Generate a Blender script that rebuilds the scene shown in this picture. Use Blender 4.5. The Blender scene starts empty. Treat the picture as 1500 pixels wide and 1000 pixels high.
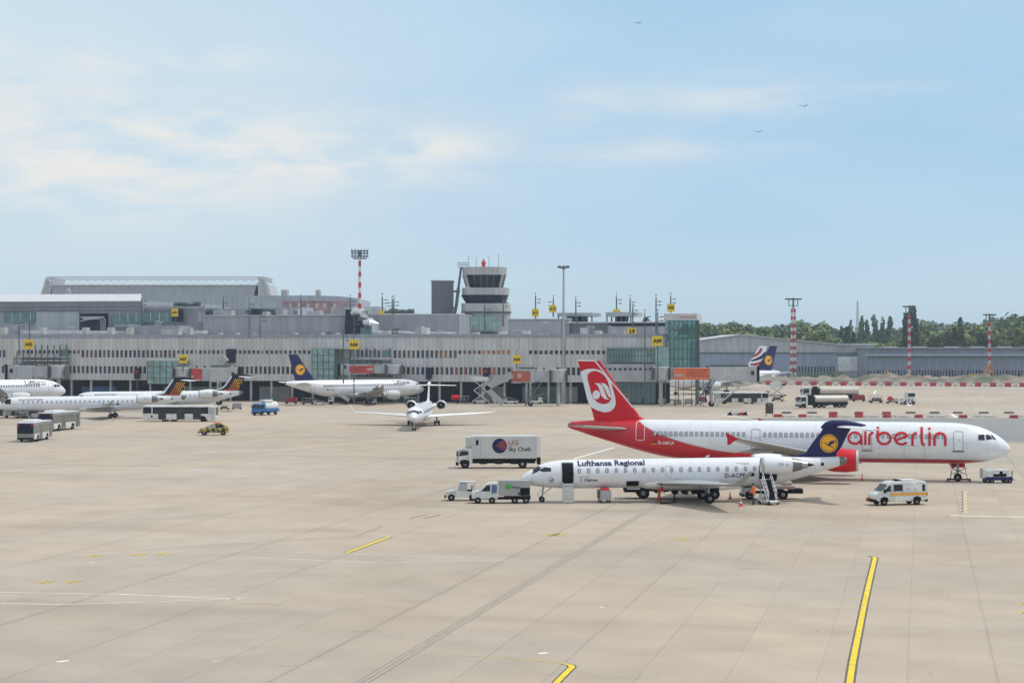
import bpy, bmesh, math, random
from mathutils import Vector, Matrix, noise
random.seed(7)
PI = math.pi
C = bpy.context.scene.collection
sc = bpy.context.scene
# ---------------------------------------------------------------- camera, sky, sun, exposure
F, H, YH = 2600.0, 13.8, 505.0           # focal length in photo pixels, eye height, horizon row
cam_d = bpy.data.cameras.new('camera'); cam = bpy.data.objects.new('camera', cam_d); C.objects.link(cam)
cam.location = (0, 0, H); cam.rotation_euler = (PI/2, 0, 0)
cam_d.sensor_width = 36; cam_d.lens = 36*F/1500; cam_d.shift_y = 5/1500
cam_d.clip_start = 1; cam_d.clip_end = 12000
sc.camera = cam
SUN_EL, SUN_AZ = math.radians(60), math.radians(84)      # azimuth clockwise from +Y (view direction)
sun_dir = Vector((math.sin(SUN_AZ)*math.cos(SUN_EL), math.cos(SUN_AZ)*math.cos(SUN_EL), math.sin(SUN_EL)))
sd = bpy.data.lights.new('sun', 'SUN'); sd.energy = 2.5; sd.angle = math.radians(2.5); sd.color = (1, .96, .9)
so = bpy.data.objects.new('sun', sd); C.objects.link(so)
so.rotation_euler = sun_dir.to_track_quat('Z', 'Y').to_euler(); so.location = (0, 0, 200)
world = bpy.data.worlds.new('World'); sc.world = world; world.use_nodes = True
nt = world.node_tree; N = nt.nodes; L = nt.links
bg = N['Background']; bg.inputs[1].default_value = 0.12
sky = N.new('ShaderNodeTexSky'); sky.sky_type = 'NISHITA'; sky.sun_disc = False
sky.sun_elevation = SUN_EL; sky.sun_rotation = SUN_AZ; sky.air_density = 1.0; sky.dust_density = 0.6; sky.ozone_density = 2.0
tc = N.new('ShaderNodeTexCoord')
def cloud(scale, loc, lo, hi, det=5, rough=.5):
    mp = N.new('ShaderNodeMapping'); mp.inputs['Scale'].default_value = scale; mp.inputs['Location'].default_value = loc
    L.new(tc.outputs['Generated'], mp.inputs['Vector'])
    nz = N.new('ShaderNodeTexNoise'); nz.inputs['Scale'].default_value = 1; nz.inputs['Detail'].default_value = det
    nz.inputs['Roughness'].default_value = rough; nz.inputs['Distortion'].default_value = .25
    L.new(mp.outputs[0], nz.inputs['Vector'])
    r = N.new('ShaderNodeMapRange'); r.interpolation_type = 'SMOOTHSTEP'; r.inputs['From Min'].default_value = lo; r.inputs['From Max'].default_value = hi
    L.new(nz.outputs['Fac'], r.inputs['Value'])
    return r.outputs[0]
def wmix(fac, a, b):
    m = N.new('ShaderNodeMix'); m.data_type = 'RGBA'
    if isinstance(fac, float): m.inputs[0].default_value = fac
    else: L.new(fac, m.inputs[0])
    for i, v in ((6, a), (7, b)):
        if isinstance(v, tuple): m.inputs[i].default_value = (*v, 1)
        else: L.new(v, m.inputs[i])
    return m.outputs[2]
def wmul(f, k):
    m = N.new('ShaderNodeMath'); m.operation = 'MULTIPLY'; L.new(f, m.inputs[0])
    if isinstance(k, float): m.inputs[1].default_value = k
    else: L.new(k, m.inputs[1])
    return m.outputs[0]
sx = N.new('ShaderNodeSeparateXYZ'); L.new(tc.outputs['Generated'], sx.inputs[0])
def ramp(v, a, b, lo=0, hi=1):
    r = N.new('ShaderNodeMapRange'); r.interpolation_type = 'SMOOTHSTEP'
    r.inputs['From Min'].default_value = a; r.inputs['From Max'].default_value = b
    r.inputs['To Min'].default_value = lo; r.inputs['To Max'].default_value = hi
    L.new(v, r.inputs['Value']); return r.outputs[0]
# soft cloud banks at their own bearings and heights, broken up by noise
def blob(px, py, rx, rz, k):
    def M(op, a, b_=None):
        q = N.new('ShaderNodeMath'); q.operation = op
        for i_, v in enumerate((a, b_)):
            if v is None: continue
            if isinstance(v, (int, float)): q.inputs[i_].default_value = v
            else: L.new(v, q.inputs[i_])
        return q.outputs[0]
    x = M('DIVIDE', M('SUBTRACT', sx.outputs[0], (px-750)/F), rx/F); z = M('DIVIDE', M('SUBTRACT', sx.outputs[2], (YH-py)/F), rz/F)
    r2 = M('ADD', M('MULTIPLY', x, x), M('MULTIPLY', z, z)); return M('MULTIPLY', M('POWER', 2.718, M('MULTIPLY', r2, -1.0)), k)
def add(a, b_):
    q = N.new('ShaderNodeMath'); q.operation = 'ADD'; L.new(a, q.inputs[0]); L.new(b_, q.inputs[1]); return q.outputs[0]
veil = cloud((5, 4, 17), (3.1, 0, 1.3), .30, .70, 4, .5)
puff = cloud((12, 6, 40), (7.7, 0, .2), .30, .62, 7, .58)
left = ramp(sx.outputs[0], .12, -.24, 0, 1)
acc = None
for bl in ((60, 280, 380, 75, .85), (300, 215, 350, 70, .8), (130, 170, 120, 90, .4), (500, 235, 230, 40, .55), (240, 98, 150, 20, .8), (10, 130, 60, 90, .5), (640, 215, 90, 22, .5), (860, 160, 60, 40, .5), (1090, 150, 140, 28, .75), (950, 222, 110, 20, .6), (1130, 220, 60, 8, .3), (1300, 142, 70, 12, .35)):
    o_ = blob(*bl); acc = o_ if acc is None else add(acc, o_)
c0 = wmix(.88, sky.outputs[0], (3.45, 5.35, 7.15))
c1 = wmix(wmul(veil, .38), c0, (4.9, 6.3, 7.3))
c1b = wmix(wmul(left, .58), c1, (5.9, 6.8, 7.3))
c2 = wmix(wmul(wmul(puff, acc), .82), c1b, (7.1, 7.1, 6.85))
hz = ramp(sx.outputs[2], .10, -.01, 0, .65)
c2b = wmix(hz, c2, (5.15, 6.35, 6.95))
# unseen sky above the frame, brightened as added fill light
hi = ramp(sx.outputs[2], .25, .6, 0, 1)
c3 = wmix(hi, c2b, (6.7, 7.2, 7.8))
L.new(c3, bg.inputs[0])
sc.view_settings.view_transform = 'Standard'; sc.view_settings.look = 'None'
sc.view_settings.exposure = 0.0; sc.view_settings.gamma = 1; sc.view_settings.use_curve_mapping = False
sc.render.engine = 'CYCLES'
sc.cycles.max_bounces = 6; sc.cycles.transparent_max_bounces = 16; sc.cycles.volume_bounces = 0
# ---------------------------------------------------------------- helpers
def G(px, py):
    D = F*H/(py-YH); return Vector(((px-750)*D/F, D, 0))
def W(px, py, D): return Vector(((px-750)*D/F, D, H-(py-YH)*D/F))
def PX(v): return 750+F*v[0]/v[1]
def tag(o, label=None, cat=None, group=None, kind=None):
    for k, v in (('label', label), ('category', cat), ('group', group), ('kind', kind)):
        if v: o[k] = v
    return o
def empty(name, label, cat, loc=(0, 0, 0), rz=0, group=None):
    o = bpy.data.objects.new(name, None); C.objects.link(o)
    o.location = loc; o.rotation_euler = (0, 0, rz); o.empty_display_size = .2
    return tag(o, label, cat, group)
MATS = {}
def mat(name, col=None, rough=.6, metal=0., var=.12, scale=.6, spec=.5, coat=0., emit=0., alpha=None, trans=0., stretch=None):
    if name in MATS: return MATS[name]
    m = bpy.data.materials.new(name); m.use_nodes = True; MATS[name] = m
    n = m.node_tree.nodes; l = m.node_tree.links; b = n['Principled BSDF']
    b.inputs['Roughness'].default_value = rough; b.inputs['Metallic'].default_value = metal
    b.inputs['Coat Weight'].default_value = coat; b.inputs['Coat Roughness'].default_value = .12
    b.inputs['Specular IOR Level'].default_value = spec
    if emit: b.inputs['Emission Color'].default_value = (*col, 1); b.inputs['Emission Strength'].default_value = emit
    if trans: b.inputs['Transmission Weight'].default_value = trans; b.inputs['IOR'].default_value = 1.05
    t = n.new('ShaderNodeTexCoord'); z = n.new('ShaderNodeTexNoise'); z.inputs['Scale'].default_value = scale
    z.inputs['Detail'].default_value = 5
    if stretch:
        mp = n.new('ShaderNodeMapping'); mp.inputs['Scale'].default_value = stretch
        l.new(t.outputs['Object'], mp.inputs[0]); l.new(mp.outputs[0], z.inputs['Vector'])
    else: l.new(t.outputs['Object'], z.inputs['Vector'])
    r = n.new('ShaderNodeMapRange'); r.inputs['From Min'].default_value = .3; r.inputs['From Max'].default_value = .7
    r.inputs['To Min'].default_value = 1-var; r.inputs['To Max'].default_value = 1+var*.4
    l.new(z.outputs['Fac'], r.inputs['Value'])
    mx = n.new('ShaderNodeMix'); mx.data_type = 'RGBA'; mx.blend_type = 'MULTIPLY'; mx.inputs[0].default_value = 1
    mx.inputs[6].default_value = (*col, 1); l.new(r.outputs[0], mx.inputs[7]); l.new(mx.outputs[2], b.inputs['Base Color'])
    return m
class MB:
    def __init__(s): s.bm = bmesh.new(); s.mi = 0
    def _f(s, vs):
        try: f = s.bm.faces.new(vs); f.material_index = s.mi; return f
        except ValueError: return None
    def box(s, x0, x1, y0, y1, z0, z1, rz=0, piv=None):
        p = [Vector((x, y, z)) for z in (z0, z1) for y in (y0, y1) for x in (x0, x1)]
        if rz:
            c = Vector(piv) if piv else Vector(((x0+x1)/2, (y0+y1)/2, 0)); R = Matrix.Rotation(rz, 3, 'Z')
            p = [R @ (q-c)+c for q in p]
        v = [s.bm.verts.new(q) for q in p]
        for f in ((0, 2, 3, 1), (4, 5, 7, 6), (0, 1, 5, 4), (2, 6, 7, 3), (0, 4, 6, 2), (1, 3, 7, 5)): s._f([v[i] for i in f])
        return s
    def bbox(s, x0, x1, y0, y1, z0, z1, b=.05):
        """box with bevelled long edges (chamfered prism along x, ends chamfered too)"""
        n0 = len(s.bm.verts); s.box(x0, x1, y0, y1, z0, z1); s.bm.verts.ensure_lookup_table()
        vs = s.bm.verts[n0:]; es = list({e for v in vs for e in v.link_edges})
        r = bmesh.ops.bevel(s.bm, geom=es, offset=b, segments=2, affect='EDGES', profile=.6)
        for f in r['faces']: f.material_index = s.mi
        return s
    def bar(s, a, b, w, h=None):
        a = Vector(a); b = Vector(b); d = b-a
        if d.length < 1e-6: return s
        d.normalize(); up = Vector((0, 0, 1)) if abs(d.z) < .95 else Vector((0, 1, 0))
        u = d.cross(up).normalized()*w/2; v = d.cross(u).normalized()*(h or w)/2
        ps = [s.bm.verts.new(q+i*u+j*v) for q in (a, b) for i, j in ((-1, -1), (1, -1), (1, 1), (-1, 1))]
        for f in ((3, 2, 1, 0), (4, 5, 6, 7), (0, 1, 5, 4), (1, 2, 6, 5), (2, 3, 7, 6), (3, 0, 4, 7)): s._f([ps[i] for i in f])
        return s
    def tube(s, pts, rs, n=10, caps=True):
        rings = []
        for i, p in enumerate(pts):
            p = Vector(p); a = Vector(pts[max(i-1, 0)]); b = Vector(pts[min(i+1, len(pts)-1)]); d = (b-a).normalized()
            up = Vector((0, 0, 1)) if abs(d.z) < .9 else Vector((0, 1, 0))
            u = d.cross(up).normalized(); v = u.cross(d).normalized(); r = rs[i] if isinstance(rs, (list, tuple)) else rs
            rings.append([s.bm.verts.new(p+r*(math.cos(t)*u+math.sin(t)*v)) for t in (2*PI*k/n for k in range(n))])
        s.skin(rings, caps); return s
    def skin(s, rings, caps=True):
        n = len(rings[0])
        for a, b in zip(rings, rings[1:]):
            for k in range(n): s._f([a[k], a[(k+1) % n], b[(k+1) % n], b[k]])
        if caps: s._f(list(reversed(rings[0]))); s._f(rings[-1])
    def loft(s, rings, caps=True):
        s.skin([[s.bm.verts.new(p) for p in r] for r in rings], caps); return s
    def prism(s, poly, axis, lo, hi):
        """poly: 2-D points in the plane across the axis: 'y' -> (x,z), 'x' -> (y,z), 'z' -> (x,y)"""
        def P(p, t): return {'y': (p[0], t, p[1]), 'x': (t, p[0], p[1]), 'z': (p[0], p[1], t)}[axis]
        a = [s.bm.verts.new(P(p, lo)) for p in poly]; b = [s.bm.verts.new(P(p, hi)) for p in poly]
        s._f(a); s._f(list(reversed(b)))
        for k in range(len(poly)): s._f([a[k], b[k], b[(k+1) % len(poly)], a[(k+1) % len(poly)]])
        return s
    def lathe(s, prof, cx, cy, cz, axis='x', n=20):
        rings = []
        for d, r in prof:
            r = max(r, .002); ring = []
            for k in range(n):
                t = 2*PI*k/n; c, q = r*math.cos(t), r*math.sin(t)
                ring.append({'x': (cx+d, cy+c, cz+q), 'y': (cx+c, cy+d, cz+q), 'z': (cx+c, cy+q, cz+d)}[axis])
            rings.append(ring)
        return s.loft(rings)
    def build(s, name, ms, parent=None, smooth=False, recalc=True, loc=None):
        if recalc: bmesh.ops.recalc_face_normals(s.bm, faces=s.bm.faces)
        me = bpy.data.meshes.new(name); s.bm.to_mesh(me); s.bm.free()
        for m in (ms if isinstance(ms, (list, tuple)) else [ms]): me.materials.append(m)
        if smooth:
            for p in me.polygons: p.use_smooth = True
            try: me.set_sharp_from_angle(angle=math.radians(38))
            except Exception: pass
        o = bpy.data.objects.new(name, me); C.objects.link(o)
        if parent: o.parent = parent
        if loc: o.location = loc
        return o
KIDS = {}
def children(o): return [c for c in bpy.data.objects if c.parent == o]
def copy_tree(o, parent=None, kids=None):
    if kids is None:
        kids = {}
        for x in bpy.data.objects:
            if x.parent: kids.setdefault(x.parent.name, []).append(x)
    c = o.copy(); C.objects.link(c)
    if parent: c.parent = parent
    for ch in kids.get(o.name, []): copy_tree(ch, c, kids)
    return c
# ---- decals: thin painted shapes laid on a surface y = yfun(d, z); local x = -d
_tx = {}
def text_shape(s, size, bold=0., sx_=1.):
    key = (s, size, bold, sx_)
    if key not in _tx:
        cu = bpy.data.curves.new('t', 'FONT'); cu.body = s; cu.size = size; cu.offset = bold*size; cu.resolution_u = 2
        o = bpy.data.objects.new('t', cu); C.objects.link(o); bpy.context.view_layer.update()
        me = bpy.data.meshes.new_from_object(o.evaluated_get(bpy.context.evaluated_depsgraph_get()))
        _tx[key] = ([(v.co.x*sx_, v.co.y) for v in me.vertices], [tuple(p.vertices) for p in me.polygons])
        bpy.data.objects.remove(o); bpy.data.curves.remove(cu); bpy.data.meshes.remove(me)
    return _tx[key]
def poly_shape(pts): return (list(pts), [tuple(range(len(pts)))])
def rect(x0, x1, z0, z1): return poly_shape([(x0, z0), (x1, z0), (x1, z1), (x0, z1)])
def rrect(x0, x1, z0, z1, r, n=3):
    pts = []
    for cx, cz, a in ((x1-r, z0+r, -90), (x1-r, z1-r, 0), (x0+r, z1-r, 90), (x0+r, z0+r, 180)):
        for k in range(n+1):
            t = math.radians(a+90*k/n); pts.append((cx+r*math.cos(t), cz+r*math.sin(t)))
    return poly_shape(pts)
def ell(cx, cz, rx, rz=None, n=28, rot=0):
    rz = rz or rx; c, s = math.cos(rot), math.sin(rot)
    return poly_shape([(cx+rx*math.cos(t)*c-rz*math.sin(t)*s, cz+rx*math.cos(t)*s+rz*math.sin(t)*c) for t in (2*PI*k/n for k in range(n))])
def stroke(pts, w, closed=False):
    """mitred ribbon along a polyline"""
    n = len(pts); P = [Vector(p) for p in pts]; vs = []; fs = []
    for i in range(n):
        a = P[i-1] if (i > 0 or closed) else P[i]; b = P[(i+1) % n] if (i < n-1 or closed) else P[i]
        d1 = (P[i]-a); d2 = (b-P[i]); d = (d1.normalized() if d1.length > 1e-9 else Vector((0, 0)))+(d2.normalized() if d2.length > 1e-9 else Vector((0, 0)))
        d.normalize(); nn = Vector((-d.y, d.x)); k = 1
        if d1.length > 1e-9:
            k = 1/max(.5, abs(nn.dot(Vector((-d1.y, d1.x)).normalized())))
        ww = (w[i] if isinstance(w, (list, tuple)) else w)/2*k
        vs += [tuple(P[i]+nn*ww), tuple(P[i]-nn*ww)]
    for i in range(n if closed else n-1):
        j = (i+1) % n; fs.append((2*i, 2*i+1, 2*j+1, 2*j))
    return (vs, fs)
def arc(cx, cz, r, a0, a1, n=14, rz=None):
    rz = rz or r
    return [(cx+r*math.cos(math.radians(a0+(a1-a0)*k/n)), cz+rz*math.sin(math.radians(a0+(a1-a0)*k/n))) for k in range(n+1)]
def shift(sh, dx, dz, k=1.): return ([(x*k+dx, z*k+dz) for x, z in sh[0]], sh[1])
def decal(name, shapes, yfun, side, m, parent, d0=0, z0=0, dirn=None, cell=.3, off=.012, flat=False):
    """shapes in reading coordinates (x right, z up as seen from that side); nose right for side=-1"""
    dirn = dirn if dirn is not None else (-1 if side < 0 else 1)
    out = MB()
    for k, (vs, fs) in enumerate(shapes):
        bm = bmesh.new(); V = [bm.verts.new((d0+dirn*x, 0, z0+z)) for x, z in vs]
        for f in fs:
            try: bm.faces.new([V[i] for i in f])
            except ValueError: pass
        if not flat:
            for ax in (0, 2):
                cs = [v.co[ax] for v in bm.verts]; lo, hi = min(cs), max(cs); c = math.ceil(lo/cell)*cell
                while c < hi:
                    no = Vector((0, 0, 0)); no[ax] = 1; co = Vector((0, 0, 0)); co[ax] = c
                    bmesh.ops.bisect_plane(bm, geom=bm.verts[:]+bm.edges[:]+bm.faces[:], plane_co=co, plane_no=no, dist=1e-5); c += cell
        mp = {}
        for v in bm.verts:
            mp[v.index if v.index >= 0 else id(v)] = v
        new = {}
        for v in bm.verts:
            d_, z_ = v.co.x, v.co.z; y_ = yfun(d_, z_); g_ = (yfun(d_, z_+.02)-yfun(d_, z_-.02))/.04; nn = math.sqrt(1+g_*g_); o_ = off+.004+.003*k
            new[v] = out.bm.verts.new((-d_, side*(y_+o_/nn), z_-o_*g_/nn))
        for f in bm.faces: out._f([new[v] for v in f.verts])
        bm.free()
    return out.build(name, m, parent, recalc=False)
def skin_factor(n, l):
    """faint panel joints, rows of rivets and streaks of grime on an aircraft skin"""
    t = n.new('ShaderNodeTexCoord'); s = n.new('ShaderNodeSeparateXYZ'); l.new(t.outputs['Object'], s.inputs[0])
    def M(op, a, c=None):
        q = n.new('ShaderNodeMath'); q.operation = op
        for i, v in enumerate((a, c)):
            if v is None: continue
            if isinstance(v, (int, float)): q.inputs[i].default_value = v
            else: l.new(v, q.inputs[i])
        return q.outputs[0]
    j = M('LESS_THAN', M('FRACT', M('DIVIDE', s.outputs[0], 2.12)), .025); k = M('LESS_THAN', M('FRACT', M('DIVIDE', s.outputs[2], 1.07)), .03)
    def nz(sc, lo, hi, a, b_):
        m = n.new('ShaderNodeMapping'); m.inputs['Scale'].default_value = sc; l.new(t.outputs['Object'], m.inputs[0])
        z = n.new('ShaderNodeTexNoise'); z.inputs['Scale'].default_value = 1; z.inputs['Detail'].default_value = 6; l.new(m.outputs[0], z.inputs['Vector'])
        r = n.new('ShaderNodeMapRange')
        for q_, v in (('From Min', lo), ('From Max', hi), ('To Min', a), ('To Max', b_)): r.inputs[q_].default_value = v
        l.new(z.outputs['Fac'], r.inputs['Value']); return r.outputs[0]
    f = M('SUBTRACT', 1, M('MULTIPLY', M('MAXIMUM', j, M('MULTIPLY', k, .6)), .13))
    f = M('MULTIPLY', f, nz((.18, 2.2, 2.2), .45, .75, 1.0, .90)); f = M('MULTIPLY', f, nz((1.4, 1.4, .5), .5, .75, 1.0, .93)); return f
# ---------------------------------------------------------------- materials
WHITE = mat('white_paint', (.74, .75, .77), .35, var=.07, scale=.5, coat=.3)
WHITEV = mat('vehicle_white_paint', (.68, .69, .67), .4, var=.28, scale=1.6, coat=.15)
FUS = bpy.data.materials.new('white_aircraft_skin'); FUS.use_nodes = True; _n = FUS.node_tree.nodes; _b = _n['Principled BSDF']; _b.inputs['Roughness'].default_value = .28; _b.inputs['Coat Weight'].default_value = .35; _b.inputs['Coat Roughness'].default_value = .1
_m = _n.new('ShaderNodeMix'); _m.data_type = 'RGBA'; _m.blend_type = 'MULTIPLY'; _m.inputs[0].default_value = 1; _m.inputs[6].default_value = (.74, .75, .78, 1); FUS.node_tree.links.new(skin_factor(_n, FUS.node_tree.links), _m.inputs[7]); FUS.node_tree.links.new(_m.outputs[2], _b.inputs['Base Color'])
GREYP = mat('grey_paint', (.36, .37, .38), .5)
GREYL = mat('light_grey_paint', (.52, .53, .53), .5)
WINGG = mat('wing_grey_paint', (.33, .335, .33), .4, coat=.2)
METAL = mat('bare_metal', (.5, .49, .47), .3, metal=.9)
METALD = mat('dark_heat_stained_metal', (.22, .21, .2), .35, metal=.8)
STEEL = mat('galvanised_steel', (.42, .44, .46), .5, metal=.4)
RUBBER = mat('tyre_rubber', (.012, .012, .013), .85, spec=.1)
BLACK = mat('black_trim', (.008, .008, .011), .6, spec=.12)
DARK = mat('dark_chassis', (.017, .017, .020), .8, var=.3, spec=.1)
GLASS = mat('dark_window_glass', (.016, .024, .036), .12, spec=.35, var=.2)
GLASSG = mat('pale_cabin_window', (.40, .43, .46), .15, spec=.8)
NAVY = mat('navy_paint', (.010, .013, .080), .5, coat=0, var=.05, spec=.3)
YEL = mat('amber_yellow_paint', (.85, .40, .01), .4, var=.05)
RED = mat('bright_red_paint', (.58, .004, .014), .45, coat=.05, var=.08, spec=.3)
REDD = mat('faded_red_paint', (.52, .05, .05), .5)
ORANGE = mat('orange_banner', (.75, .16, .05), .6)
SIGNY = mat('sign_yellow', (.74, .50, .005), .5, var=.05)
BLUE = mat('truck_blue_paint', (.02, .13, .38), .4, coat=.2)
LINEY = mat('yellow_road_paint', (.78, .56, .02), .7, var=.25, scale=2)
LINEW = mat('white_road_paint', (.78, .76, .72), .7, var=.25, scale=1.5)
HUBM = mat('wheel_hub', (.26, .265, .27), .5, metal=.3)
SKIN = mat('skin', (.5, .3, .22), .6)
HIVIS = mat('orange_hi_vis_cloth', (.9, .16, .02), .8)
WORKRED = mat('red_work_cloth', (.5, .03, .03), .85)
TROUS = mat('navy_trouser_cloth', (.03, .035, .06), .9)
# ---------------------------------------------------------------- the apron
def ground_mat(name, base, joints=True):
    m = bpy.data.materials.new(name); m.use_nodes = True; n = m.node_tree.nodes; l = m.node_tree.links; b = n['Principled BSDF']
    b.inputs['Roughness'].default_value = .85; b.inputs['Specular IOR Level'].default_value = .25
    t = n.new('ShaderNodeTexCoord'); mp = n.new('ShaderNodeMapping'); mp.inputs['Rotation'].default_value = (0, 0, math.radians(13))
    l.new(t.outputs['Object'], mp.inputs[0]); s = n.new('ShaderNodeSeparateXYZ'); l.new(mp.outputs[0], s.inputs[0])
    def M(op, a, b_=None, c=None):
        q = n.new('ShaderNodeMath'); q.operation = op
        for i, v in enumerate((a, b_, c)):
            if v is None: continue
            if isinstance(v, (int, float)): q.inputs[i].default_value = v
            else: l.new(v, q.inputs[i])
        return q.outputs[0]
    def noise_(scale, det, lo, hi, a, b__, st=None, src=None):
        z = n.new('ShaderNodeTexNoise'); z.inputs['Scale'].default_value = scale; z.inputs['Detail'].default_value = det
        q = n.new('ShaderNodeMapping'); q.inputs['Scale'].default_value = st or (1, 1, 1); l.new(mp.outputs[0], q.inputs[0]); l.new(q.outputs[0], z.inputs['Vector'])
        r = n.new('ShaderNodeMapRange'); r.interpolation_type = 'SMOOTHSTEP'
        for k, v in (('From Min', lo), ('From Max', hi), ('To Min', a), ('To Max', b__)): r.inputs[k].default_value = v
        l.new(z.outputs['Fac'], r.inputs['Value']); return r.outputs[0]
    f = M('MULTIPLY', noise_(.02, 4, .3, .7, .90, 1.06), noise_(.25, 6, .3, .7, .93, 1.04))
    f = M('MULTIPLY', f, noise_(.05, 6, .52, .75, 1.0, .84, (1, .22, 1)))
    f = M('MULTIPLY', f, noise_(.09, 7, .50, .72, 1.0, .88, (.16, 1.2, 1)))
    f = M('MULTIPLY', f, noise_(6, 2, .3, .7, .965, 1.03))
    f = M('MULTIPLY', f, noise_(.6, 3, .70, .78, 1.0, .82)); f = M('MULTIPLY', f, noise_(1.7, 1, .76, .80, 1.0, .72))
    if joints:
        P = M('DIVIDE', M('SUBTRACT', s.outputs[0], 3.05), 3.64); Q = M('DIVIDE', s.outputs[1], 7.28)
        fp = M('FLOOR', P); fq = M('FLOOR', Q)
        cb = n.new('ShaderNodeCombineXYZ'); l.new(fp, cb.inputs[0]); l.new(fq, cb.inputs[1])
        wn = n.new('ShaderNodeTexWhiteNoise'); wn.noise_dimensions = '2D'; l.new(cb.outputs[0], wn.inputs['Vector'])
        f = M('MULTIPLY', f, M('ADD', .97, M('MULTIPLY', wn.outputs['Value'], .06)))
        f = M('MULTIPLY', f, M('SUBTRACT', 1, M('MULTIPLY', M('GREATER_THAN', wn.outputs['Value'], .965), .07)))
        # joints: the line between two rows of slabs, its strength its own for every joint
        rp = M('ROUND', P); w1 = n.new('ShaderNodeTexWhiteNoise'); w1.noise_dimensions = '1D'; l.new(rp, w1.inputs['W'])
        wd = M('ADD', .020, M('MULTIPLY', M('POWER', w1.outputs['Value'], 3), .075))
        dp = M('MULTIPLY', M('ABSOLUTE', M('SUBTRACT', P, rp)), 3.64)
        jp = M('MULTIPLY', M('LESS_THAN', dp, wd), noise_(.5, 5, .3, .6, .18, .75, (1, .3, 1)))
        halo = M('MULTIPLY', M('SUBTRACT', 1, M('MINIMUM', M('DIVIDE', dp, M('MULTIPLY', wd, 6)), 1)), M('MULTIPLY', w1.outputs['Value'], .07))
        rq = M('ROUND', Q); dq = M('MULTIPLY', M('ABSOLUTE', M('SUBTRACT', Q, rq)), 7.28)
        w2 = n.new('ShaderNodeTexWhiteNoise'); w2.noise_dimensions = '1D'; l.new(rq, w2.inputs['W'])
        jq = M('MULTIPLY', M('MULTIPLY', M('LESS_THAN', dq, .035), noise_(.3, 5, .35, .65, .0, .5, (.2, 1, 1))), w2.outputs['Value'])
        f = M('MULTIPLY', f, M('MULTIPLY', M('SUBTRACT', 1, M('MULTIPLY', jp, .28)), M('MULTIPLY', M('SUBTRACT', 1, halo), M('SUBTRACT', 1, M('MULTIPLY', jq, .45)))))
    hue = n.new('ShaderNodeMix'); hue.data_type = 'RGBA'; hue.inputs[6].default_value = (*base, 1); hue.inputs[7].default_value = (base[0]*.93, base[1]*.985, base[2]*1.06, 1)
    l.new(noise_(.035, 4, .35, .65, 0, 1), hue.inputs[0])
    mx = n.new('ShaderNodeMix'); mx.data_type = 'RGBA'; mx.blend_type = 'MULTIPLY'; mx.inputs[0].default_value = 1
    l.new(hue.outputs[2], mx.inputs[6]); l.new(f, mx.inputs[7]); l.new(mx.outputs[2], b.inputs['Base Color'])
    return m
def structure(o): o['kind'] = 'structure'; return o
g = MB(); g.loft([[(-2600, -200, -.5), (2600, -200, -.5), (2600, 3400, -.5), (-2600, 3400, -.5)], [(-2600, -200, 0), (2600, -200, 0), (2600, 3400, 0), (-2600, 3400, 0)]])
structure(g.build('ground', ground_mat('apron_concrete', (.435, .358, .274))))
def sheet(name, pts, m, z=.004, px=True):
    b = MB(); b._f([b.bm.verts.new(((G(*p) if px else Vector((*p, 0)))+Vector((0, 0, z)))) for p in pts])
    return structure(b.build(name, m))
ASPH = ground_mat('apron_asphalt', (.25, .245, .235), False)
sheet('taxiway', [(1040, 622), (1100, 612), (1640, 612), (1640, 650), (1420, 646), (1180, 634)], ASPH)
def strip(name, pts, w, m, z=.008, px=True):
    """painted line of width w metres through photo points laid on the ground"""
    P = [G(*p) if px else Vector((*p, 0)) for p in pts]
    vs, fs = stroke([(p.x, p.y) for p in P], w); b = MB(); V = [b.bm.verts.new((x, y, z)) for x, y in vs]
    for f in fs: b._f([V[i] for i in f])
    return structure(b.build(name, m))
DKL = mat('dark_line_border', (.12, .115, .105), .9, var=.4, scale=3)
DKS = mat('rubber_streak', (.26, .235, .205), .9, var=.2, scale=2)
lead = [(1243, 1010), (1249, 970), (1257, 930), (1266, 885), (1275, 845), (1280.5, 822), (1282, 816.5), (1279, 815), (1272, 814.3)]
strip('marking_border', lead, .46, DKL, .006); strip('marking', lead[:-1], .27, LINEY)
strip('marking', [(1269, 880.5), (1262, 878.5), (1249, 876)], .10, LINEY, .006)
hook = [(806, 1010), (818, 996), (831, 983), (838, 976.5), (836, 973.5), (826, 971.5)]
strip('marking_border', hook, .42, DKL, .006); strip('marking', hook, .26, LINEY)
strip('marking', [(826, 971.5), (790, 967), (740, 963)], .07, LINEY, .009)
FY = mat('faded_yellow_paint', (.62, .52, .26), .8, var=.3, scale=2)
for a, b_, w in (((740, 962.5), (620, 957), .08), ((443, 755.5), (527, 757), .22), ((240, 690), (395, 665), .22), ((395, 665), (470, 650), .14), ((700, 872), (720, 874), .06), ((930, 865), (1020, 862), .06),
                 ((370, 845.5), (440, 844), .05), ((1475, 737), (1500, 738), .25)):
    strip('faded_marking', [a, b_], w, FY)
sh = [(508, 809), (570, 786)]; strip('marking_border', sh, .5, DKL, .006); strip('marking', sh, .3, LINEY)
for (x, y) in ((60, 852), (100, 851.5), (134, 813.5), (197, 812), (233, 811.5), (802, 783), (812, 783), (993, 789.5), (605, 757.5)):
    for k in (0, 1):
        c = G(x+k*14-4, y); dkk = (x == 605)
        if x == 605: strip('rubber_mark', [(600+k*20, 759), (625+k*20, 753.5)], .2, DKL, .006)
        else:
            strip('marking_border', [(x+k*11-5, y+1.6), (x+k*11+6, y-1.6)], .32, DKL, .006); strip('marking', [(x+k*11-5, y+1.6), (x+k*11+6, y-1.6)], .18, LINEY)
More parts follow.
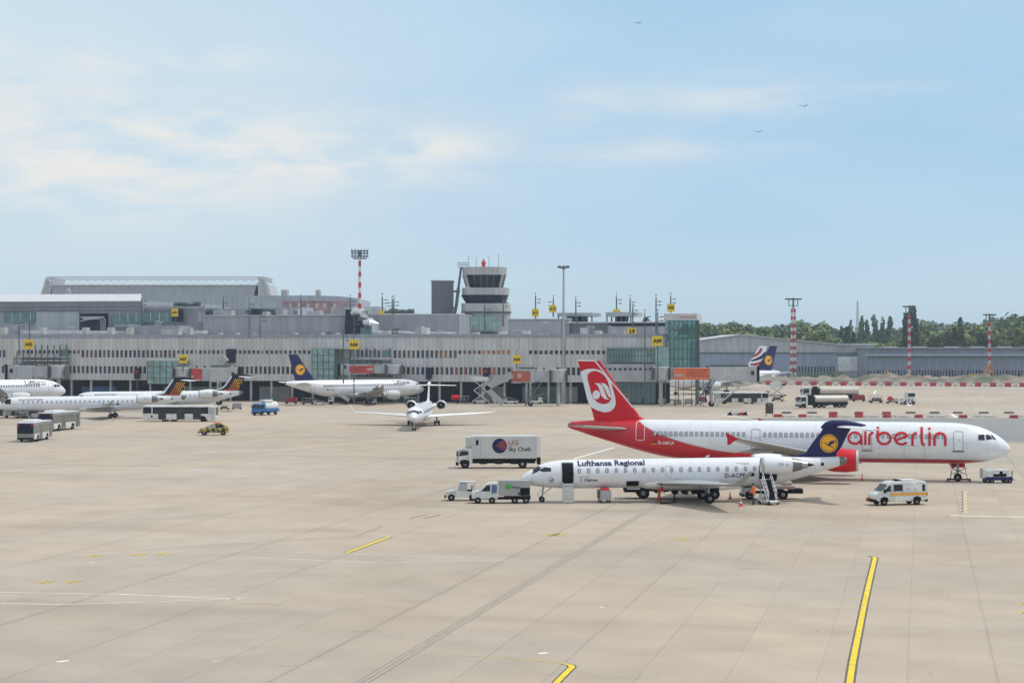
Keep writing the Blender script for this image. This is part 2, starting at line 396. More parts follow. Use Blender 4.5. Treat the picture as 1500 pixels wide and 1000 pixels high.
for k in range(7):
    y0 = 720+k*4.6; m_ = DKL if k % 2 else LINEY
    strip('dashed_marking', [(1413, y0), (1413.4, y0+3.2)], .36, FY); strip('marking_border', [(1410, y0), (1410.2, y0+2.2)], .16, DKL, .011)
for y in (884, 897): strip('marking', [(1494, y), (1512, y)], .5, LINEY); strip('marking_border', [(1497, y), (1499, y)], .5, DKL, .012)
strip('marking', [(1392, 754.5), (1420, 755.5), (1520, 757.5)], .42, LINEW)
for a, b_, w in (((0, 867), (175, 870), .10), ((175, 870), (350, 877), .13), ((0, 883), (90, 885), .12), ((90, 885), (220, 881), .10), ((220, 881), (360, 876), .08),
                 ((100, 814), (250, 803), .06), ((250, 803), (420, 808), .07), ((420, 808), (700, 817), .08), ((360, 816), (560, 824), .09), ((560, 824), (745, 820), .07),
                 ((1402, 611.5), (1393, 606), .5), ((1334, 575), (1332, 594), .7), ((130, 823.5), (138, 824), .2), ((83, 969), (101, 967), .2), ((310, 967), (326, 968), .07),
                 ((1170, 977.5), (1190, 977.5), .035), ((1205, 977), (1222, 977), .03), ((1185, 945), (1250, 945.5), .03), ((1190, 916), (1250, 916.5), .03), ((1195, 889), (1255, 889.5), .03),
                 ((1215, 863.5), (1260, 864), .03), ((1225, 842), (1268, 842.5), .03), ((1150, 622), (1060, 608), .35), ((1280, 577), (1283, 572), .4), ((880, 889), (884, 888.6), .25), ((790, 957), (802, 955.5), .25),
                 ((1400, 962.5), (1460, 963.5), .04), ((235, 843.5), (255, 844), .05), ((840, 672), (900, 655), .3), ((400, 660), (600, 640), .12), ((250, 676), (310, 677), .2), ((345, 660), (400, 659), .25), ((275, 688), (320, 689), .2), ((310, 668), (350, 667.5), .2)):
    strip('white_marking', [a, b_], w*1.35, LINEW)
for a, b_, w in (((350, 884), (415, 885), .06), ((512, 924), (560, 923), .07), ((650, 848), (710, 849.5), .06), ((590, 880.5), (650, 881), .05), ((405, 975), (435, 974.5), .05), ((1085, 832), (1150, 831), .06), ((1090, 808), (1150, 807), .08),
                 ((520, 786), (560, 770), .16), ((520, 786), (400, 792), .10), ((400, 792), (200, 806), .07), ((1380, 758.5), (1520, 760), .07), ((560, 770), (660, 769.5), .08)):
    strip('rubber_streak', [a, b_], w, DKS, .005)
dr = [(-22.55, 60), (-22.5, 250)]; c13, s13 = math.cos(math.radians(13)), math.sin(math.radians(13))
def pq(p, q): return (p*c13+q*s13, -p*s13+q*c13)
DRN = mat('drain_channel_grate', (.375, .325, .265), .8, var=.2, scale=3)
strip('drain_channel', [pq(-22.3, 55), pq(-22.3, 166)], .42, DRN, .005, px=False)
for o_ in (-.25, .25): strip('drain_channel_edge', [pq(-22.3+o_, 55), pq(-22.3+o_, 166)], .04, DKS, .009, px=False)
strip('drain_channel_edge', [pq(-22.3, 55), pq(-22.3, 166)], .025, DKL, .010, px=False)
def hermite(tab):
    xs = [t[0] for t in tab]; K = len(tab[0])-1
    def f(x):
        x = min(max(x, xs[0]), xs[-1]); i = 0
        while i < len(xs)-2 and x > xs[i+1]: i += 1
        h = xs[i+1]-xs[i]; t = (x-xs[i])/h; out = []
        for k in range(1, K+1):
            y = lambda j: tab[j][k]
            def sl(j):
                if j == 0: return (y(1)-y(0))/(xs[1]-xs[0])
                if j == len(xs)-1: return (y(j)-y(j-1))/(xs[j]-xs[j-1])
                a = (y(j)-y(j-1))/(xs[j]-xs[j-1]); b = (y(j+1)-y(j))/(xs[j+1]-xs[j])
                return 0 if a*b <= 0 else 2*a*b/(a+b)
            m0, m1 = sl(i)*h, sl(i+1)*h; t2, t3 = t*t, t*t*t
            out.append((2*t3-3*t2+1)*y(i)+(t3-2*t2+t)*m0+(-2*t3+3*t2)*y(i+1)+(t3-t2)*m1)
        return out
    return f
# ---------------------------------------------------------------- aircraft
AF = [(0, 0), (.015, .32), (.06, .62), (.15, .88), (.32, 1), (.55, .82), (.8, .42), (1, .03), (.8, -.22), (.55, -.5), (.32, -.66), (.15, -.6), (.05, -.4), (.012, -.2)]
def wing(name, secs, side, m, parent, vertical=False):
    """secs: (span, LE d, chord, height, thickness)"""
    b = MB(); rings = []
    for y, le, ch, z, t in secs:
        r = []
        for fx, fz in AF:
            if vertical: r.append((-(le+fx*ch), (t/2)*math.copysign(abs(fz) if fz > 0 else abs(fz)*1.5, fz) if fz else 0, z))
            else: r.append((-(le+fx*ch), side*y, z+fz*t*.55))
        rings.append(r)
    return b.loft(rings).build(name, m, parent, smooth=True)
def fin_plate(name, outline, thick, ms, parent, zt0=None):
    """fin from rows (z, LE d, TE d): bevelled symmetric plate; returns the half-thickness function"""
    b = MB(); rings = []; ztop = outline[-1][0]; zb = outline[0][0]
    def ht(z): return thick/2*(1-.55*(z-zb)/(ztop-zb))
    for z, le, te in outline:
        h = ht(z); c = te-le
        rings.append([(-le, 0, z), (-(le+.04*c), h*.6, z), (-(le+.14*c), h, z), (-(te-.25*c), h, z), (-te, .015, z), (-te, -.015, z), (-(te-.25*c), -h, z), (-(le+.14*c), -h, z), (-(le+.04*c), -h*.6, z)])
    b.loft(rings).build(name, ms, parent)
    return lambda d, z: ht(z)
def fuselage(tab, ms, parent, ds, n=36):
    f = hermite(tab); b = MB(); rings = []
    for d in ds:
        zc, rz, ry = f(d); rings.append([(-d, ry*math.cos(2*PI*k/n), zc+rz*math.sin(2*PI*k/n)) for k in range(n)])
    o = b.loft(rings).build('fuselage', ms, parent, smooth=True)
    for p in o.data.polygons: p.use_smooth = True
    def yf(d, z):
        zc, rz, ry = f(d); t = max(-.97, min(.97, (z-zc)/rz)); return ry*math.sqrt(1-t*t)
    return o, yf, f
def samples(L_, nose=5.):
    return [nose*(k/14)**1.7 for k in range(15)]+[nose+(L_-nose)*k/46 for k in range(1, 47)]
def wheel(parent, x, y, r, w, zc=None, name='wheel', hub=HUBM):
    b = MB(); zc = r if zc is None else zc
    b.lathe([(-w/2, r*.72), (-w/2, r*.93), (-w*.36, r), (w*.36, r), (w/2, r*.93), (w/2, r*.72)], x, y, zc, 'y', 18)
    b.mi = 1; b.lathe([(-w*.53, .05), (-w*.52, r*.38), (-w*.40, r*.5), (w*.40, r*.5), (w*.52, r*.38), (w*.53, .05)], x, y, zc, 'y', 14)
    return b.build(name, [RUBBER, hub], parent, smooth=True)
def gear(name, parent, d, y, ztop, r, w, gap, p=0., lean=0, door=None, strut=.11):
    z0 = r-d*math.tan(p)
    b = MB().tube([(-d+lean, y, ztop), (-d, y, z0)], strut, 8); b.tube([(-d, y-gap, z0), (-d, y+gap, z0)], strut*.6, 8)
    b.tube([(-d-.9*(1 if lean <= 0 else -1), y, ztop-.1), (-d, y, z0+(ztop-z0)*.35)], strut*.5, 6)
    b.tube([(-d+.05, y, z0+.9), (-d+.42, y, z0+.45), (-d+.05, y, z0)], strut*.35, 6)
    g_ = b.build(name, STEEL, parent, smooth=True)
    for s in (-1, 1): wheel(g_, -d, y+s*gap, r, w, z0)
    if door:
        MB().prism([(-d-door[0], ztop-door[1]), (-d+door[0], ztop-door[1]), (-d+door[0], ztop), (-d-door[0], ztop)], 'y', y+door[2], y+door[2]+.04).build('gear_door', door[3], g_)
    return g_
def engine(name, parent, x0, y, z, prof, m, lipm, core, fan_r, n=24, fanx=.5, pylon=None):
    """prof (dist behind lip, r) outer; core: exhaust parts"""
    b = MB(); o0 = b
    rings = []
    inner = [(fanx, fan_r*.98), (.15, prof[0][1]*.93), (0, prof[0][1]*.98)]
    lip = [(-.0, prof[0][1])]
    for d, r in inner+[(-.03, prof[0][1]+.02)]+prof[1:]:
        rings.append([(-(x0+d), y+r*math.cos(2*PI*k/n), z+r*math.sin(2*PI*k/n)) for k in range(n)])
    b.loft(rings, caps=False); e = b.build(name, m, parent, smooth=True, recalc=False)
    for p_ in e.data.polygons: p_.use_smooth = True
    R0 = prof[0][1]; b = MB(); b.loft([[(-(x0+d), y+r*math.cos(2*PI*k/n), z+r*math.sin(2*PI*k/n)) for k in range(n)] for d, r in ((.12, R0*.96), (-.03, R0*.985), (-.075, R0+.015), (-.05, R0+.045), (.14, R0+.075))], caps=False); b.build('intake_lip', lipm, e, smooth=True, recalc=False)
    f = MB(); f.lathe([(0, fan_r), (.02, fan_r)], 0, 0, 0, 'x', n)
    f.mi = 1; f.lathe([(.03, fan_r*.3), (.2, fan_r*.22), (.42, .02)], 0, 0, 0, 'x', 14)
    f.build('fan', [BLACK, GREYP], e, loc=(-(x0+fanx), y, z))
    c_ = MB()
    for i, (prf, mi) in enumerate(core):
        c_.mi = mi; c_.lathe([(-d, r) for d, r in prf], -x0, y, z, 'x', n)
    c_.build('exhaust', [METAL, METALD, BLACK], e, smooth=True)
    if pylon: MB().prism(pylon[0], 'y', y+pylon[1], y+pylon[2]).build('pylon', pylon[3], e)
    return e
def crane_shapes(cx, cz, R, w=1., flip=1):
    """flying crane in a ring: neck, body and raised wings as tapering strokes"""
    def S(pts, ws): return stroke([(cx+flip*x*R, cz+z*R) for x, z in pts], [q*R for q in ws])
    return [S([(-.72, .20), (-.45, .04), (-.2, -.1), (0, -.22), (.12, -.28)], [.03, .06, .10, .16, .12]),
            S([(.05, -.22), (.3, -.38), (.55, -.5)], [.14, .07, .03]),
            S([(-.05, -.16), (.08, .02), (.25, .16), (.5, .22), (.78, .24)], [.14, .17, .2, .17, .03]),
            S([(.02, -.18), (.22, -.03), (.45, .04), (.68, .05)], [.12, .14, .12, .03])]
def crane_badge(parent, d, z, R, yf, side, dirn, ringm=None, name='crane_emblem', rim=True):
    b = decal(name, [ell(0, 0, R, n=32)], yf, side, YEL, parent, d, z, dirn, off=.012)
    b2 = decal('emblem_ring', [stroke(arc(0, 0, R*.87, 0, 360-12, 30), R*.06, True)], yf, side, NAVY, b, d, z, dirn, off=.018)
    decal('crane_bird', crane_shapes(0, 0, R, flip=1), yf, side, NAVY, b, d, z, dirn, off=.024, flat=True)
    return b
def outline(x0, x1, z0, z1, w=.06, r=.18): return stroke(rrect(x0, x1, z0, z1, r)[0], w, True)
WINF = mat('window_surround', (.16, .17, .20), .5)
# ---- regional jet with rear engines and T-tail
def regional_jet(label, plug=0., pitch=0., livery='navy', sides=(1,), group=None, doors=(), title=None, reg=None, nose_doors=True, detail=2):
    root = empty('regional_jet', label, 'aircraft', group=group)
    S = lambda d: d if d < 9 else d+plug
    Lf = 30.6+plug
    tab = [(0, 2.16, .03, .03), (.12, 2.17, .24, .24), (.5, 2.2, .5, .48), (1.05, 2.28, .74, .72), (1.7, 2.40, .98, .9), (2.4, 2.50, 1.16, 1.08), (3.3, 2.54, 1.28, 1.24), (4.4, 2.55, 1.345, 1.345),
           (5.2, 2.55, 1.345, 1.345), (21.8+plug, 2.55, 1.345, 1.345), (23.5+plug, 2.60, 1.29, 1.27), (25.5+plug, 2.80, 1.08, 1.02), (27.5+plug, 3.07, .80, .74), (29.4+plug, 3.33, .52, .46), (30.3+plug, 3.44, .38, .30), (30.6+plug, 3.47, .3, .2)]
    tab2 = [t for t in tab]
    o, yf, ff = fuselage(tab2, [FUS], root, samples(29.9+plug, 4.4))
    MB().loft([[(-d, .995*ff(d)[2]*math.cos(2*PI*k/20), ff(d)[0]+.995*ff(d)[1]*math.sin(2*PI*k/20)) for k in range(20)] for d in (29.85+plug, 30.2+plug, 30.6+plug)]).build('tail_cone', METALD, root, smooth=True)
    b = MB(); rr = []
    for d, w_, h_ in ((10.6, .3, .15), (11.6, 1.1, .5), (13, 1.38, .68), (16, 1.42, .72), (18.3, 1.2, .55), (19.8, .3, .15)):
        rr.append([(-S(d), w_*math.cos(2*PI*k/20), 1.62+h_*math.sin(2*PI*k/20)) for k in range(20)])
    b.loft(rr).build('belly_fairing', WHITE, root, smooth=True)
    for s in (-1, 1):
        wing('wing', [(.9, S(12.2), 6.3, 1.62, .62), (3.2, S(14.1), 4.3, 1.78, .46), (10.6, S(17.3), 1.6, 2.2, .2), (10.95, S(18.1), .85, 2.35, .1), (11.6, S(19.35), .3, 3.4, .04)], s, WINGG if livery != 'white' else WHITE, root)
        core = [([(2.75, .66), (3.7, .47), (3.72, .40)], 1), ([(3.4, .40), (4.25, .30), (4.3, .2)], 0), ([(4.1, .24), (4.9, .03)], 2)]
        engine('engine', root, S(22.15), s*2.36, 3.28, [(0, .66), (.3, .76), (.9, .81), (1.8, .81), (2.75, .70), (2.76, .58)], WHITE, METAL, core, .62, pylon=([(-S(22.7), 3.2), (-S(24.7), 3.2), (-S(24.4), 3.5), (-S(23.1), 3.5)], -s*1.25, -s*.7, WHITE))
        wing('horizontal_stabilizer', [(0, S(29.6), 2.6, 6.62, .26), (4.25, S(31.9), 1.2, 6.52, .12)], s, WHITE, root)
        gear('main_gear', root, S(17.3), s*2.05, 1.6, .46, .26, .30, pitch, lean=.1, strut=.12)
    gear('nose_gear', root, 1.95, 0, 1.4, .27, .17, .2, pitch, lean=-.15, strut=.08, door=None)
    fm = {'navy': NAVY, 'checker': mat('black_navy_paint', (.008, .007, .022), .5, spec=.25), 'white': WHITE}[livery]
    fo = [(3.35, 24.0, 28.9), (3.95, 25.2, 29.35), (4.25, 26.4, 29.45), (4.65, 26.7, 29.8), (5.3, 27.15, 30.15), (6.0, 27.75, 30.5), (6.6, 28.15, 30.9)]
    fo = [(z, le+plug+.35, te+plug+.3) for z, le, te in fo]
    hy = fin_plate('fin', fo, .34, fm, root)
    MB().loft([[(-d-.3-plug, w*math.cos(2*PI*k/14), z+h*math.sin(2*PI*k/14)) for k in range(14)] for d, w, h, z in ((27.95, .05, .1, 6.6), (28.35, .2, .34, 6.75), (29.0, .26, .42, 6.86), (30.2, .27, .4, 6.88), (31.2, .2, .26, 6.82), (32.2, .05, .06, 6.75))]).build('tail_bullet', fm, root, smooth=True)
    if livery == 'checker':
        for s in sides:
            h_ = MB(); dots = []; cols = []
            for i in range(9):
                for j in range(10):
                    z = 3.95+i*.36; d = 26.95+j*.42+(i*.36)*.62+plug
                    le = [a for a in fo if a[0] <= z][-1]
                    if z > 6.45 or d > le[2]-.05 or d < le[1]+1.0 or (z > 6.1 and j < 2): continue
                    dots.append((i+j, rrect(d-.135, d+.135, z-.12, z+.12, .06, 1)))
            for col, nm, sel in ((mat('tail_yellow_paint', (.95, .45, .01), .5), 'yellow_dots', [q for k, q in dots if k > 6]), (mat('tail_orange_paint', (.85, .20, .005), .5), 'orange_dots', [q for k, q in dots if k <= 6])):
                if sel: decal(nm, sel, hy, s, col, root, 0, 0, 1, flat=True)
            decal('fin_stripe', [stroke([(25.0+plug, 3.95), (26.5+plug, 4.42), (27.05+plug, 4.85), (28.45+plug, 6.85)], [.12, .24, .30, .24])], hy, s, WHITE, root, 0, 0, 1, flat=True, off=.03)
    if livery == 'navy':
        for s in sides: crane_badge(root, 28.95+plug, 5.1, .86, hy, s, 1 if s > 0 else -1)
    for s in sides:
        dn = 1 if s > 0 else -1
        if s == sides[0]:
            ws = MB(); rr_ = []
            for d_ in (1.12, 1.3, 1.5, 1.7): 
                zc_, rz_, ry_ = ff(d_); rr_.append([ws.bm.verts.new((-d_-.01, (ry_+.025)*math.cos(t_), zc_+(rz_+.025)*math.sin(t_))) for t_ in [math.radians(38+104*q_/12) for q_ in range(13)]])
            for a_, b_ in zip(rr_, rr_[1:]):
                for q_ in range(12): ws._f([a_[q_], a_[q_+1], b_[q_+1], b_[q_]])
            ws.build('windscreen', GLASS, root, smooth=True)
        decal('cockpit_window', [poly_shape([(1.62, 2.98), (2.0, 2.86), (2.75, 2.9), (2.78, 3.2), (2.2, 3.28)])], yf, s, GLASS, root, 0, 0, 1, cell=.2)
        decal('cockpit_window', [poly_shape([(.98, 2.66), (1.30, 2.74), (1.58, 2.87), (1.98, 3.33), (1.62, 3.2), (1.25, 2.95)])], yf, s, GLASS, root, 0, 0, 1, cell=.1)
        base = None; wx = 5.0; skip = doors
        nwin = int((21.4+plug-5.0)/.86)+1
        for k in range(nwin):
            d = 5.35+k*.86
            if base is None:
                fr = decal('cabin_window', [outline(-.13, .13, -.19, .19, .05, .09)], yf, s, WINF, root, 10, 2.92, 1, cell=.2); fr.location.x = -(d-10)
                gl = decal('window_pane', [rrect(-.11, .11, -.17, .17, .08)], yf, s, GLASSG, fr, 10, 2.92, 1, cell=.2, off=.008); base = (fr, gl)
            else:
                f2 = base[0].copy(); C.objects.link(f2); f2.location.x = -(d-10)
                g2 = base[1].copy(); C.objects.link(g2); g2.parent = f2
        decal('service_door', [outline(-.28, .28, -.5, .5, .03, .1)], yf, s, GREYP, root, 13.65, 2.75, 1)
        decal('engine_marking', [rect(1.4, 1.5, 0, .3), rect(1.65, 1.8, .05, .25), rect(2.1, 2.25, 0, .2)], lambda d, z: 2.36+.82, s, GREYP, root, S(22.2), 3.28, 1, flat=True)
        decal('access_panel', [ell(28.2+plug, 3.2, .16)], yf, s, BLACK, root, 0, 0, 1, cell=.2)
        if title:
            vs = shift(text_shape(title[0], title[1], .012), 0, 0); w_ = max(v[0] for v in vs[0])
            k = title[4]/w_; vs = ([(x*k, z) for x, z in vs[0]], vs[1])
            decal('airline_title', [vs, shift(vs, .035, 0), shift(vs, .0, .025)], yf, s, title[5], root, title[2] if s > 0 else title[2]+title[4], title[3], dn, cell=.12)
        if reg:
            vs = text_shape(reg[0], .58, .012); w_ = max(v[0] for v in vs[0])
            decal('registration', [vs], yf, s, NAVY if livery == 'navy' else BLACK, root, S(reg[1]) if s > 0 else S(reg[1])+w_, reg[2], dn, cell=.12)
            decal('flag', [rect(w_+.25, w_+.8, .1, .42)], yf, s, BLACK, root, S(reg[1]), reg[2], dn, cell=.15)
    return root, yf
def place_ac(root, th, pitch, ref, noseX, tailX, Lt, k0=1.):
    """ref = (d of reference ground point, photo row there, lateral offset towards the camera)"""
    k = k0; D = F*H/(ref[1]-YH); nx, ny = math.cos(th), math.sin(th); X, Y = (noseX-750)*D/F, D
    for _ in range(60):
        Y = D+ref[2]*k+ref[0]*k*ny; X = (noseX-750)*Y/F
        tX, tY = X-Lt*k*nx, Y-Lt*k*ny
        if tailX is not None: k *= 1+.6*((tailX-noseX)/(PX((tX, tY))-noseX)-1)
    root.location = (X, Y, 0); root.rotation_euler = (0, pitch, th); root.scale = (k, k, k)
    return k
# ---- single-aisle airliner with wing engines
def livery_mat(name, top, low, curve):
    """fuselage paint: low colour below a height that varies along the body (x from the nose)"""
    m = bpy.data.materials.new(name); m.use_nodes = True; n = m.node_tree.nodes; l = m.node_tree.links; b = n['Principled BSDF']
    b.inputs['Roughness'].default_value = .3; b.inputs['Coat Weight'].default_value = .25
    t = n.new('ShaderNodeTexCoord'); s = n.new('ShaderNodeSeparateXYZ'); l.new(t.outputs['Object'], s.inputs[0])
    dv = n.new('ShaderNodeMath'); dv.operation = 'MULTIPLY'; dv.inputs[1].default_value = -1/50; l.new(s.outputs[0], dv.inputs[0])
    fc = n.new('ShaderNodeFloatCurve'); cu = fc.mapping.curves[0]
    pts = [(d/50, z/8) for d, z in curve]
    cu.points[0].location = pts[0]; cu.points[-1].location = pts[-1]
    for p in pts[1:-1]: cu.points.new(*p)
    fc.mapping.update(); l.new(dv.outputs[0], fc.inputs['Value'])
    mu = n.new('ShaderNodeMath'); mu.operation = 'MULTIPLY'; mu.inputs[1].default_value = 8; l.new(fc.outputs[0], mu.inputs[0])
    sb = n.new('ShaderNodeMath'); sb.operation = 'SUBTRACT'; l.new(s.outputs[2], sb.inputs[0]); l.new(mu.outputs[0], sb.inputs[1])
    r = n.new('ShaderNodeValToRGB'); r.color_ramp.interpolation = 'CONSTANT'
    e = r.color_ramp.elements; e[0].position = 0; e[0].color = (*low, 1); e[1].position = .5; e[1].color = (.40, .38, .37, 1)
    e2 = e.new(.516); e2.color = (*top, 1)
    ma = n.new('ShaderNodeMath'); ma.operation = 'MULTIPLY_ADD'; ma.inputs[1].default_value = .2; ma.inputs[2].default_value = .5; l.new(sb.outputs[0], ma.inputs[0])
    l.new(ma.outputs[0], r.inputs[0]); mx = n.new('ShaderNodeMix'); mx.data_type = 'RGBA'; mx.blend_type = 'MULTIPLY'; mx.inputs[0].default_value = 1; l.new(r.outputs[0], mx.inputs[6]); l.new(skin_factor(n, l), mx.inputs[7]); l.new(mx.outputs[2], b.inputs['Base Color'])
    return m
def airliner(label, front=0., aft=0., livery='blue', sides=(-1,), group=None, details=True, name='airliner', title=None):
    root = empty(name, label, 'aircraft', group=group)
    S = lambda d: d if d < 9 else (d+front if d < 20 else d+front+aft)
    P = front+aft; Lt = 37.57+P; red = livery == 'red'
    tab = [(0, 3.30, .04, .04), (.1, 3.31, .30, .30), (.4, 3.34, .62, .60), (.9, 3.42, .98, .95), (1.7, 3.55, 1.36, 1.28), (2.7, 3.67, 1.70, 1.58), (4.0, 3.75, 1.93, 1.83), (5.4, 3.79, 2.04, 1.94), (6.8, 3.80, 2.07, 1.975),
           (24.2+P, 3.80, 2.07, 1.975), (27.2+P, 3.93, 1.94, 1.80), (30.2+P, 4.25, 1.62, 1.42), (33.2+P, 4.66, 1.17, .98), (35.4+P, 4.95, .80, .64), (37.0+P, 5.15, .48, .36), (37.57+P, 5.2, .36, .26)]
    if red: fm = livery_mat('white_over_red_fuselage_paint', (.74, .76, .79), (.55, .006, .018), [(0, 1.9), (2, 2.05), (5, 2.16), (20, 2.2), (25, 2.40), (28.5, 2.75), (31, 3.25), (33.5, 3.95), (35.6, 4.75), (37.0, 5.6), (38.3, 7.0), (50, 8)])
    else: fm = FUS
    o, yf, ff = fuselage(tab, [fm], root, samples(Lt-.02, 6.))
    MB().lathe([(-Lt+.05, .30), (-Lt-.25, .22)], 0, 0, 5.2, 'x', 12).build('exhaust_cone', METALD, root, smooth=True)
    b = MB(); rr = []
    for d, w_, h_ in ((10.4, .4, .2), (11.6, 1.5, .6), (13, 1.95, .85), (17, 2.0, .9), (20, 1.8, .75), (22.2, .9, .35), (23, .3, .1)):
        rr.append([(-(d+front*(1 if d > 9 else 0)+aft*(1 if d > 19 else 0)), w_*math.cos(2*PI*k/20), 2.35+h_*math.sin(2*PI*k/20)) for k in range(20)])
    b.loft(rr).build('belly_fairing', RED if red else WHITE, root, smooth=True)
    f_ = front
    for s in (-1, 1):
        w_ = wing('wing', [(1.5, 12.0+f_, 7.3, 2.55, .9), (6.3, 14.7+f_, 4.3, 3.02, .55), (11.5, 17.6+f_, 2.8, 3.95, .34), (16.9, 20.6+f_, 1.45, 4.85, .2)], s, WINGG, root)
        MB().prism([(-(20.9+f_), 4.85), (-(21.3+f_), 5.05), (-(22.05+f_), 5.42), (-(22.2+f_), 5.42), (-(22.0+f_), 4.85), (-(22.0+f_), 4.3), (-(21.75+f_), 4.3), (-(21.3+f_), 4.7)], 'y', s*16.88, s*16.96).build('wingtip_fence', RED if red else WHITE, w_)
        for yy, dd, zz in ((4.6, 17.9, 2.45), (8.0, 18.9, 2.9), (11.2, 20.1, 3.4)):
            MB().lathe([(-1.5, .03), (-.8, .22), (.4, .26), (1.5, .12), (2.0, .02)], -(dd+f_), s*yy, zz, 'x', 10).build('flap_fairing', WINGG, w_, smooth=True)
        core = [([(3.3, .72), (4.3, .5), (4.32, .42)], 0), ([(4.2, .30), (4.9, .04)], 1)]
        e = engine('engine', root, 10.4+f_, s*5.75, 2.28, [(0, .96), (.35, 1.08), (1.2, 1.17), (2.4, 1.12), (3.4, .88), (3.42, .7)], RED if red else GREYL, METAL if not red else GREYL, core, .86, pylon=([(-(11.6+f_), 3.3), (-(12.6+f_), 3.35), (-(15.5+f_), 2.9), (-(15.6+f_), 2.6), (-(12.2+f_), 2.9)], -.16, .16, RED if red else WHITE))
        if red and s in sides:
            for tx, dz in (('m', .12),):
                decal('engine_lettering', [text_shape('.com', .75, .02)], lambda d, z: 5.75+math.sqrt(max(.02, 1.15**2-(z-2.28)**2)), s, WHITE, e, 13.6+f_, 2.3, -1 if s < 0 else 1, cell=.2, off=.03)
        wing('horizontal_stabilizer', [(.5, 31.0+P, 4.3, 4.85, .42), (6.2, 34.9+P, 1.7, 5.4, .18)], s, WINGG if red else WHITE, root)
        gear('main_gear', root, 17.6+f_+.1, s*3.8, 2.5, .58, .4, .47, strut=.16)
    gear('nose_gear', root, 5.07, 0, 1.9, .40, .24, .27, strut=.11, door=(.7, .55, .35, RED if red else WHITE))
    finm = {'red': RED, 'blue': NAVY, 'union': WHITE}[livery]
    P6 = P-6.94
    fo = [(5.0, 34.6, 41.7), (5.75, 36.4, 41.95), (6.3, 37.2, 42.1), (7.2, 37.9, 42.35), (9.0, 39.25, 42.85), (11.0, 40.7, 43.45), (11.95, 41.35, 43.72)]
    fo = [(z, a+P6, b_+P6) for z, a, b_ in fo]
    hy = fin_plate('fin', fo, .5, finm, root)
    for s in sides:
        dn = -1 if s < 0 else 1
        decal('cockpit_window', [poly_shape([(1.72, 4.32), (2.35, 4.22), (2.42, 4.72), (2.12, 4.80)]), poly_shape([(2.5, 4.20), (3.15, 4.22), (3.1, 4.72), (2.52, 4.76)])], yf, s, GLASS, root, 0, 0, 1, cell=.2)
        decal('cockpit_window', [poly_shape([(1.35, 4.20), (1.66, 4.30), (1.98, 4.76), (1.72, 4.66)])], yf, s, GLASS, root, 0, 0, 1, cell=.1)
        dm = GREYP; dl = [3.9, Lt-6.6] if not red else [5.05, 13.9, 25.0]
        for d in dl: decal('cabin_door', [outline(-.45, .45, -.95, .95, .07, .18), ell(-.12, .1, .07, n=8)], yf, s, GREYP, root, d, 4.1, 1, cell=.4)
        if red:
            decal('cabin_door', [outline(-.45, .45, -.95, .95, .06, .18)], yf, s, WHITE, root, 36.9, 4.75, 1, cell=.4)
            decal('door_sill', [rect(-.6, .6, -1.08, -.98)], yf, s, BLACK, root, 5.05, 4.1, 1); decal('door_sill', [rect(-.55, .55, -1.1, -1.02)], yf, s, BLACK, root, 13.9, 4.1, 1)
            decal('cargo_door', [outline(0, 2.0, -.9, .4, .03, .1)], yf, s, GREYP, root, 8.3, 3.2, 1)
        d = 6.5; k = 0; base = None
        while d < Lt-8.9 and k < 68:
            if not any(abs(d-q) < .75 for q in dl):
                if base is None:
                    fr = decal('cabin_window', [outline(-.14, .14, -.21, .21, .055, .1)], yf, s, WINF if red else GREYP, root, 10, 4.52, 1, cell=.3); fr.location.x = -(d-10)
                    gl = decal('window_pane', [rrect(-.12, .12, -.19, .19, .09)], yf, s, mat('mid_window_pane', (.10, .11, .13), .3) if not red else GLASSG, fr, 10, 4.52, 1, cell=.3, off=.008); base = (fr, gl)
                else:
                    f2 = base[0].copy(); C.objects.link(f2); f2.location.x = -(d-10); g2 = base[1].copy(); C.objects.link(g2); g2.parent = f2
            d += .533; k += 1
    if title:
        for s in sides:
            dn = -1 if s < 0 else 1; vs = text_shape(title[0], title[1], .012); w_ = max(v[0] for v in vs[0])
            decal('airline_title', [vs, shift(vs, .05, 0)], yf, s, title[4], root, title[2]+(w_ if s < 0 else 0), title[3], dn, cell=.15)
            decal('small_lettering', [rect(0, 2.6, 0, .09)], yf, s, GREYP, root, 26.6, 5.05, -1, cell=.2)
            decal('registration', [text_shape('D-AIQE', .42, .01), rect(-.6, -.15, .02, .3)], yf, s, BLACK, root, 27.0, 3.45, dn, cell=.15)
    if livery == 'blue':
        for s in sides: crane_badge(root, 40.75+P6, 8.35, 1.25, hy, s, -1 if s < 0 else 1)
    return root, yf, hy, P6
A321, yfA, hyA, _ = airliner('long white airliner with red belly and tail, airberlin written on its side', 4.27, 2.67, 'red', (-1,))
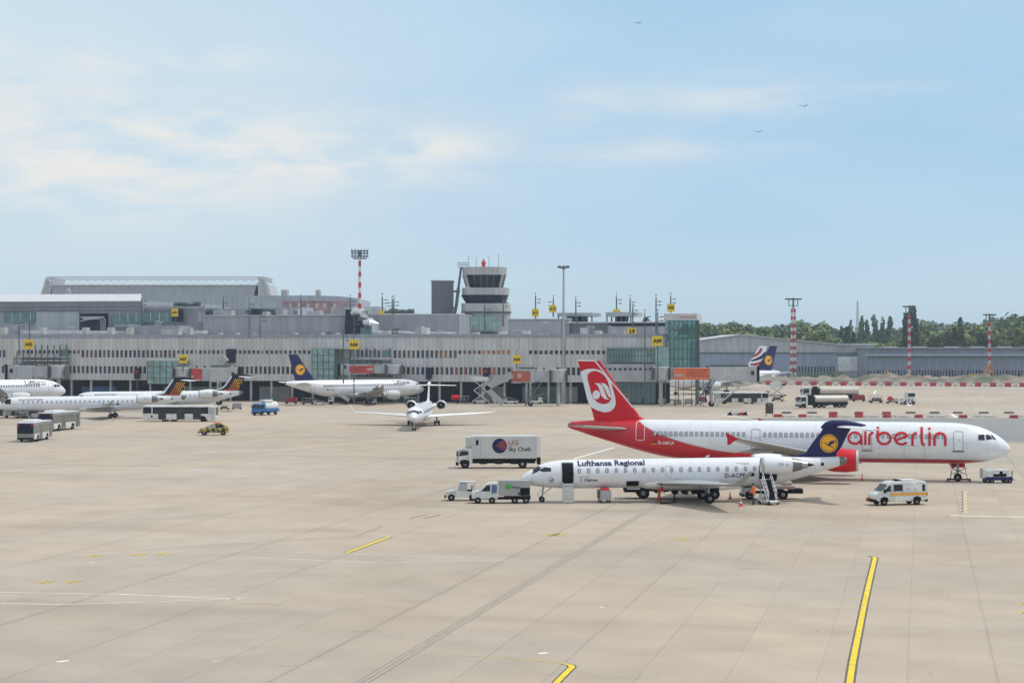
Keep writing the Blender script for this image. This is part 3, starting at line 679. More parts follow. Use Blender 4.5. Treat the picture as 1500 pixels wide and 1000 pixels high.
# nose to the right, seen from its starboard side
ww = .225
def glyphs():
    out = []; x = 0; r = .60; xh = 1.34; A = 1.80
    def vline(x, a, b): return stroke([(x, a), (x, b)], ww)
    def bowl(cx): return stroke(arc(cx, xh/2, r, 0, 348, 28, rz=xh/2-ww/2), ww, True)
    x = r+.1
    out += [bowl(x), vline(x+r, 0, xh/2)]; x += r+.40           # a
    out += [vline(x, 0, xh-.02), rect(x-.12, x+.12, xh+.2, xh+.4)]; x += .38   # i
    out += [vline(x, 0, xh*.62), stroke(arc(x+.42, xh*.62, .42, 180, 92, 8, rz=xh*.38-ww/2), ww)]; x += .78  # r
    out += [vline(x, xh*.45, A), bowl(x+r)]; x += 2*r+.42        # b
    out += [stroke(arc(x+r, xh/2, r, 20, 322, 24, rz=xh/2-ww/2), ww), stroke([(x+.12, xh*.38), (x+2*r-.02, xh*.70)], ww*.9)]; x += 2*r+.42      # e
    out += [vline(x, 0, xh*.62), stroke(arc(x+.42, xh*.62, .42, 180, 92, 8, rz=xh*.38-ww/2), ww)]; x += .86  # r
    out += [stroke([(x, A), (x, .38)]+arc(x+.3, .38, .3, 190, 268, 6, rz=.28), ww)]; x += .72   # l
    out += [vline(x, 0, xh-.02), rect(x-.12, x+.12, xh+.2, xh+.4)]; x += .46  # i
    out += [vline(x, 0, xh*.55), stroke(arc(x+.5, xh*.55, .5, 180, 0, 16, rz=xh*.45-ww/2)+[(x+1.0, 0)], ww)]; x += 1.0
    return out, x
gl, wd = glyphs(); kx = 9.55/wd
decal('airline_title', [([(x*kx, z) for x, z in v], f) for v, f in gl], yfA, -1, RED, A321, 15.85, 3.62, -1, cell=.16, off=.02)
decal('registration', [text_shape('D-ABCA', .46, .02)], yfA, -1, WHITE, A321, 35.0, 3.42, -1, cell=.15)
decal('flag', [rect(0, .55, .16, .24)], yfA, -1, BLACK, A321, 35.75, 3.42, -1); decal('flag', [rect(0, .55, .0, .08)], yfA, -1, YEL, A321, 35.75, 3.42, -1)
# tail emblem: tilted white ring round a red field with a white ball and two curved strokes
tl = []
def fz(px, py):   # photo px on the tail -> (d, z) in aircraft coordinates
    return (1480-px)/14.55+.05, 11.95-(py-531)/14.62
def ringpts(pl): return [fz(840+x/11.11, 525+y/11.11) for x, y in pl]
outer = ringpts([(105, 262), (150, 225), (230, 203), (330, 200), (430, 222), (510, 275), (555, 325), (590, 380), (625, 425), (665, 560), (700, 690), (708, 790), (680, 870), (610, 925), (520, 937), (400, 910), (310, 865), (262, 835), (215, 700), (160, 480)])
inner = ringpts([(225, 300), (275, 252), (350, 235), (430, 255), (500, 305), (545, 360), (575, 420), (600, 520), (625, 620), (632, 700), (600, 765), (540, 797), (470, 798), (390, 765), (320, 700), (285, 610), (250, 480), (222, 370)])
b_ = decal('tail_emblem', [poly_shape(outer)], hyA, -1, WHITE, A321, 0, 0, 1, flat=True)
decal('emblem_field', [poly_shape(inner)], hyA, -1, RED, b_, 0, 0, 1, flat=True, off=.02)
decal('emblem_strokes', [ell(*fz(840+375/11.11, 525+642/11.11), .40, .46), poly_shape(ringpts([(345, 440), (430, 450), (485, 500), (520, 600), (560, 690), (600, 722), (520, 712), (470, 670), (440, 590), (410, 500)])),
       poly_shape(ringpts([(450, 440), (520, 450), (575, 500), (610, 600), (632, 680), (600, 690), (550, 610), (510, 520)]))], hyA, -1, WHITE, b_, 0, 0, 1, flat=True, off=.03)
decal('fin_edge', [stroke(ringpts([(60, 60), (350, 65), (500, 250), (640, 430), (889, 720), (1000, 850)]), .13)], hyA, -1, WHITE, A321, 0, 0, 1, flat=True, off=.035)
place_ac(A321, math.radians(-13), 0, (5.1, 704.5, 0), 1480, 833, 44.7)
# ---- the regional jet in front of it
CRJP = math.radians(.55)
CR, yfC = regional_jet('white regional jet in the middle with amber crane emblem on navy tail and open doors', pitch=CRJP, livery='navy', title=('Lufthansa Regional', .62, 5.2, 3.36, 6.25, NAVY), reg=('D-ACPE', 18.85, 2.12))
b_ = decal('open_door', [rect(3.78, 4.8, 1.72, 3.62)], yfC, 1, BLACK, CR, 0, 0, 1, cell=.15)
decal('door_frame', [outline(3.74, 4.84, 1.68, 3.66, .05, .1)], yfC, 1, GREYP, b_, 0, 0, 1, cell=.15, off=.02)
m_ = MB()
m_.mi = 0; m_.box(-4.78, -4.73, 1.28, 1.5, -.02, 1.9); m_.box(-3.85, -3.8, 1.28, 1.5, -.02, 1.9)
for k in range(7): m_.box(-4.73, -3.85, 1.26+.02*k, 1.52, .02+.26*k, .22+.26*k)
m_.bar((-4.85, 1.55, .0), (-4.85, 1.4, 2.0), .04); m_.bar((-3.75, 1.55, .0), (-3.75, 1.4, 2.0), .04)
m_.build('airstair', GREYL, CR)
decal('hold_opening', [rect(0, 1.15, 0, .5)], yfC, 1, BLACK, CR, 9.75, 1.42, 1, cell=.1)
MB().box(-10.95, -9.75, 1.15, 1.9, 1.2, 1.25).build('hold_door', GREYP, CR)
decal('nose_emblem', [stroke(arc(0, 0, .24, 0, 345, 20), .03, True)]+crane_shapes(0, 0, .3), yfC, 1, NAVY, CR, 2.75, 2.1, 1, flat=True, off=.03)
decal('small_lettering', [text_shape('operated by', .2, .01)], yfC, 1, GREYP, CR, 5.3, 2.32, 1, flat=True, off=.02)
decal('small_lettering', [text_shape('CityLine', .36, .03)], yfC, 1, NAVY, CR, 5.8, 1.95, 1, cell=.15)
decal('small_lettering', [rect(0, 1.2, .12, .16), rect(.5, 1.2, 0, .04)], yfC, 1, GREYP, CR, 20.0, 3.3, 1, cell=.15)
decal('small_emblem', [stroke(arc(0, 0, .13, 0, 340, 14), .03, True)], yfC, 1, NAVY, CR, 5.5, 2.08, 1, flat=True, off=.02)
decal('rear_door_opening', [rect(0, 1.7, 0, 1.45)], yfC, 1, BLACK, CR, 22.1, 1.75, 1, cell=.15)
place_ac(CR, math.radians(183), CRJP, (1.95, 735, 0), 763, 1240, 30.6)
# ---- the others
E1, _y = regional_jet('nearer of the two white regional jets with dotted navy tails', plug=4.1, pitch=CRJP, livery='checker', title=('eurowings', .62, 4.4, 3.2, 4.4, GREYP), reg=('D-ACNA', 15.6, 2.15), group='regional jets with dotted tails')
decal('open_door', [rect(1.9, 3.0, 2.6, 3.5)], _y, 1, BLACK, E1, 0, 0, 1, cell=.15)
place_ac(E1, math.radians(182), CRJP, (21, 612.5, 1.5), -6, 272, 34.7)
E2, _y = regional_jet('farther of the two white regional jets with dotted navy tails', plug=4.1, pitch=CRJP, livery='checker', title=('eurowings', .55, 5.0, 3.2, 4.4, GREYP), reg=('D-ACNQ', 15.6, 2.15), group='regional jets with dotted tails')
place_ac(E2, math.radians(181), CRJP, (21, 602, 0), 104, 356, 34.7)
HO, _y = regional_jet('white regional jet with plain fin taxiing nose-on across the open apron', plug=4.1, pitch=CRJP*.6, livery='white', sides=(1, -1))
place_ac(HO, math.radians(-91.2), 0, (1.95, 631, 0), 605, None, 34.7, k0=1.12); HO.scale.z *= .88
AL, _y, _h, _p = airliner('white airliner with amber crane on its navy fin, parked under the A04 sign', livery='blue', title=('Lufthansa', 1.2, 4.9, 4.76, NAVY), group='white airliners with blue titles at the terminal')
place_ac(AL, math.radians(33), 0, (17.7, 590.5, -4.2), 621, 418, 37.57)
AL2, _y, _h, _p = airliner('white airliner cut off by the photo edge, its nose by the A02 sign', livery='blue', title=('Lufthansa', 1.2, 4.9, 4.76, NAVY), group='white airliners with blue titles at the terminal')
place_ac(AL2, math.radians(36), 0, (17.7, 597, -4.2), 96, None, 37.57, k0=1.06)
AL3, _y, _h, _p = airliner('white airliner with a navy crane fin before the grey hangar', livery='blue', sides=(1,))
place_ac(AL3, math.radians(211), 0, (17.7, 578, 4.2), 965, 1142, 37.57)
AL4, _y, hyU, P6 = airliner('white airliner with red and blue waves on its fin, behind the navy fin', livery='union', sides=(1,))
UR = mat('wave_red_paint', (.34, .02, .04), .5)
for pts, w_, m_ in ((((41.9, 11.3), (41.3, 10.2), (40.0, 9.4), (38.8, 8.9)), (.9, .8, .7, .3), UR), (((43.2, 10.0), (41.8, 8.8), (40.4, 8.3), (38.6, 7.9)), (1.0, .9, .7, .4), NAVY), (((42.6, 7.7), (41.0, 7.1), (39.8, 6.9), (38.3, 6.9)), (.9, .9, .8, .5), UR), (((42.0, 6.3), (40.5, 6.1), (38.5, 6.2)), (.6, .6, .4), NAVY)):
    decal('tail_wave', [stroke([(d+P6, z) for d, z in pts], list(w_))], hyU, 1, m_, AL4, 0, 0, 1, flat=True)
place_ac(AL4, math.radians(203), 0, (17.7, 571.5, 4.2), 950, 1127, 37.57)
# small far aircraft on the grass side
def far_jet(px, py, th, span_px, label):
    r, _ = regional_jet(label, livery='white', sides=(1,) if False else (), group='small jets before the long blue hangar')
    place_ac(r, th, 0, (15, py, 0), px, None, 30.6, k0=1.)
    D = F*H/(py-YH); k = span_px/(8.5*F/D); r.scale = (k,)*3
    return r
far_jet(1329, 552.5, math.radians(-76), 22, 'small white T-tailed jet beside the yellow excavator')
far_jet(1406, 552.5, math.radians(-76), 22, 'small white T-tailed jet between the two right-hand striped masts')
far_jet(1030, 553, math.radians(-82), 17, 'tiny white T-tailed jet seen just above the orange bridge banner')
# ---------------------------------------------------------------- the terminal
c13, s13 = math.cos(math.radians(13)), math.sin(math.radians(13))
TO = G(700, 590)                       # facade frame: u along it to the right (and nearer), v into the building
def TU(px, v=0.):
    k = (px-750)/F; return (k*(TO.y+v*c13)-TO.x-v*s13)/(c13+k*s13)
def TZ(px, py, v=0.):
    u = TU(px, v); Y = TO.y-u*s13+v*c13; return H-(py-YH)*Y/F
def panel_mat(name, col, pitch, depth=.35, rough=.7, axis=0, dirt=.25, lw=.05):
    m = bpy.data.materials.new(name); m.use_nodes = True; n = m.node_tree.nodes; l = m.node_tree.links; b = n['Principled BSDF']
    b.inputs['Roughness'].default_value = rough
    t = n.new('ShaderNodeTexCoord'); s = n.new('ShaderNodeSeparateXYZ'); l.new(t.outputs['Object'], s.inputs[0])
    def M(op, a, c=None):
        q = n.new('ShaderNodeMath'); q.operation = op
        for i, v in enumerate((a, c)):
            if v is None: continue
            if isinstance(v, (int, float)): q.inputs[i].default_value = v
            else: l.new(v, q.inputs[i])
        return q.outputs[0]
    P = M('DIVIDE', s.outputs[axis], pitch); fr = M('FRACT', P); fl = M('FLOOR', P)
    w = n.new('ShaderNodeTexWhiteNoise'); w.noise_dimensions = '1D'; l.new(fl, w.inputs['W'])
    ln = M('LESS_THAN', fr, lw/pitch)
    mp = n.new('ShaderNodeMapping'); mp.inputs['Scale'].default_value = (.6, .6, .12); l.new(t.outputs['Object'], mp.inputs[0])
    z = n.new('ShaderNodeTexNoise'); z.inputs['Scale'].default_value = 1; z.inputs['Detail'].default_value = 6; l.new(mp.outputs[0], z.inputs['Vector'])
    r = n.new('ShaderNodeMapRange'); r.inputs['From Min'].default_value = .35; r.inputs['From Max'].default_value = .75; r.inputs['To Min'].default_value = 1.03; r.inputs['To Max'].default_value = 1-dirt
    l.new(z.outputs['Fac'], r.inputs['Value'])
    f = M('MULTIPLY', M('MULTIPLY', r.outputs[0], M('SUBTRACT', 1, M('MULTIPLY', ln, depth))), M('ADD', .97, M('MULTIPLY', w.outputs['Value'], .05)))
    mx = n.new('ShaderNodeMix'); mx.data_type = 'RGBA'; mx.blend_type = 'MULTIPLY'; mx.inputs[0].default_value = 1
    mx.inputs[6].default_value = (*col, 1); l.new(f, mx.inputs[7]); l.new(mx.outputs[2], b.inputs['Base Color'])
    return m
PANEL = panel_mat('pale_concrete_panels', (.555, .548, .54), 1.12, .42, lw=.09)
ROOFG = panel_mat('grey_cladding', (.32, .335, .37), 3.4, .25)
ROOFG2 = panel_mat('blue_grey_cladding', (.38, .40, .44), 5.1, .25)
ROOFL = panel_mat('pale_metal_roof', (.56, .57, .57), 1.9, .3, rough=.4)
CONC = mat('weathered_concrete', (.44, .43, .42), .85, var=.3, scale=.4)
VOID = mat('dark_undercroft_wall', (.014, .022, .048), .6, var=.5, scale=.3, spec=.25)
TEAL = mat('teal_glazing', (.09, .19, .19), .12, spec=.8, var=.3, scale=.5)
TEALL = mat('pale_teal_glazing', (.26, .40, .37), .15, spec=.7, var=.35, scale=.6)
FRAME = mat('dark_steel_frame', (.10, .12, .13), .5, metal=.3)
PIPE = mat('silver_duct', (.6, .61, .6), .25, metal=.8)
term = empty('terminal_building', 'long grey panelled terminal with two rows of coloured windows behind the parked aircraft', 'terminal', (TO.x, TO.y, 0), math.radians(-13))
def tb(name, px0, px1, py0, py1, v, dep, m, b=None, parent=None):
    """box on the terminal from photo extents, front face v metres behind the facade"""
    pm = (px0+px1)/2; q = b or MB(); q.box(TU(px0, v), TU(px1, v), v, v+dep, TZ(pm, py1, v), TZ(pm, py0, v))
    if b is None: return q.build(name, m, parent or term)
z1, z2, z3, z4, z5, z6 = TZ(700, 494.4), TZ(700, 513), TZ(700, 524.3), TZ(700, 537.6), TZ(700, 548.8), TZ(700, 559)
zs = TZ(700, 518.6); zsl = TZ(700, 542.5)
U0, U1 = TU(-60), TU(978)
gaps = [(-60, 20), (20, 98), (457, 572)]      # open bays in the facade
wall = MB(); pal = [(.02, .03, .07), (.03, .06, .17), (.14, .10, .08), (.20, .07, .05), (.06, .065, .07), (.02, .025, .03), (.22, .13, .08), (.04, .11, .14)]
orange = [(.70, .27, .08), (.75, .35, .14), (.45, .14, .06), (.12, .10, .12), (.06, .08, .16)]
redp = [(.45, .10, .05), (.3, .05, .04), (.06, .07, .09), (.5, .16, .06)]
wmats = {}
def wm(c):
    if c not in wmats:
        wmats[c] = mat('tinted_window_%d' % len(wmats), c, .25, spec=.6, var=.35, scale=1.5)
    return wmats[c]
rnd = random.Random(3)
def band(zl, zh, a, b_): wall.box(TU(a), TU(b_), 0, .5, zl, zh)
band(z2, z1, -60, 978); 
def row(zt, zlong, spans):
    """spans: (px0, px1, pitch px, window-bottom z, palette); piers between the panes, wall below them"""
    for a, b_, pit, zb, pl in spans:
        n = max(1, round((b_-a)/pit)); ua, ub = TU(a), TU(b_); st = (ub-ua)/n
        if pl is None: wall.box(ua, ub, 0, .5, zlong, zt); continue
        for k in range(n):
            x = ua+k*st; wall.box(x, x+st*.36, 0, .5, zb, zt)
            c = rnd.choice(pl); win.append((x+st*.36, x+st, zb, zt, c, (zt-zb)))
        if zb > zlong+.01: wall.box(ua, ub, 0, .5, zlong, zb)
win = []
row(z2, z3, [(-60, 8, 6.4, z3, [pal[1]]), (8, 24, 9, 0, None), (24, 98, 6.4, zs, [pal[5], pal[0]]), (98, 117, 6.4, zs, [pal[2], pal[3]]), (117, 257, 6.46, z3, pal[:7]), (257, 400, 6.5, zs, [pal[2], pal[1], orange[1], pal[6], pal[4], orange[3]]), (400, 455, 6.5, zs, [pal[6], pal[1], orange[3]]),
              (455, 520, 9, 0, None), (520, 557, 6.7, z3, [pal[4], (.12, .14, .16)]), (557, 574, 9, 0, None), (574, 669, 6.95, z3, [pal[2], pal[6], pal[0], pal[7], (.35, .2, .1)]), (669, 747, 6.95, zs, orange), (747, 772, 9, 0, None), (772, 972, 7.65, zs, [pal[5], (.03, .04, .045)]), (972, 978, 9, 0, None)])
band(z4, z3, -60, 20); band(z4, z3, 98, 457); band(z4, z3, 572, 978)
row(z4, z5, [(-60, 20, 6.4, z5, [pal[1]]), (98, 214, 6.46, z5, [pal[5], pal[1], pal[4], pal[0]]), (214, 338, 9, 0, None), (338, 430, 6.6, z5, [pal[5], pal[2], pal[4]]), (430, 457, 9, 0, None), (572, 664, 6.95, z5, [pal[1], pal[3], pal[0], pal[5]]), (664, 747, 6.95, z5, redp), (747, 812, 9, 0, None), (812, 850, 6.95, z5, [pal[0], pal[5]]), (850, 880, 9, 0, None), (880, 957, 7.6, zsl, [pal[0], pal[1]]), (957, 978, 9, 0, None)])
band(z6, z5, -60, 20); band(z6, z5, 98, 457); band(z6, z5, 572, 978)
wall.box(U0, U1, .5, 40, z6, z1-.15)            # the body of the building behind the panes
wall.build('wall', PANEL, term)
longw = [w for w in win if w[5] > 1.2][:98]; rest = [w for w in win if w not in longw]
for x0, x1, zb, zt, c, _h in longw:
    MB().box(x0+.04, x1-.04, .28, .34, zb+.04, zt-.04).build('window', wm(c), term)
cols = []; b = MB()
for x0, x1, zb, zt, c, _h in rest:
    if c not in cols: cols.append(c)
    b.mi = cols.index(c); b.box(x0+.04, x1-.04, .28, .34, zb+.04, zt-.04)
b.build('window_row', [wm(c) for c in cols], term)['kind'] = 'stuff'
b = MB(); b.box(U0, U1, -.12, 1.2, z1, z1+.25); b.box(U0, U1, 1.2, 2.0, z1, TZ(700, 489.5)); b.build('parapet', ROOFG, term)
tb('roof', -60, 976, 489.5, 493.8, 2.0, 40, CONC)
# undercroft
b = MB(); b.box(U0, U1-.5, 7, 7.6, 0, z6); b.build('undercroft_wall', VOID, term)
b = MB()
for k in range(34):
    u = U0+4+k*(U1-U0-6)/33; b.box(u, u+.5, .6, 1.1, 0, z6)
b.build('column_row', CONC, term)['kind'] = 'stuff'
for px0, px1, m_ in ((560, 600, TEAL), (640, 668, VOID), (380, 425, GREYP), (765, 815, TEAL), (828, 846, GREYL), (120, 170, BLUE), (240, 330, TEALL), (700, 740, GREYP)):
    tb('roller_door', px0, px1, 566, 588.5, 6.6, .4, m_)
# open bays with galleries and glass boxes
def bay(a, b_, yt, yb, v, dep, m, nm='glass_bay', cols_=8, rows_=4):
    g_ = tb(nm, a, b_, yt, yb, v, dep, m); q = MB(); pm = (a+b_)/2
    ua, ub, zt, zb = TU(a, v), TU(b_, v), TZ(pm, yt, v), TZ(pm, yb, v)
    for k in range(cols_+1):
        u = ua+(ub-ua)*k/cols_; q.box(u-.07, u+.07, v-.1, v-.003, zb, zt)
    for k in range(rows_+1):
        z = zb+(zt-zb)*k/rows_; q.box(ua, ub, v-.14, v-.103, z-.06, z+.06)
    q.build('glazing_bars', FRAME, g_); return g_
bay(457, 490, 510, 560, -3, 4, TEALL, cols_=4, rows_=5)
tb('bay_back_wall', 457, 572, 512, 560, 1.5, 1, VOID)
for a, b_, yt, yb, v in ((456, 514, 508.5, 511, -3.2), (514, 572, 523, 527, -1), (514, 572, 532, 535, -1), (520, 572, 540, 546, -1.5), (500, 572, 552, 556, -1)):
    tb('gallery_slab', a, b_, yt, yb, v, 5, CONC)
tb('gallery_infill', 560, 572, 513, 532, -.5, 2, TEAL)
for px in (492, 501, 512, 524, 536, 548, 570): tb('gallery_post', px, px+1.6, 510, 560, -.6, .4, FRAME)
bay(216, 262, 528.5, 562, -4, 5, TEALL, cols_=5, rows_=4)
tb('gallery_slab', 214, 268, 526, 528.5, -4.3, 6, GREYL)
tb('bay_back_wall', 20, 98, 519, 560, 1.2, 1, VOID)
for yt in (522, 527, 533, 541, 549): tb('gallery_slab', 22, 97, yt, yt+1.8, -2, 3.5, CONC if yt < 540 else FRAME)
for px in range(24, 98, 9): tb('gallery_post', px, px+1.1, 505 if px > 50 else 514, 556, -2.1, .3, FRAME)
tb('gallery_infill', 87, 97, 512, 556, -1.6, 2, TEAL)
tb('stair_hood', 331.5, 344, 511, 531, -.6, 1.5, VOID); 
q = MB(); q.bar((TU(318), -2, TZ(318, 545)), (TU(336), -2, TZ(336, 524)), 1.1, 1.6); q.build('stair_flight', GREYP, term)
bay(890, 925, 510, 531, -1.2, 2, TEAL, cols_=8, rows_=2); bay(925, 968, 510, 531, -.8, 1.6, TEALL, cols_=9, rows_=2)
tb('bay_roof', 888, 970, 507.5, 510, -1.5, 3, GREYP)
bay(862, 960, 559.5, 589.5, -.6, 1.5, TEAL, cols_=14, rows_=4)
tb('link_corridor', 872, 960, 533, 559, -2.2, 2.1, panel_mat('corridor_panels', (.42, .43, .44), 1.5, .2))
q = MB()
for k in range(10):
    px = 884+k*7.4; q.box(TU(px, -2.3), TU(px+4.2, -2.3), -2.24, -2.203, TZ(px, 542.3, -2.2), TZ(px, 538.5, -2.2))
q.build('corridor_window_row', wm(pal[0]), term)['kind'] = 'stuff'
# storeys set back on the roof
tb('upper_storey', -60, 208, 441, 491, 24, 60, ROOFG); tb('upper_storey', 208, 300, 450, 491, 25, 60, ROOFG)
q = MB(); q.loft([[(TU(-60, 23), 23, TZ(60, 441.5, 23)), (TU(208, 23), 23, TZ(208, 441.5, 23)), (TU(208, 60), 60, TZ(208, 431, 60)), (TU(-60, 60), 60, TZ(60, 431, 60))],
                  [(TU(-60, 23), 23, TZ(60, 440.9, 23)), (TU(208, 23), 23, TZ(208, 440.9, 23)), (TU(208, 60), 60, TZ(208, 430.5, 60)), (TU(-60, 60), 60, TZ(60, 430.5, 60))]]); q.build('metal_roof', ROOFL, term)
for a, b_, yt, yb, m_ in ((6, 52, 457.5, 472, TEAL), (53, 116, 456, 484, ROOFG2), (162, 208, 460, 482, TEAL), (209, 250, 457, 471.5, TEAL), (253, 268, 452, 471, VOID), (117, 158, 459, 485, VOID), (290, 300, 456, 472, ROOFG2)):
    tb('window_strip', a, b_, yt, yb, 23.7, .3, m_)
for k, px in enumerate((17, 29, 44, 175, 187, 199, 220, 233, 244)): tb('mullion', px, px+.9, 458, 471.5, 23.6, .1, GREYL)
for yt, a in ((449, -60), (454.5, -60)): tb('roof_edge', a, 300, yt, yt+.8, 23.4, .3, FRAME)
tb('skylight', 30, 58, 483.5, 489, 14, 4, ROOFL); tb('skylight', 64, 118, 483.5, 489, 14, 4, ROOFL); tb('skylight', 125, 190, 484, 489, 14, 4, ROOFL); tb('skylight', 262, 298, 484, 489, 14, 4, ROOFL)
tb('roof_room', 188, 262, 477, 492, 12, 8, ROOFG); tb('roof_room', 236, 262, 482, 494, 10, 2, CONC); tb('roof_room', 168, 188, 475, 478, 13, 8, ROOFG)
for px in (3, 61, 123, 160, 188, 275): tb('roof_fan', px-3, px+3.5, 479.5, 489.5, 9, 2, CONC)
q = MB()
for k, px in enumerate((148, 151, 154)):
    x = TU(px, 22); q.tube([(x-5-k, 22, TZ(px, 467-k*1.3, 22)), (x-.6, 22, TZ(px, 467-k*1.3, 22)), (x, 22, TZ(px, 470-k, 22)), (x, 22, TZ(px, 485, 22))], .14, 8)
q.tube([(TU(118, 22), 22, TZ(118, 470, 22)), (TU(140, 22), 22, TZ(146, 466, 22))], .16, 8); q.build('pipework', STEEL, term, smooth=True)
tb('roof_block', 298, 508, 461.5, 492, 18, 30, ROOFG); tb('roof_block', 508, 673, 460, 491.5, 20, 30, ROOFG); tb('roof_block', 744, 822, 467, 491, 16, 25, ROOFG2); tb('roof_block', 822, 834, 465.5, 491, 16.3, 25, ROOFG)
tb('roof_block', 300, 396, 452, 462, 26, 10, ROOFG); tb('roof_block', 396, 440, 450, 462, 28, 10, ROOFG2); tb('roof_block', 485, 520, 449.5, 461, 24, 8, CONC); tb('roof_block', 532, 556, 449, 460, 26, 6, ROOFL)
for a, b_, yt in ((298, 508, 461.2), (508, 673, 459.7), (744, 834, 466.7)): tb('roof_edge', a, b_, yt, yt+1.1, 15.6 if a == 744 else 17.6, .4, GREYL)
tb('roof_block', 834, 890, 472, 491, 18, 20, ROOFG); tb('roof_block', 890, 974, 476, 491, 16, 20, ROOFG2); tb('roof_edge', 830, 975, 471, 473, 15.5, 24, GREYL); tb('roof_band', 895, 975, 474, 477.5, 15.8, .2, VOID)
for a, b_, yt, cy in ((816, 868, 458, 463), (887, 930, 457, 463)):
    tb('roof_pavilion', a, b_, yt, cy, 20, 12, ROOFG2)
    for px in range(a+1, b_, 7): tb('pavilion_post', px, px+1.6, cy, 472, 21, .5, FRAME)
    tb('pavilion_core', a+14, b_-14, cy, 472, 23, 5, VOID)
for px in (312, 327, 368, 384, 404, 424, 430, 450, 462): tb('roof_unit', px, px+rnd.uniform(6, 12), 457.5-rnd.uniform(0, 6), 461.6, 22, 3, rnd.choice([CONC, VOID, ROOFG2]))
for px, yt in ((545, 486), (608, 478), (616, 480), (560, 484), (765, 484), (905, 484), (850, 480), (870, 484), (730, 486), (690, 486)): tb('roof_unit', px, px+9, yt, 491, 8, 3, rnd.choice([CONC, ROOFL, GREYP]))
q = MB(); x = TU(514, 17)
def duct(pts, r):
    q.tube([(TU(px, v), v, TZ(px, py, v)) for px, py, v in pts], r, 12)
duct([(518, 458, 17), (527, 456, 16), (533, 459, 15), (534, 466, 15)], 1.15); duct([(536, 472, 15), (545, 471.5, 14), (550, 476, 14), (550, 488, 14)], 1.15); duct([(550, 487, 13), (600, 487.5, 13)], .45); duct([(560, 487.5, 13), (668, 488, 12.5)], .3)
q.build('ventilation_duct', PIPE, term, smooth=True)
ODG = mat('oxidised_duct_metal', (.16, .20, .20), .5, metal=.4, var=.4); rq = random.Random(21)
for a, b_, y0 in ((152, 190, 448), (254, 288, 448), (360, 396, 458), (288, 318, 458), (560, 600, 459), (150, 172, 474)):
    q = MB(); x = a
    while x < b_: w_ = rq.uniform(3, 9); h_ = rq.uniform(2, 7); q.box(TU(x, 26), TU(x+w_, 26), 26, 28.5, TZ(x, y0, 26), TZ(x, y0-h_, 26)); q.tube([(TU(x, 25), 25.5, TZ(x, y0-h_*.6, 25)), (TU(x+w_*1.5, 25), 25.5, TZ(x, y0-h_*.8, 25)), (TU(x+w_*1.6, 25), 25.5, TZ(x, y0, 25))], .35, 6); x += w_*.8
    q.build('rooftop_plant', ODG, term)
for a, yt, yb in ((575, 480, 490), (640, 484, 490), (750, 483, 491), (790, 471, 478), (860, 477, 488), (898, 486, 491), (475, 486, 491), (228, 470, 478), (100, 478, 484), (20, 476, 484)):
    q = MB(); v_ = 11
    for k in range(4): x = a+k*2.6; q.tube([(TU(x, v_), v_, TZ(x, yb, v_)), (TU(x, v_), v_, TZ(x, yt+rq.uniform(0, 3), v_)), (TU(x+rq.uniform(2, 6), v_), v_, TZ(x, yt+rq.uniform(0, 3), v_))], .14, 5)
    q.build('rooftop_pipes', FRAME if a % 2 else STEEL, term)
tb('duct_housing', 505, 528, 470, 489, 15, 3, VOID); tb('duct_housing', 526, 543, 480, 490, 15, 3, TEAL); tb('duct_housing', 506, 518, 453, 470, 16, 3, VOID)
# small cooling units in a row behind the parapet, each its own part
for i, px in enumerate((320, 345, 372, 430, 470, 492, 640, 652, 790, 800, 880, 925, 940)): tb('vent_hood', px, px+4, 487.5, 490.5, 6, 1.2, rnd.choice([GREYL, CONC, METAL]))
# ---------------------------------------------------------------- glass stair tower at the right end
def world_box(name, px0, px1, py0, py1, D, dep, m, parent=None, rz=0.):
    pm = (px0+px1)/2; x0, x1 = (px0-750)*D/F, (px1-750)*D/F
    return MB().box(x0, x1, D, D+dep, H-(py1-YH)*D/F, H-(py0-YH)*D/F).build(name, m, parent)
def rootat(name, label, cat, px, py, group=None, rz=0., D=None):
    p = G(px, py) if D is None else Vector(((px-750)*D/F, D, 0)); return empty(name, label, cat, p, rz, group)
st = rootat('stair_tower', 'tall green glass stair tower at the right end of the terminal', 'tower', 997, 0, D=407, rz=math.radians(-13))
k_ = 407/F; wx = 45*k_; zt = H-(459-YH)*k_; b = MB()
MB().box(-wx/2+.2, wx/2-.2, .2, 7.8, 8.0, zt-1.2).build('glazing', mat('stair_glass', (.10, .30, .28), .1, spec=.8, var=.5, scale=.35), st)
sgm = MATS['stair_glass']; _n = sgm.node_tree.nodes; _l = sgm.node_tree.links; _t = _n.new('ShaderNodeBsdfTransparent'); _t.inputs[0].default_value = (.55, .80, .78, 1); _x = _n.new('ShaderNodeMixShader'); _x.inputs[0].default_value = .58
_l.new(_n['Principled BSDF'].outputs[0], _x.inputs[1]); _l.new(_t.outputs[0], _x.inputs[2]); _l.new(_x.outputs[0], _n['Material Output'].inputs['Surface'])
for i in range(8):
    x = -wx/2+wx*i/7; b.box(x-.09, x+.09, -.05, .15, 0 if i in (0, 3, 7) else 7.9, zt-1)
for i in range(5, 10): b.box(-wx/2, wx/2, -.1, .0, zt*i/9.4-.6, zt*i/9.4-.44)
b.box(-wx/2, wx/2, 0, 8, 7.7, 8.0)
for i in range(4): b.box(wx/2-.15, wx/2+.05, 2*i, 2*i+.18, 0, zt-1)
b.build('frame', FRAME, st)
MB().bbox(-wx/2-.3, wx/2+.3, -.4, 8.3, zt-1.6, zt, .1).build('roof', GREYL, st); MB().box(-wx*.05, wx/2, -.43, -.403, zt-1.1, zt-.6).build('roof_stripe', mat('pink_fascia', (.5, .3, .28), .6), st)
b = MB()
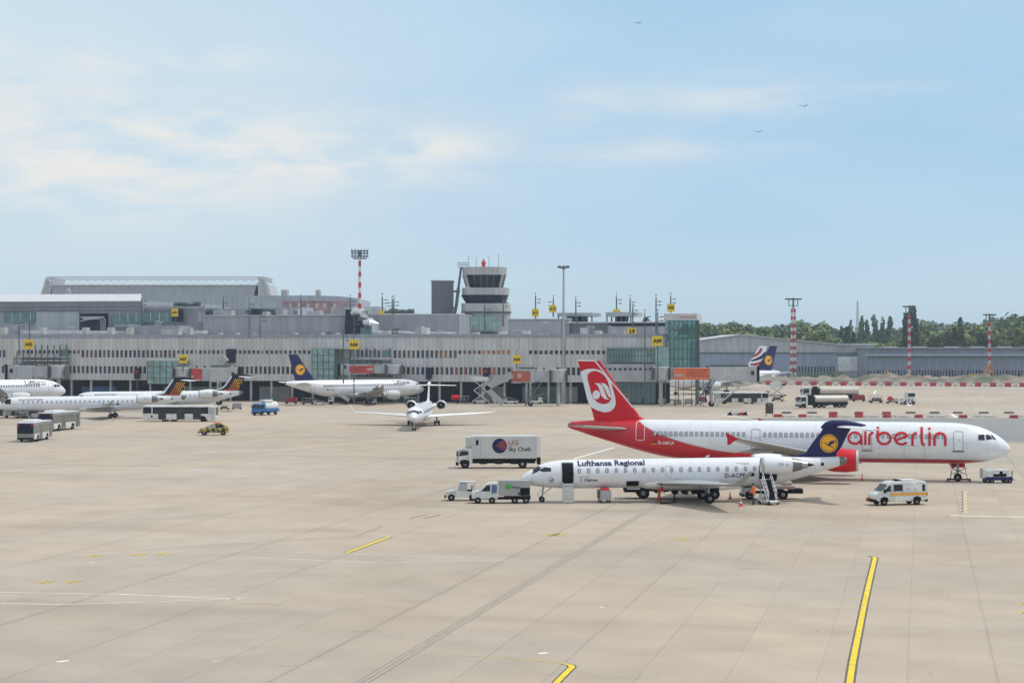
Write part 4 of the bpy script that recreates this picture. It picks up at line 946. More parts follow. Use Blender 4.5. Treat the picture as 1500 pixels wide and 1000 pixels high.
for i in range(4): b.bar((-wx/2+.5+(i % 2)*2.6, .1, 8+i*3), (-wx/2+3.1-(i % 2)*2.6, .1, 11+i*3), .2)
b.build('stair_flights', GREYP, st)
MB().box(-wx/2-2.2, -wx/2+1.0, -1, -.2, H-(540-YH)*k_, H-(508-YH)*k_).build('lower_glass_wing', TEALL, st)
# ---------------------------------------------------------------- lift shaft block and control tower
D2 = 462; k_ = D2/F
lb = rootat('lift_block', 'dark windowless concrete block rising above the roof beside the control tower', 'building', 647.5, 0, D=D2)
hw = 15.5*k_; zt = H-(412-YH)*k_
MB().box(-hw, hw, 0, 9, 0, zt).build('wall', panel_mat('dark_slate_cladding', (.17, .18, .20), 1.3, .2, axis=0), lb); MB().box(-hw-.2, hw+.2, -.2, 9.2, zt, zt+.3).build('roof_edge', CONC, lb)
ct = rootat('control_tower', 'round-cornered concrete control tower with two raked glass decks above the terminal roof', 'control tower', 709, 0, D=D2-6)
k_ = (D2-6)/F
def oct_ring(px0, px1, py, dz=0):
    cx = ((px0+px1)/2-709)*k_; r = (px1-px0)/2*k_; z = H-(py-YH)*k_+dz; out = []
    for t in range(24):
        a = 2*PI*t/24; c, s = math.cos(a), math.sin(a); e = .62
        out.append((cx+r*math.copysign(abs(c)**e, c), 6+r*.9*math.copysign(abs(s)**e, s), z))
    return out
CT = panel_mat('tower_concrete', (.46, .45, .43), 1.25, .18)
for nm, y0, y1, a0, a1, b0, b1, m_ in (('roof_band', 390.5, 402, 676, 742.5, 677, 742, CT), ('upper_glazing', 402, 421, 680, 741, 687, 737, mat('tower_glass', (.010, .018, .04), .2, spec=.35)), ('gallery_band', 421, 431.5, 676, 746, 676, 746, CT),
                                       ('lower_glazing', 431.5, 444, 674, 745, 682, 741, mat('tower_glass', (.01, .018, .04))), ('gallery_band', 444, 456, 675, 748, 675, 749, CT), ('ledge', 456.4, 457.6, 674, 749.5, 674, 749.5, FRAME), ('shaft', 458, 500, 680, 748, 682, 748, CT)):
    MB().loft([oct_ring(b0, b1, y1), oct_ring(a0, a1, y0)]).build(nm, m_, ct, smooth=False)
q = MB()
for k in range(6):
    px = 684+k*10
    def fy(px_, r, cx=709): 
        t = max(-1, min(1, (px_-cx)/r)); return 6-.9*r*k_*(1-abs(t)**(1/.31))**.31-.06
    q.bar(((px-709)*k_, fy(px, 31), H-(402-YH)*k_), ((709+(px-709)*.83-709)*k_, fy(709+(px-709)*.83, 25.5), H-(421-YH)*k_), .22, .12)
q.build('window_frame', FRAME, ct)
q = MB()
for s in (-1, 1):
    for k in range(4): q.bar(((s*(27+k*1.6))*k_, 1.4+k*.9, H-(402-YH)*k_), (s*(22.5+k*1.4)*k_, 1.6+k*.9, H-(420-YH)*k_), .3)
q.build('blinds', CT, ct)
MB().box(-32*k_, 22*k_, -1.2, 2, H-(485-YH)*k_, H-(463-YH)*k_).build('base_glazing', TEALL, ct)
q = MB()
for k in range(9): q.box(-32*k_+k*6.7*k_, -32*k_+k*6.7*k_+.15, -1.4, -1.203, H-(485-YH)*k_, H-(463-YH)*k_)
q.build('base_mullions', GREYL, ct)
q = MB(); q.bar((-34*k_, 3, H-(391-YH)*k_), (-38*k_, 3, H-(421-YH)*k_), .6); q.bar((-38*k_, 3, H-(421-YH)*k_), (-41*k_, 3, H-(446-YH)*k_), .8); q.bar((-41*k_, 3, H-(446-YH)*k_), (-44*k_, 3, H-(462-YH)*k_), .8)
q.bar((-36*k_, 4, H-(426-YH)*k_), (-46*k_, 4, H-(426-YH)*k_), .5); q.bar((-40*k_, 4, H-(451-YH)*k_), (-46*k_, 4, H-(451-YH)*k_), .5)
q.build('outside_stair', FRAME, ct)
q = MB()
for z in (384, 387.5, 391): q.bar((-39*k_, 3, H-(z-YH)*k_), (-24*k_, 3, H-(z-YH)*k_), .12)
for k in range(6): q.bar(((-39+k*3)*k_, 3, H-(383.5-YH)*k_), ((-39+k*3)*k_, 3, H-(391-YH)*k_), .1)
for px, yt in ((686, 373), (697, 376), (716, 373), (730, 371)): q.bar(((px-709)*k_, 5, H-(391-YH)*k_), ((px-709)*k_, 5, H-(yt-YH)*k_), .1)
q.build('railing_and_antennas', FRAME, ct)
bc = MB(); bz = H-(390.5-YH)*k_; bc.lathe([(0, .5), (.25, .55), (.3, .42), (.7, .45), (1.0, .62), (1.45, .58), (1.6, .3), (1.75, .28), (1.95, .3), (2.15, .18), (2.2, .02)], (708-709)*k_, 5, bz, 'z', 12)
bc.build('red_beacon', mat('beacon_red', (.6, .04, .02), .4), ct, smooth=True)
# ---------------------------------------------------------------- buildings behind
hall = rootat('arena', 'large grey arena hall with white roof truss far behind the terminal', 'arena', 228, 0, D=900)
k_ = 900/F; hz_ = lambda py: H-(py-YH)*k_; hx = lambda px: (px-228)*k_
MB().box(hx(76), hx(378), 0, 60, 0, hz_(418)).build('wall', panel_mat('arena_cladding', (.34, .37, .43), 14, .2, lw=.3), hall)
MB().box(hx(74), hx(380), -.6, 60.6, hz_(418), hz_(416.5)).build('roof', mat('arena_roof_white', (.6, .62, .63), .5), hall)
LAT = mat('truss_white', (.5, .53, .55), .5); q = MB()
for y in (0, 30):
    q.bar((hx(68), y, hz_(406)), (hx(388), y, hz_(406)), .6)
    if y: continue; q.bar((hx(76), y, hz_(408.5)), (hx(376), y, hz_(408.5)), .5); q.bar((hx(76), y, hz_(415.5)), (hx(376), y, hz_(415.5)), .7)
    n = 26 if y == 0 else 0
    for i in range(n):
        a, b_ = hx(76+300*i/n), hx(76+300*(i+1)/n); q.bar((a, y, hz_(415.5)), (b_, y, hz_(408)), .17); q.bar((a, y, hz_(408)), (b_, y, hz_(415.5)), .17)
q.build('roof_truss', LAT, hall); q = MB()
for s, X in ((1, 64), (-1, 392)):
    for k in range(5):
        y = 6*k
        q.bar((hx(X+s*6), y, hz_(405)), (hx(X-s*4), y, hz_(433)), .9); q.bar((hx(X+s*14), y, hz_(406)), (hx(X+s*8), y, hz_(433)), .6)
        for j in range(5): q.bar((hx(X+s*(5-j*2)), y, hz_(407+j*5)), (hx(X+s*(13-j)), y, hz_(411+j*5)), .4); q.bar((hx(X+s*(13-j)), y, hz_(407+j*5)), (hx(X+s*(5-j*2)), y, hz_(411+j*5)), .4)
q.build('end_truss', LAT, hall)
b = MB(); b.loft([[(hx(385-0), 0, hz_(408)), (hx(393), 0, hz_(417)), (hx(397), 0, hz_(433)), (hx(372), 0, hz_(433)), (hx(376), 0, hz_(415))], [(hx(385-0), 30, hz_(408)), (hx(393), 30, hz_(417)), (hx(397), 30, hz_(433)), (hx(372), 30, hz_(433)), (hx(376), 30, hz_(415))]]); b.build('end_cheek', mat('cheek_white', (.45, .47, .49), .5), hall)
b = MB(); b.loft([[(hx(66), 0, hz_(408)), (hx(60), 0, hz_(433)), (hx(70), 0, hz_(433)), (hx(73), 0, hz_(412))], [(hx(66), 30, hz_(408)), (hx(60), 30, hz_(433)), (hx(70), 30, hz_(433)), (hx(73), 30, hz_(412))]]); b.build('end_cheek', MATS['cheek_white'], hall)
sh_ = rootat('shed', 'low hazy grey hall with a faded pink mural behind the terminal roof', 'building', 300, 0, D=620)
k_ = 620/F; hz_ = lambda py: H-(py-YH)*k_; hx = lambda px: (px-300)*k_
MB().loft([[(hx(-70), 0, 0), (hx(526), 0, 0), (hx(526), 0, hz_(437)), (hx(500), 0, hz_(434)), (hx(470), 0, hz_(432.8)), (hx(-70), 0, hz_(432.8))], [(hx(-70), 50, 0), (hx(526), 50, 0), (hx(526), 50, hz_(437)), (hx(500), 50, hz_(434)), (hx(470), 50, hz_(432.8)), (hx(-70), 50, hz_(432.8))]]).build('wall', panel_mat('hall_cladding', (.38, .42, .48), 9, .15), sh_)
PINK = mat('faded_mural_pink', (.36, .22, .25), .7, var=.4, scale=.3); q = MB(); q.box(hx(415), hx(510), -.25, -.01, hz_(458), hz_(441)); q.build('mural', PINK, sh_)
q = MB()
for px in (424, 436, 449, 462, 474, 488): q.box(hx(px), hx(px+rnd.uniform(3, 7)), -.32, -.253, hz_(452), hz_(444))
q.build('mural_lettering', mat('mural_pale', (.5, .44, .45), .7), sh_)
for px in (413, 417, 464, 95): MB().lathe([(0, .9), (1.6, 1.0), (2.2, .9), (2.5, .3)], hx(px), 5, hz_(433.2), 'z', 10).build('roof_vent', CONC, sh_, smooth=True)
# hangars on the right
hg = rootat('hangar', 'wide grey gabled hangar with blue-grey doors in front of the trees', 'hangar', 1130, 0, D=760)
k_ = 760/F; hz_ = lambda py: H-(py-YH)*k_; hx = lambda px: (px-1130)*k_
HGW = panel_mat('hangar_cladding', (.46, .475, .47), 2.4, .12, lw=.2); DOORB = panel_mat('hangar_door_blue', (.30, .33, .42), 13, .2, lw=.3)
b = MB(); out = [(hx(960), 0), (hx(1226), 0), (hx(1226), hz_(505)), (hx(1084), hz_(491.5)), (hx(960), hz_(508))]
b.prism(out, 'y', 0, 60); b.build('wall', HGW, hg)
MB().prism([(hx(960), hz_(508)), (hx(1084), hz_(491.2)), (hx(1226), hz_(504.8)), (hx(1226), hz_(503.2)), (hx(1084), hz_(489.4)), (hx(960), hz_(506.5))], 'y', -.8, 62).build('roof', mat('hangar_roof', (.50, .51, .51), .6), hg)
MB().box(hx(962), hx(1225), -.5, -.01, 0, hz_(516.5)).build('sliding_door', DOORB, hg); MB().box(hx(962), hx(1225), -.9, -.51, hz_(517.5), hz_(516)).build('door_rail', FRAME, hg)
q = MB()
for i in range(14): q.box(hx(1160+i*4.6), hx(1162.4+i*4.6), -.6, -.51, 1.2, 4.6)
q.build('ground_window_row', wm(pal[0]), hg)['kind'] = 'stuff'
MB().box(hx(1226), hx(1282), 1, 60, 0, hz_(505.5)).build('annex', HGW, hg); MB().box(hx(1210), hx(1284), .2, 61, hz_(505.4), hz_(503)).build('annex_roof', MATS['hangar_roof'], hg)
MB().box(hx(1227), hx(1268), .7, .98, 2.6, hz_(522)).build('annex_door', mat('annex_white', (.80, .82, .83), .6, var=.2), hg); MB().box(hx(1227), hx(1268), .6, .98, hz_(521.5), hz_(516)).build('annex_window', TEAL, hg)
decal('numeral', [text_shape('2', 2.6, .03)], lambda d, z: .05, -1, BLACK, hg, -hx(1156.5), hz_(512), -1, flat=True)
lg = rootat('long_hangar', 'long low blue-grey hangar with a flat roof along the right', 'hangar', 1400, 0, D=740)
k_ = 740/F; hz_ = lambda py: H-(py-YH)*k_; hx = lambda px: (px-1400)*k_
MB().box(hx(1270), hx(1560), 0, 50, 0, hz_(510.5)).build('wall', panel_mat('long_hangar_blue', (.27, .29, .36), 9.2, .15, lw=.25), lg)
MB().box(hx(1268), hx(1562), -1.2, 51, hz_(510.4), hz_(509)).build('roof', mat('long_hangar_roof', (.30, .32, .36), .6), lg)
MB().box(hx(1268), hx(1562), -1.6, -.01, hz_(521), hz_(519)).build('ledge', mat('ledge_pale', (.48, .51, .58), .6), lg); MB().box(hx(1270), hx(1560), -.6, -.01, hz_(522.5), hz_(521.01)).build('ledge_painted_shade', FRAME, lg)  # shade under the ledge is modelled as a dark strip
for i in range(52):
    px = 1271+i*4.4; MB().box(hx(px), hx(px+rnd.uniform(1.2, 2.6)), -.14, -.01, .4, hz_(542.5-rnd.random())).build('ground_window', wm(pal[0]), lg)
for px in (1300, 1345, 1392, 1430, 1470): MB().box(hx(px), hx(px+18), 6, 10, hz_(509), hz_(507.3)).build('roof_unit', ROOFL, lg)
# ---------------------------------------------------------------- soil heaps and grass beyond the barriers
def terrain(name, x0, x1, y0, y1, nx, ny, fz_, m):
    b = MB(); V = [[b.bm.verts.new((x0+(x1-x0)*i/nx, y0+(y1-y0)*j/ny, fz_(x0+(x1-x0)*i/nx, y0+(y1-y0)*j/ny)*min(1, 5*min(j/ny, 1-j/ny))+.02)) for i in range(nx+1)] for j in range(ny+1)]
    for j in range(ny):
        for i in range(nx): b._f([V[j][i], V[j][i+1], V[j+1][i+1], V[j+1][i]])
    return structure(b.build(name, m, smooth=True))
def soil_mat():
    m = bpy.data.materials.new('soil_and_grass'); m.use_nodes = True; n = m.node_tree.nodes; l = m.node_tree.links; b = n['Principled BSDF']; b.inputs['Roughness'].default_value = .95
    t = n.new('ShaderNodeTexCoord'); z = n.new('ShaderNodeTexNoise'); z.inputs['Scale'].default_value = .07; z.inputs['Detail'].default_value = 8; l.new(t.outputs['Object'], z.inputs['Vector'])
    r = n.new('ShaderNodeValToRGB'); e = r.color_ramp.elements; e[0].position = .36; e[0].color = (.07, .10, .035, 1); e[1].position = .44; e[1].color = (.15, .13, .10, 1)
    for p, c in ((.54, (.26, .22, .18, 1)), (.62, (.09, .075, .06, 1)), (.70, (.24, .22, .19, 1))): q = e.new(p); q.color = c
    l.new(z.outputs['Fac'], r.inputs[0]); l.new(r.outputs[0], b.inputs['Base Color']); return m
SOIL = soil_mat()
terrain('soil_heap', 88, 260, 624, 665, 150, 30, lambda x, y: max(0, .8+2.8*noise.noise((x*.06, y*.09, 0))+1.5*noise.noise((x*.25, y*.25, 3))+.7*noise.noise((x*.8, y*.8, 5)))+.6, SOIL)
hg_ = empty('hedge', 'dark teal-green hedge in front of the gabled hangar doors right of the first striped mast', 'hedge', G(1195, 557)); q = MB(); rr = random.Random(8)
for i in range(700):
    p = Vector((rr.uniform(-11, 11), rr.uniform(-1, 1), rr.uniform(.1, 3.2+1.0*noise.noise((i*.7, 0, 0))))); s = rr.uniform(.15, .4); nr = Vector((rr.uniform(-1, 1), -1, rr.uniform(-.3, 1))).normalized(); u = nr.orthogonal().normalized(); w = nr.cross(u); q._f([q.bm.verts.new(p+s*v) for v in (u, w, -u, -w)])
HEDGE = q
structure(sheet('grass', [(1120, 559), (1700, 559), (1700, 540), (1120, 540)], mat('verge_grass', (.17, .16, .10), .95, var=.5, scale=.08)))
structure(sheet('service_road', [(1020, 556.5), (1160, 556.5), (1160, 551), (1020, 551)], ASPH, .01))
# ---------------------------------------------------------------- trees
def crown_mesh(seed, kind):
    r = random.Random(seed); b = MB()
    if kind == 'poplar': lobes = [(r.uniform(-.6, .6), r.uniform(-.6, .6), z, 1.5-abs(z-9)*.09, 2.2) for z in (3, 5, 7, 9, 11, 13, 15, 16.5)]
    elif kind == 'conifer': lobes = [(0, 0, z, 3.4*(1-(z-2)/15)+.3, 1.6) for z in (2, 4, 6, 8, 10, 12, 14, 16)]
    else:
        lobes = [(0, 0, 9, 4.2, 4.6)]
        for k in range(11):
            a = r.uniform(0, 2*PI); q = r.uniform(2.2, 5.0); lobes.append((q*math.cos(a), q*math.sin(a), r.uniform(5, 13.5)-q*.35, r.uniform(1.9, 3.2), r.uniform(1.8, 2.9)))
    tot = sum(l_[3]**2 for l_ in lobes)
    for cx, cy, cz, rx, rz in lobes:
        n = int((620 if kind == 'broad' else 420)*rx*rx/tot)+14
        for _ in range(n):
            v = Vector((r.gauss(0, 1), r.gauss(0, 1), r.gauss(0, 1))).normalized(); q = r.uniform(.55, 1.06)
            p = Vector((cx+v.x*rx*q, cy+v.y*rx*q, cz+v.z*rz*q)); s = r.uniform(.35, .85)
            nrm = (v+Vector((r.uniform(-.6, .6), r.uniform(-.6, .6), r.uniform(-.3, .8)))).normalized(); u = nrm.orthogonal().normalized(); w = nrm.cross(u); a = r.uniform(0, PI)
            u, w = u*math.cos(a)+w*math.sin(a), w*math.cos(a)-u*math.sin(a)
            b._f([b.bm.verts.new(p+s*q_) for q_ in (u+w*.2, w, -u+w*.3, -w*.9)])
    me = bpy.data.meshes.new('crown'); b.bm.to_mesh(me); b.bm.free(); return me
def leaf_mat(name, c1, c2):
    m = bpy.data.materials.new(name); m.use_nodes = True; n = m.node_tree.nodes; l = m.node_tree.links; b = n['Principled BSDF']; b.inputs['Roughness'].default_value = .7; b.inputs['Specular IOR Level'].default_value = .2
    g_ = n.new('ShaderNodeNewGeometry'); t = n.new('ShaderNodeTexCoord'); z = n.new('ShaderNodeTexNoise'); z.inputs['Scale'].default_value = .35; z.inputs['Detail'].default_value = 3; l.new(t.outputs['Object'], z.inputs['Vector'])
    a = n.new('ShaderNodeMath'); a.operation = 'MULTIPLY_ADD'; a.inputs[1].default_value = .45; l.new(g_.outputs['Random Per Island'], a.inputs[0]); l.new(z.outputs['Fac'], a.inputs[2])
    q = n.new('ShaderNodeMapRange'); q.inputs['From Min'].default_value = .35; q.inputs['From Max'].default_value = 1.0; l.new(a.outputs[0], q.inputs['Value'])
    mx = n.new('ShaderNodeMix'); mx.data_type = 'RGBA'; mx.inputs[6].default_value = (*c1, 1); mx.inputs[7].default_value = (*c2, 1); l.new(q.outputs[0], mx.inputs[0]); l.new(mx.outputs[2], b.inputs['Base Color'])
    return m
LEAF = [leaf_mat('leaf_green', (.055, .09, .035), (.15, .21, .08)), leaf_mat('leaf_fresh_green', (.09, .13, .035), (.20, .24, .07)), leaf_mat('leaf_dark_green', (.018, .035, .018), (.045, .07, .03)), leaf_mat('leaf_blue_green', (.07, .11, .07), (.15, .20, .12))]
BARK = mat('bark', (.08, .065, .05), .9)
cm = {}
for kd in ('broad', 'poplar', 'conifer'):
    for s in range(4 if kd == 'broad' else 2):
        for li in range(4):
            me = crown_mesh(10*s+{'broad': 1, 'poplar': 2, 'conifer': 3}[kd], kd) if li == 0 else cm[(kd, s, 0)].copy()
            me.materials.clear(); me.materials.append(LEAF[li]); cm[(kd, s, li)] = me
tk = MB(); tk.tube([(0, 0, -.5), (0, 0, 3), (.2, .1, 7), (.3, 0, 11)], [.45, .36, .26, .1], 7)
for a in range(5): tk.tube([(.1, 0, 3.5+a), (1.6*math.cos(a*1.3), 1.6*math.sin(a*1.3), 6+a), (2.9*math.cos(a*1.3), 2.9*math.sin(a*1.3), 8+a)], [.17, .1, .04], 5)
HEDGE.build('foliage', LEAF[3], hg_, recalc=False)
t0 = tk.build('trunk', BARK, smooth=True); TRM = t0.data; bpy.data.objects.remove(t0)
TREES = []
def tree(px, ytop, D, kind, leaf, wide=1., label='', group='trees behind the hangars'):
    z = H-(ytop-YH)*D/F; nat = {'broad': 15., 'poplar': 18.5, 'conifer': 18.}[kind]; s = z/nat
    r = empty({'broad': 'broadleaf_tree', 'poplar': 'poplar_tree', 'conifer': 'conifer_tree'}[kind], label, 'tree', ((px-750)*D/F, D, 0), random.uniform(0, 6.28), group)
    r.scale = (s*wide, s*wide, s); vs = random.randrange(4 if kind == 'broad' else 2)
    c = bpy.data.objects.new('crown', cm[(kind, vs, leaf)]); C.objects.link(c); c.parent = r
    t = bpy.data.objects.new('trunk', TRM); C.objects.link(t); t.parent = r
    if kind == 'poplar': t.scale = (.8, .8, 1.2)
    return r
prof = [(1015, 466), (1040, 468), (1062, 464), (1075, 466), (1100, 470), (1130, 471), (1160, 468), (1178, 466), (1200, 466), (1215, 472), (1235, 480), (1260, 483), (1290, 482), (1320, 478), (1345, 468), (1370, 470), (1400, 468), (1430, 464), (1460, 460), (1500, 455), (1540, 452)]
def ptop(px):
    for (a, ya), (b_, yb) in zip(prof, prof[1:]):
        if a <= px <= b_: return ya+(yb-ya)*(px-a)/(b_-a)
    return 470
rt = random.Random(11)
NM = {0: 'green', 1: 'fresh yellow-green', 2: 'dark green', 3: 'bluish green'}
px = 1012.
while px < 1530:
    lf = rt.choice([0, 0, 3, 1 if 1170 < px < 1240 else 3]); nm = {0: 'mid-green tree of the back row', 1: 'yellow-green tree of the back row', 3: 'blue-green tree of the back row'}[lf]
    tree(px, ptop(px)+rt.uniform(-2, 4), 930+rt.uniform(0, 60), 'broad', lf, rt.uniform(.75, 1.0), nm, 'trees in the back row'); px += rt.uniform(9, 15)
px = 1008.
while px < 1530:
    lf = rt.choice([0, 1, 1, 2]); nm = {0: 'low green tree', 1: 'low bright green tree', 2: 'low dark tree'}[lf]
    tree(px, ptop(px)+rt.uniform(9, 19), 850+rt.uniform(0, 40), 'broad', lf, rt.uniform(.9, 1.2), nm, 'trees in the front row'); px += rt.uniform(10, 17)
for px, yt, lf in ((1232, 477, 2), (1261, 464, 3), (1270, 468, 3), (1282, 461, 3), (1291, 466, 3), (1303, 463, 3), (1246, 470, 3)): tree(px, yt, 900, 'poplar', lf, .8, 'slim poplar', 'slim trees between the hangars')
tree(1334, 448, 800, 'poplar', 2, .95, 'tall dark poplar right behind the middle striped mast', 'dark poplars by the middle mast'); tree(1328, 460, 802, 'poplar', 2, .9, 'shorter dark poplar left of the middle striped mast', 'dark poplars by the middle mast'); tree(1341, 458, 801, 'poplar', 2, .9, 'shorter dark poplar right of the middle striped mast', 'dark poplars by the middle mast')
tree(1407, 461, 805, 'conifer', 2, 1., 'tall dark conifer between the two right-hand masts', 'dark conifers'); tree(1398, 476, 806, 'conifer', 2, 1.1, 'shorter dark conifer touching the tall one', 'dark conifers')
for px, yt in ((1241, 476), (1250, 484)): tree(px, yt, 815, 'conifer', 2, 1.3, 'dark conifer at the hangar roof end', 'dark conifers')
for k, (px, yt) in enumerate(((946, 458), (905, 463), (877, 464))): pass
tr = tree(947, 460.5, 900, 'conifer', 2, 1.6, 'lone dark fir peeping over the terminal roof', None)
ORD = ['first', 'second', 'third', 'fourth', 'fifth', 'sixth', 'seventh', 'eighth', 'ninth', 'tenth', 'eleventh', 'twelfth']
def region(px):
    for a, n_ in ((1060, 'beside the stair tower'), (1105, 'above the hangar roof peak'), (1160, 'left of the first striped mast'), (1215, 'right of the first striped mast'), (1262, 'over the flat hangar annex'), (1330, 'left of the middle striped mast'), (1390, 'right of the middle striped mast'), (1448, 'left of the last striped mast'), (9999, 'right of the last striped mast')):
        if px < a: return n_
def relabel(objs):
    from collections import defaultdict
    g_ = defaultdict(list)
    for o in objs: g_[(o['label'], region(PX(o.location)))].append(o)
    for (lb, rg), os_ in g_.items():
        os_.sort(key=lambda o: PX(o.location))
        for i_, o in enumerate(os_): o['label'] = (ORD[i_]+' ' if len(os_) > 1 else '')+lb+' '+rg
relabel([o for o in bpy.data.objects if o.get('group') in ('trees in the back row', 'trees in the front row', 'slim trees between the hangars') or o.get('label') == 'dark conifer at the hangar roof end'])
# a far wooded ridge, one mass
q = MB(); rr = random.Random(5)
for i in range(2600):
    x = rr.uniform(100, 560); top = 26+8*noise.noise((x*.01, 0, 0))+max(0, (x-330))*.07; z = rr.uniform(3, top); p = Vector((x, 1330+rr.uniform(0, 60), z)); s = rr.uniform(1.5, 3.2)
    nrm = Vector((rr.uniform(-.6, .6), -1, rr.uniform(-.2, 1))).normalized(); u = nrm.orthogonal().normalized(); w = nrm.cross(u)
    q._f([q.bm.verts.new(p+s*v) for v in (u, w, -u, -w)])
fw = q.build('far_wood', LEAF[3], recalc=False); fw['kind'] = 'stuff'; fw['label'] = 'far wooded ridge fading into the haze'
# ---------------------------------------------------------------- vehicles and equipment
def fit(root, Lg, Wd, l, r, py, yaw):
    """stand a thing of footprint Lg x Wd so that it spans photo columns l..r with its near edge on row py"""
    D = F*H/(py-YH); c, s = math.cos(yaw), math.sin(yaw); k = 1.; X = ((l+r)/2-750)*D/F
    cn = [(a*Lg/2*c-b*Wd/2*s, a*Lg/2*s+b*Wd/2*c) for a in (-1, 1) for b in (-1, 1)]
    for _ in range(30):
        Y = D-min(q[1] for q in cn)*k; ps = [PX((X+q[0]*k, Y+q[1]*k)) for q in cn]
        k *= 1+.7*((r-l)/(max(ps)-min(ps))-1); X += ((l+r)/2-(max(ps)+min(ps))/2)*Y/F
    root.location = (X, Y, 0); root.rotation_euler = (0, 0, yaw); root.scale = (k, k, k); return k
def side_pair(name, shapes, x, z, y, m, parent, off=.02, rev=False):
    """the same decal on both sides"""
    out = []
    for s in (-1, 1): out.append(decal(name, shapes, lambda d, zz: y, s, m, parent, -x, z, -1 if s < 0 else 1, flat=True, off=off))
    return out
def panel(name, pts, s, y, m, parent, off=.015): # polygon in local x,z on one side
    b = MB(); V = [b.bm.verts.new((x, s*(y+off), z)) for x, z in pts]; b._f(V); return b.build(name, m, parent)
def panels(name, pts, y, m, parent, off=.015):
    for s in (-1, 1): panel(name, pts, s, y, m, parent, off)
PI180 = math.pi
def cab_truck(root, x0, x1, w, zt, m=WHITEV, bonnet=False):
    """cab-over lorry cab between x0 (back) and x1 (front bumper)"""
    b = MB(); pr = [(x0, .55), (x1-.05, .55), (x1, .75), (x1-.02, 1.55), (x1-.35, zt-.12), (x1-.6, zt), (x0+.05, zt), (x0, zt-.1)]
    b.prism(pr, 'y', -w/2, w/2); r = bmesh.ops.bevel(b.bm, geom=b.bm.edges[:], offset=.05, segments=1, affect='EDGES')
    c = b.build('cab', m, root)
    panels('side_window', [(x0+.5, 1.55), (x1-.25, 1.45), (x1-.5, zt-.35), (x0+.5, zt-.35)], w/2, GLASS, c)
    q = MB(); q._f([q.bm.verts.new(p) for p in ((x1-.005, -w/2+.15, 1.55), (x1-.005, w/2-.15, 1.55), (x1-.33, w/2-.15, zt-.25), (x1-.33, -w/2+.15, zt-.25))]); 
    for v in q.bm.verts: v.co.x += .03
    q.build('windscreen', GLASS, c)
    MB().bbox(x1-.25, x1+.08, -w/2-.02, w/2+.02, .35, .72, .04).build('bumper', BLACK, c)
    decal('door_seam', [stroke([(x0+.45, .8), (x0+.45, zt-.25), (x1-.4, zt-.25), (x1-.12, 1.4), (x1-.12, .95)], .035), rect(x0+.5, x0+.75, 1.2, 1.26)], lambda d, z: w/2, 1, BLACK, c, 0, 0, -1, flat=True); decal('door_seam', [stroke([(x0+.45, .8), (x0+.45, zt-.25), (x1-.4, zt-.25), (x1-.12, 1.4), (x1-.12, .95)], .035)], lambda d, z: w/2, -1, BLACK, c, 0, 0, -1, flat=True)
    for s in (-1, 1):
        MB().box(x1+.08, x1+.1, s*(w/2-.3)-.15, s*(w/2-.3)+.15, .5, .64).build('headlight', GLASSG, c)
        MB().box(x1-.15, x1, s*(w/2+.1)-.07, s*(w/2+.1)+.07, zt-.9, zt-.45).build('mirror', BLACK, c)
        panel('wheel_arch', [(x1-1.55, .5), (x1-1.45, .95), (x1-.9, 1.05), (x1-.45, .95), (x1-.35, .5)], s, w/2, BLACK, c, .01)
    return c
def wheels(root, xs, y, r, w, hub=HUBM):
    for x in xs:
        for s in (-1, 1): wheel(root, x, s*y, r, w, hub=hub)
# catering truck
ct_ = empty('catering_truck', 'white high box catering truck lettered LSG Sky Chefs with blue globe', 'truck')
cab_truck(ct_, 2.9, 4.75, 2.4, 2.35)
MB().box(-4.4, 4.3, -.45, .45, .55, .85).build('chassis', DARK, ct_)
bx = MB().bbox(-4.55, 3.0, -1.25, 1.25, 1.15, 3.75, .05).build('cargo_box', mat('box_grey_white', (.56, .57, .56), .45, var=.08, coat=.1), ct_)
q = MB(); q.box(-4.5, 2.9, -1.1, 1.1, .86, 1.14); 
for x in (-2.4, -.6, 1.2): q.box(x, x+.9, -1.2, 1.2, .5, .95)
q.build('underframe', DARK, ct_); wheels(ct_, (-2.9, 3.75), 1.05, .5, .3)
for s in (-1, 1): MB().box(-4.95, -4.5, s*.95-.25, s*.95+.25, 1.3, 3.7).build('loading_bridge', WHITE, ct_); 
MB().box(-5.0, -4.6, -1.15, 1.15, .45, 1.25).build('tail_lift', DARK, ct_)
MB().box(2.95, 3.7, -1.0, 1.0, 2.45, 3.6).build('front_platform', GREYL, ct_)
b_ = decal('globe_emblem', [ell(0, 0, .86, n=32)], lambda d, z: 1.25, 1, NAVY, ct_, .25, 2.62, 1, flat=True)
decal('globe_stripes', [rect(.1, .76, .46, .52), rect(-.15, .84, .26, .32), rect(-.4, .86, .04, .10), rect(-.15, .84, -.18, -.12), rect(.1, .78, -.40, -.34)], lambda d, z: 1.25, 1, ORANGE, b_, .25, 2.62, 1, flat=True, off=.03)
decal('lettering', [shift(text_shape('LSG', .72, .015), 1.0+.25, 2.78)], lambda d, z: 1.25, 1, mat('brown_orange_letters', (.42, .10, .03), .5), ct_, 0, 0, 1, flat=True)
decal('lettering', [shift(text_shape('Sky Chefs', .66, .015), 1.25, 2.02)], lambda d, z: 1.25, 1, BLACK, ct_, 0, 0, 1, flat=True)
decal('letter_underline', [rect(1.25, 2.4, 2.62, 2.66)], lambda d, z: 1.25, 1, MATS['brown_orange_letters'], ct_, 0, 0, 1, flat=True)
decal('side_door', [outline(-2.75, -1.95, 1.4, 3.45, .04, .05)], lambda d, z: 1.25, 1, GREYP, ct_, 0, 0, 1, flat=True); decal('side_window', [rect(-2.5, -2.2, 2.7, 3.3)], lambda d, z: 1.25, 1, BLACK, ct_, 0, 0, 1, flat=True)
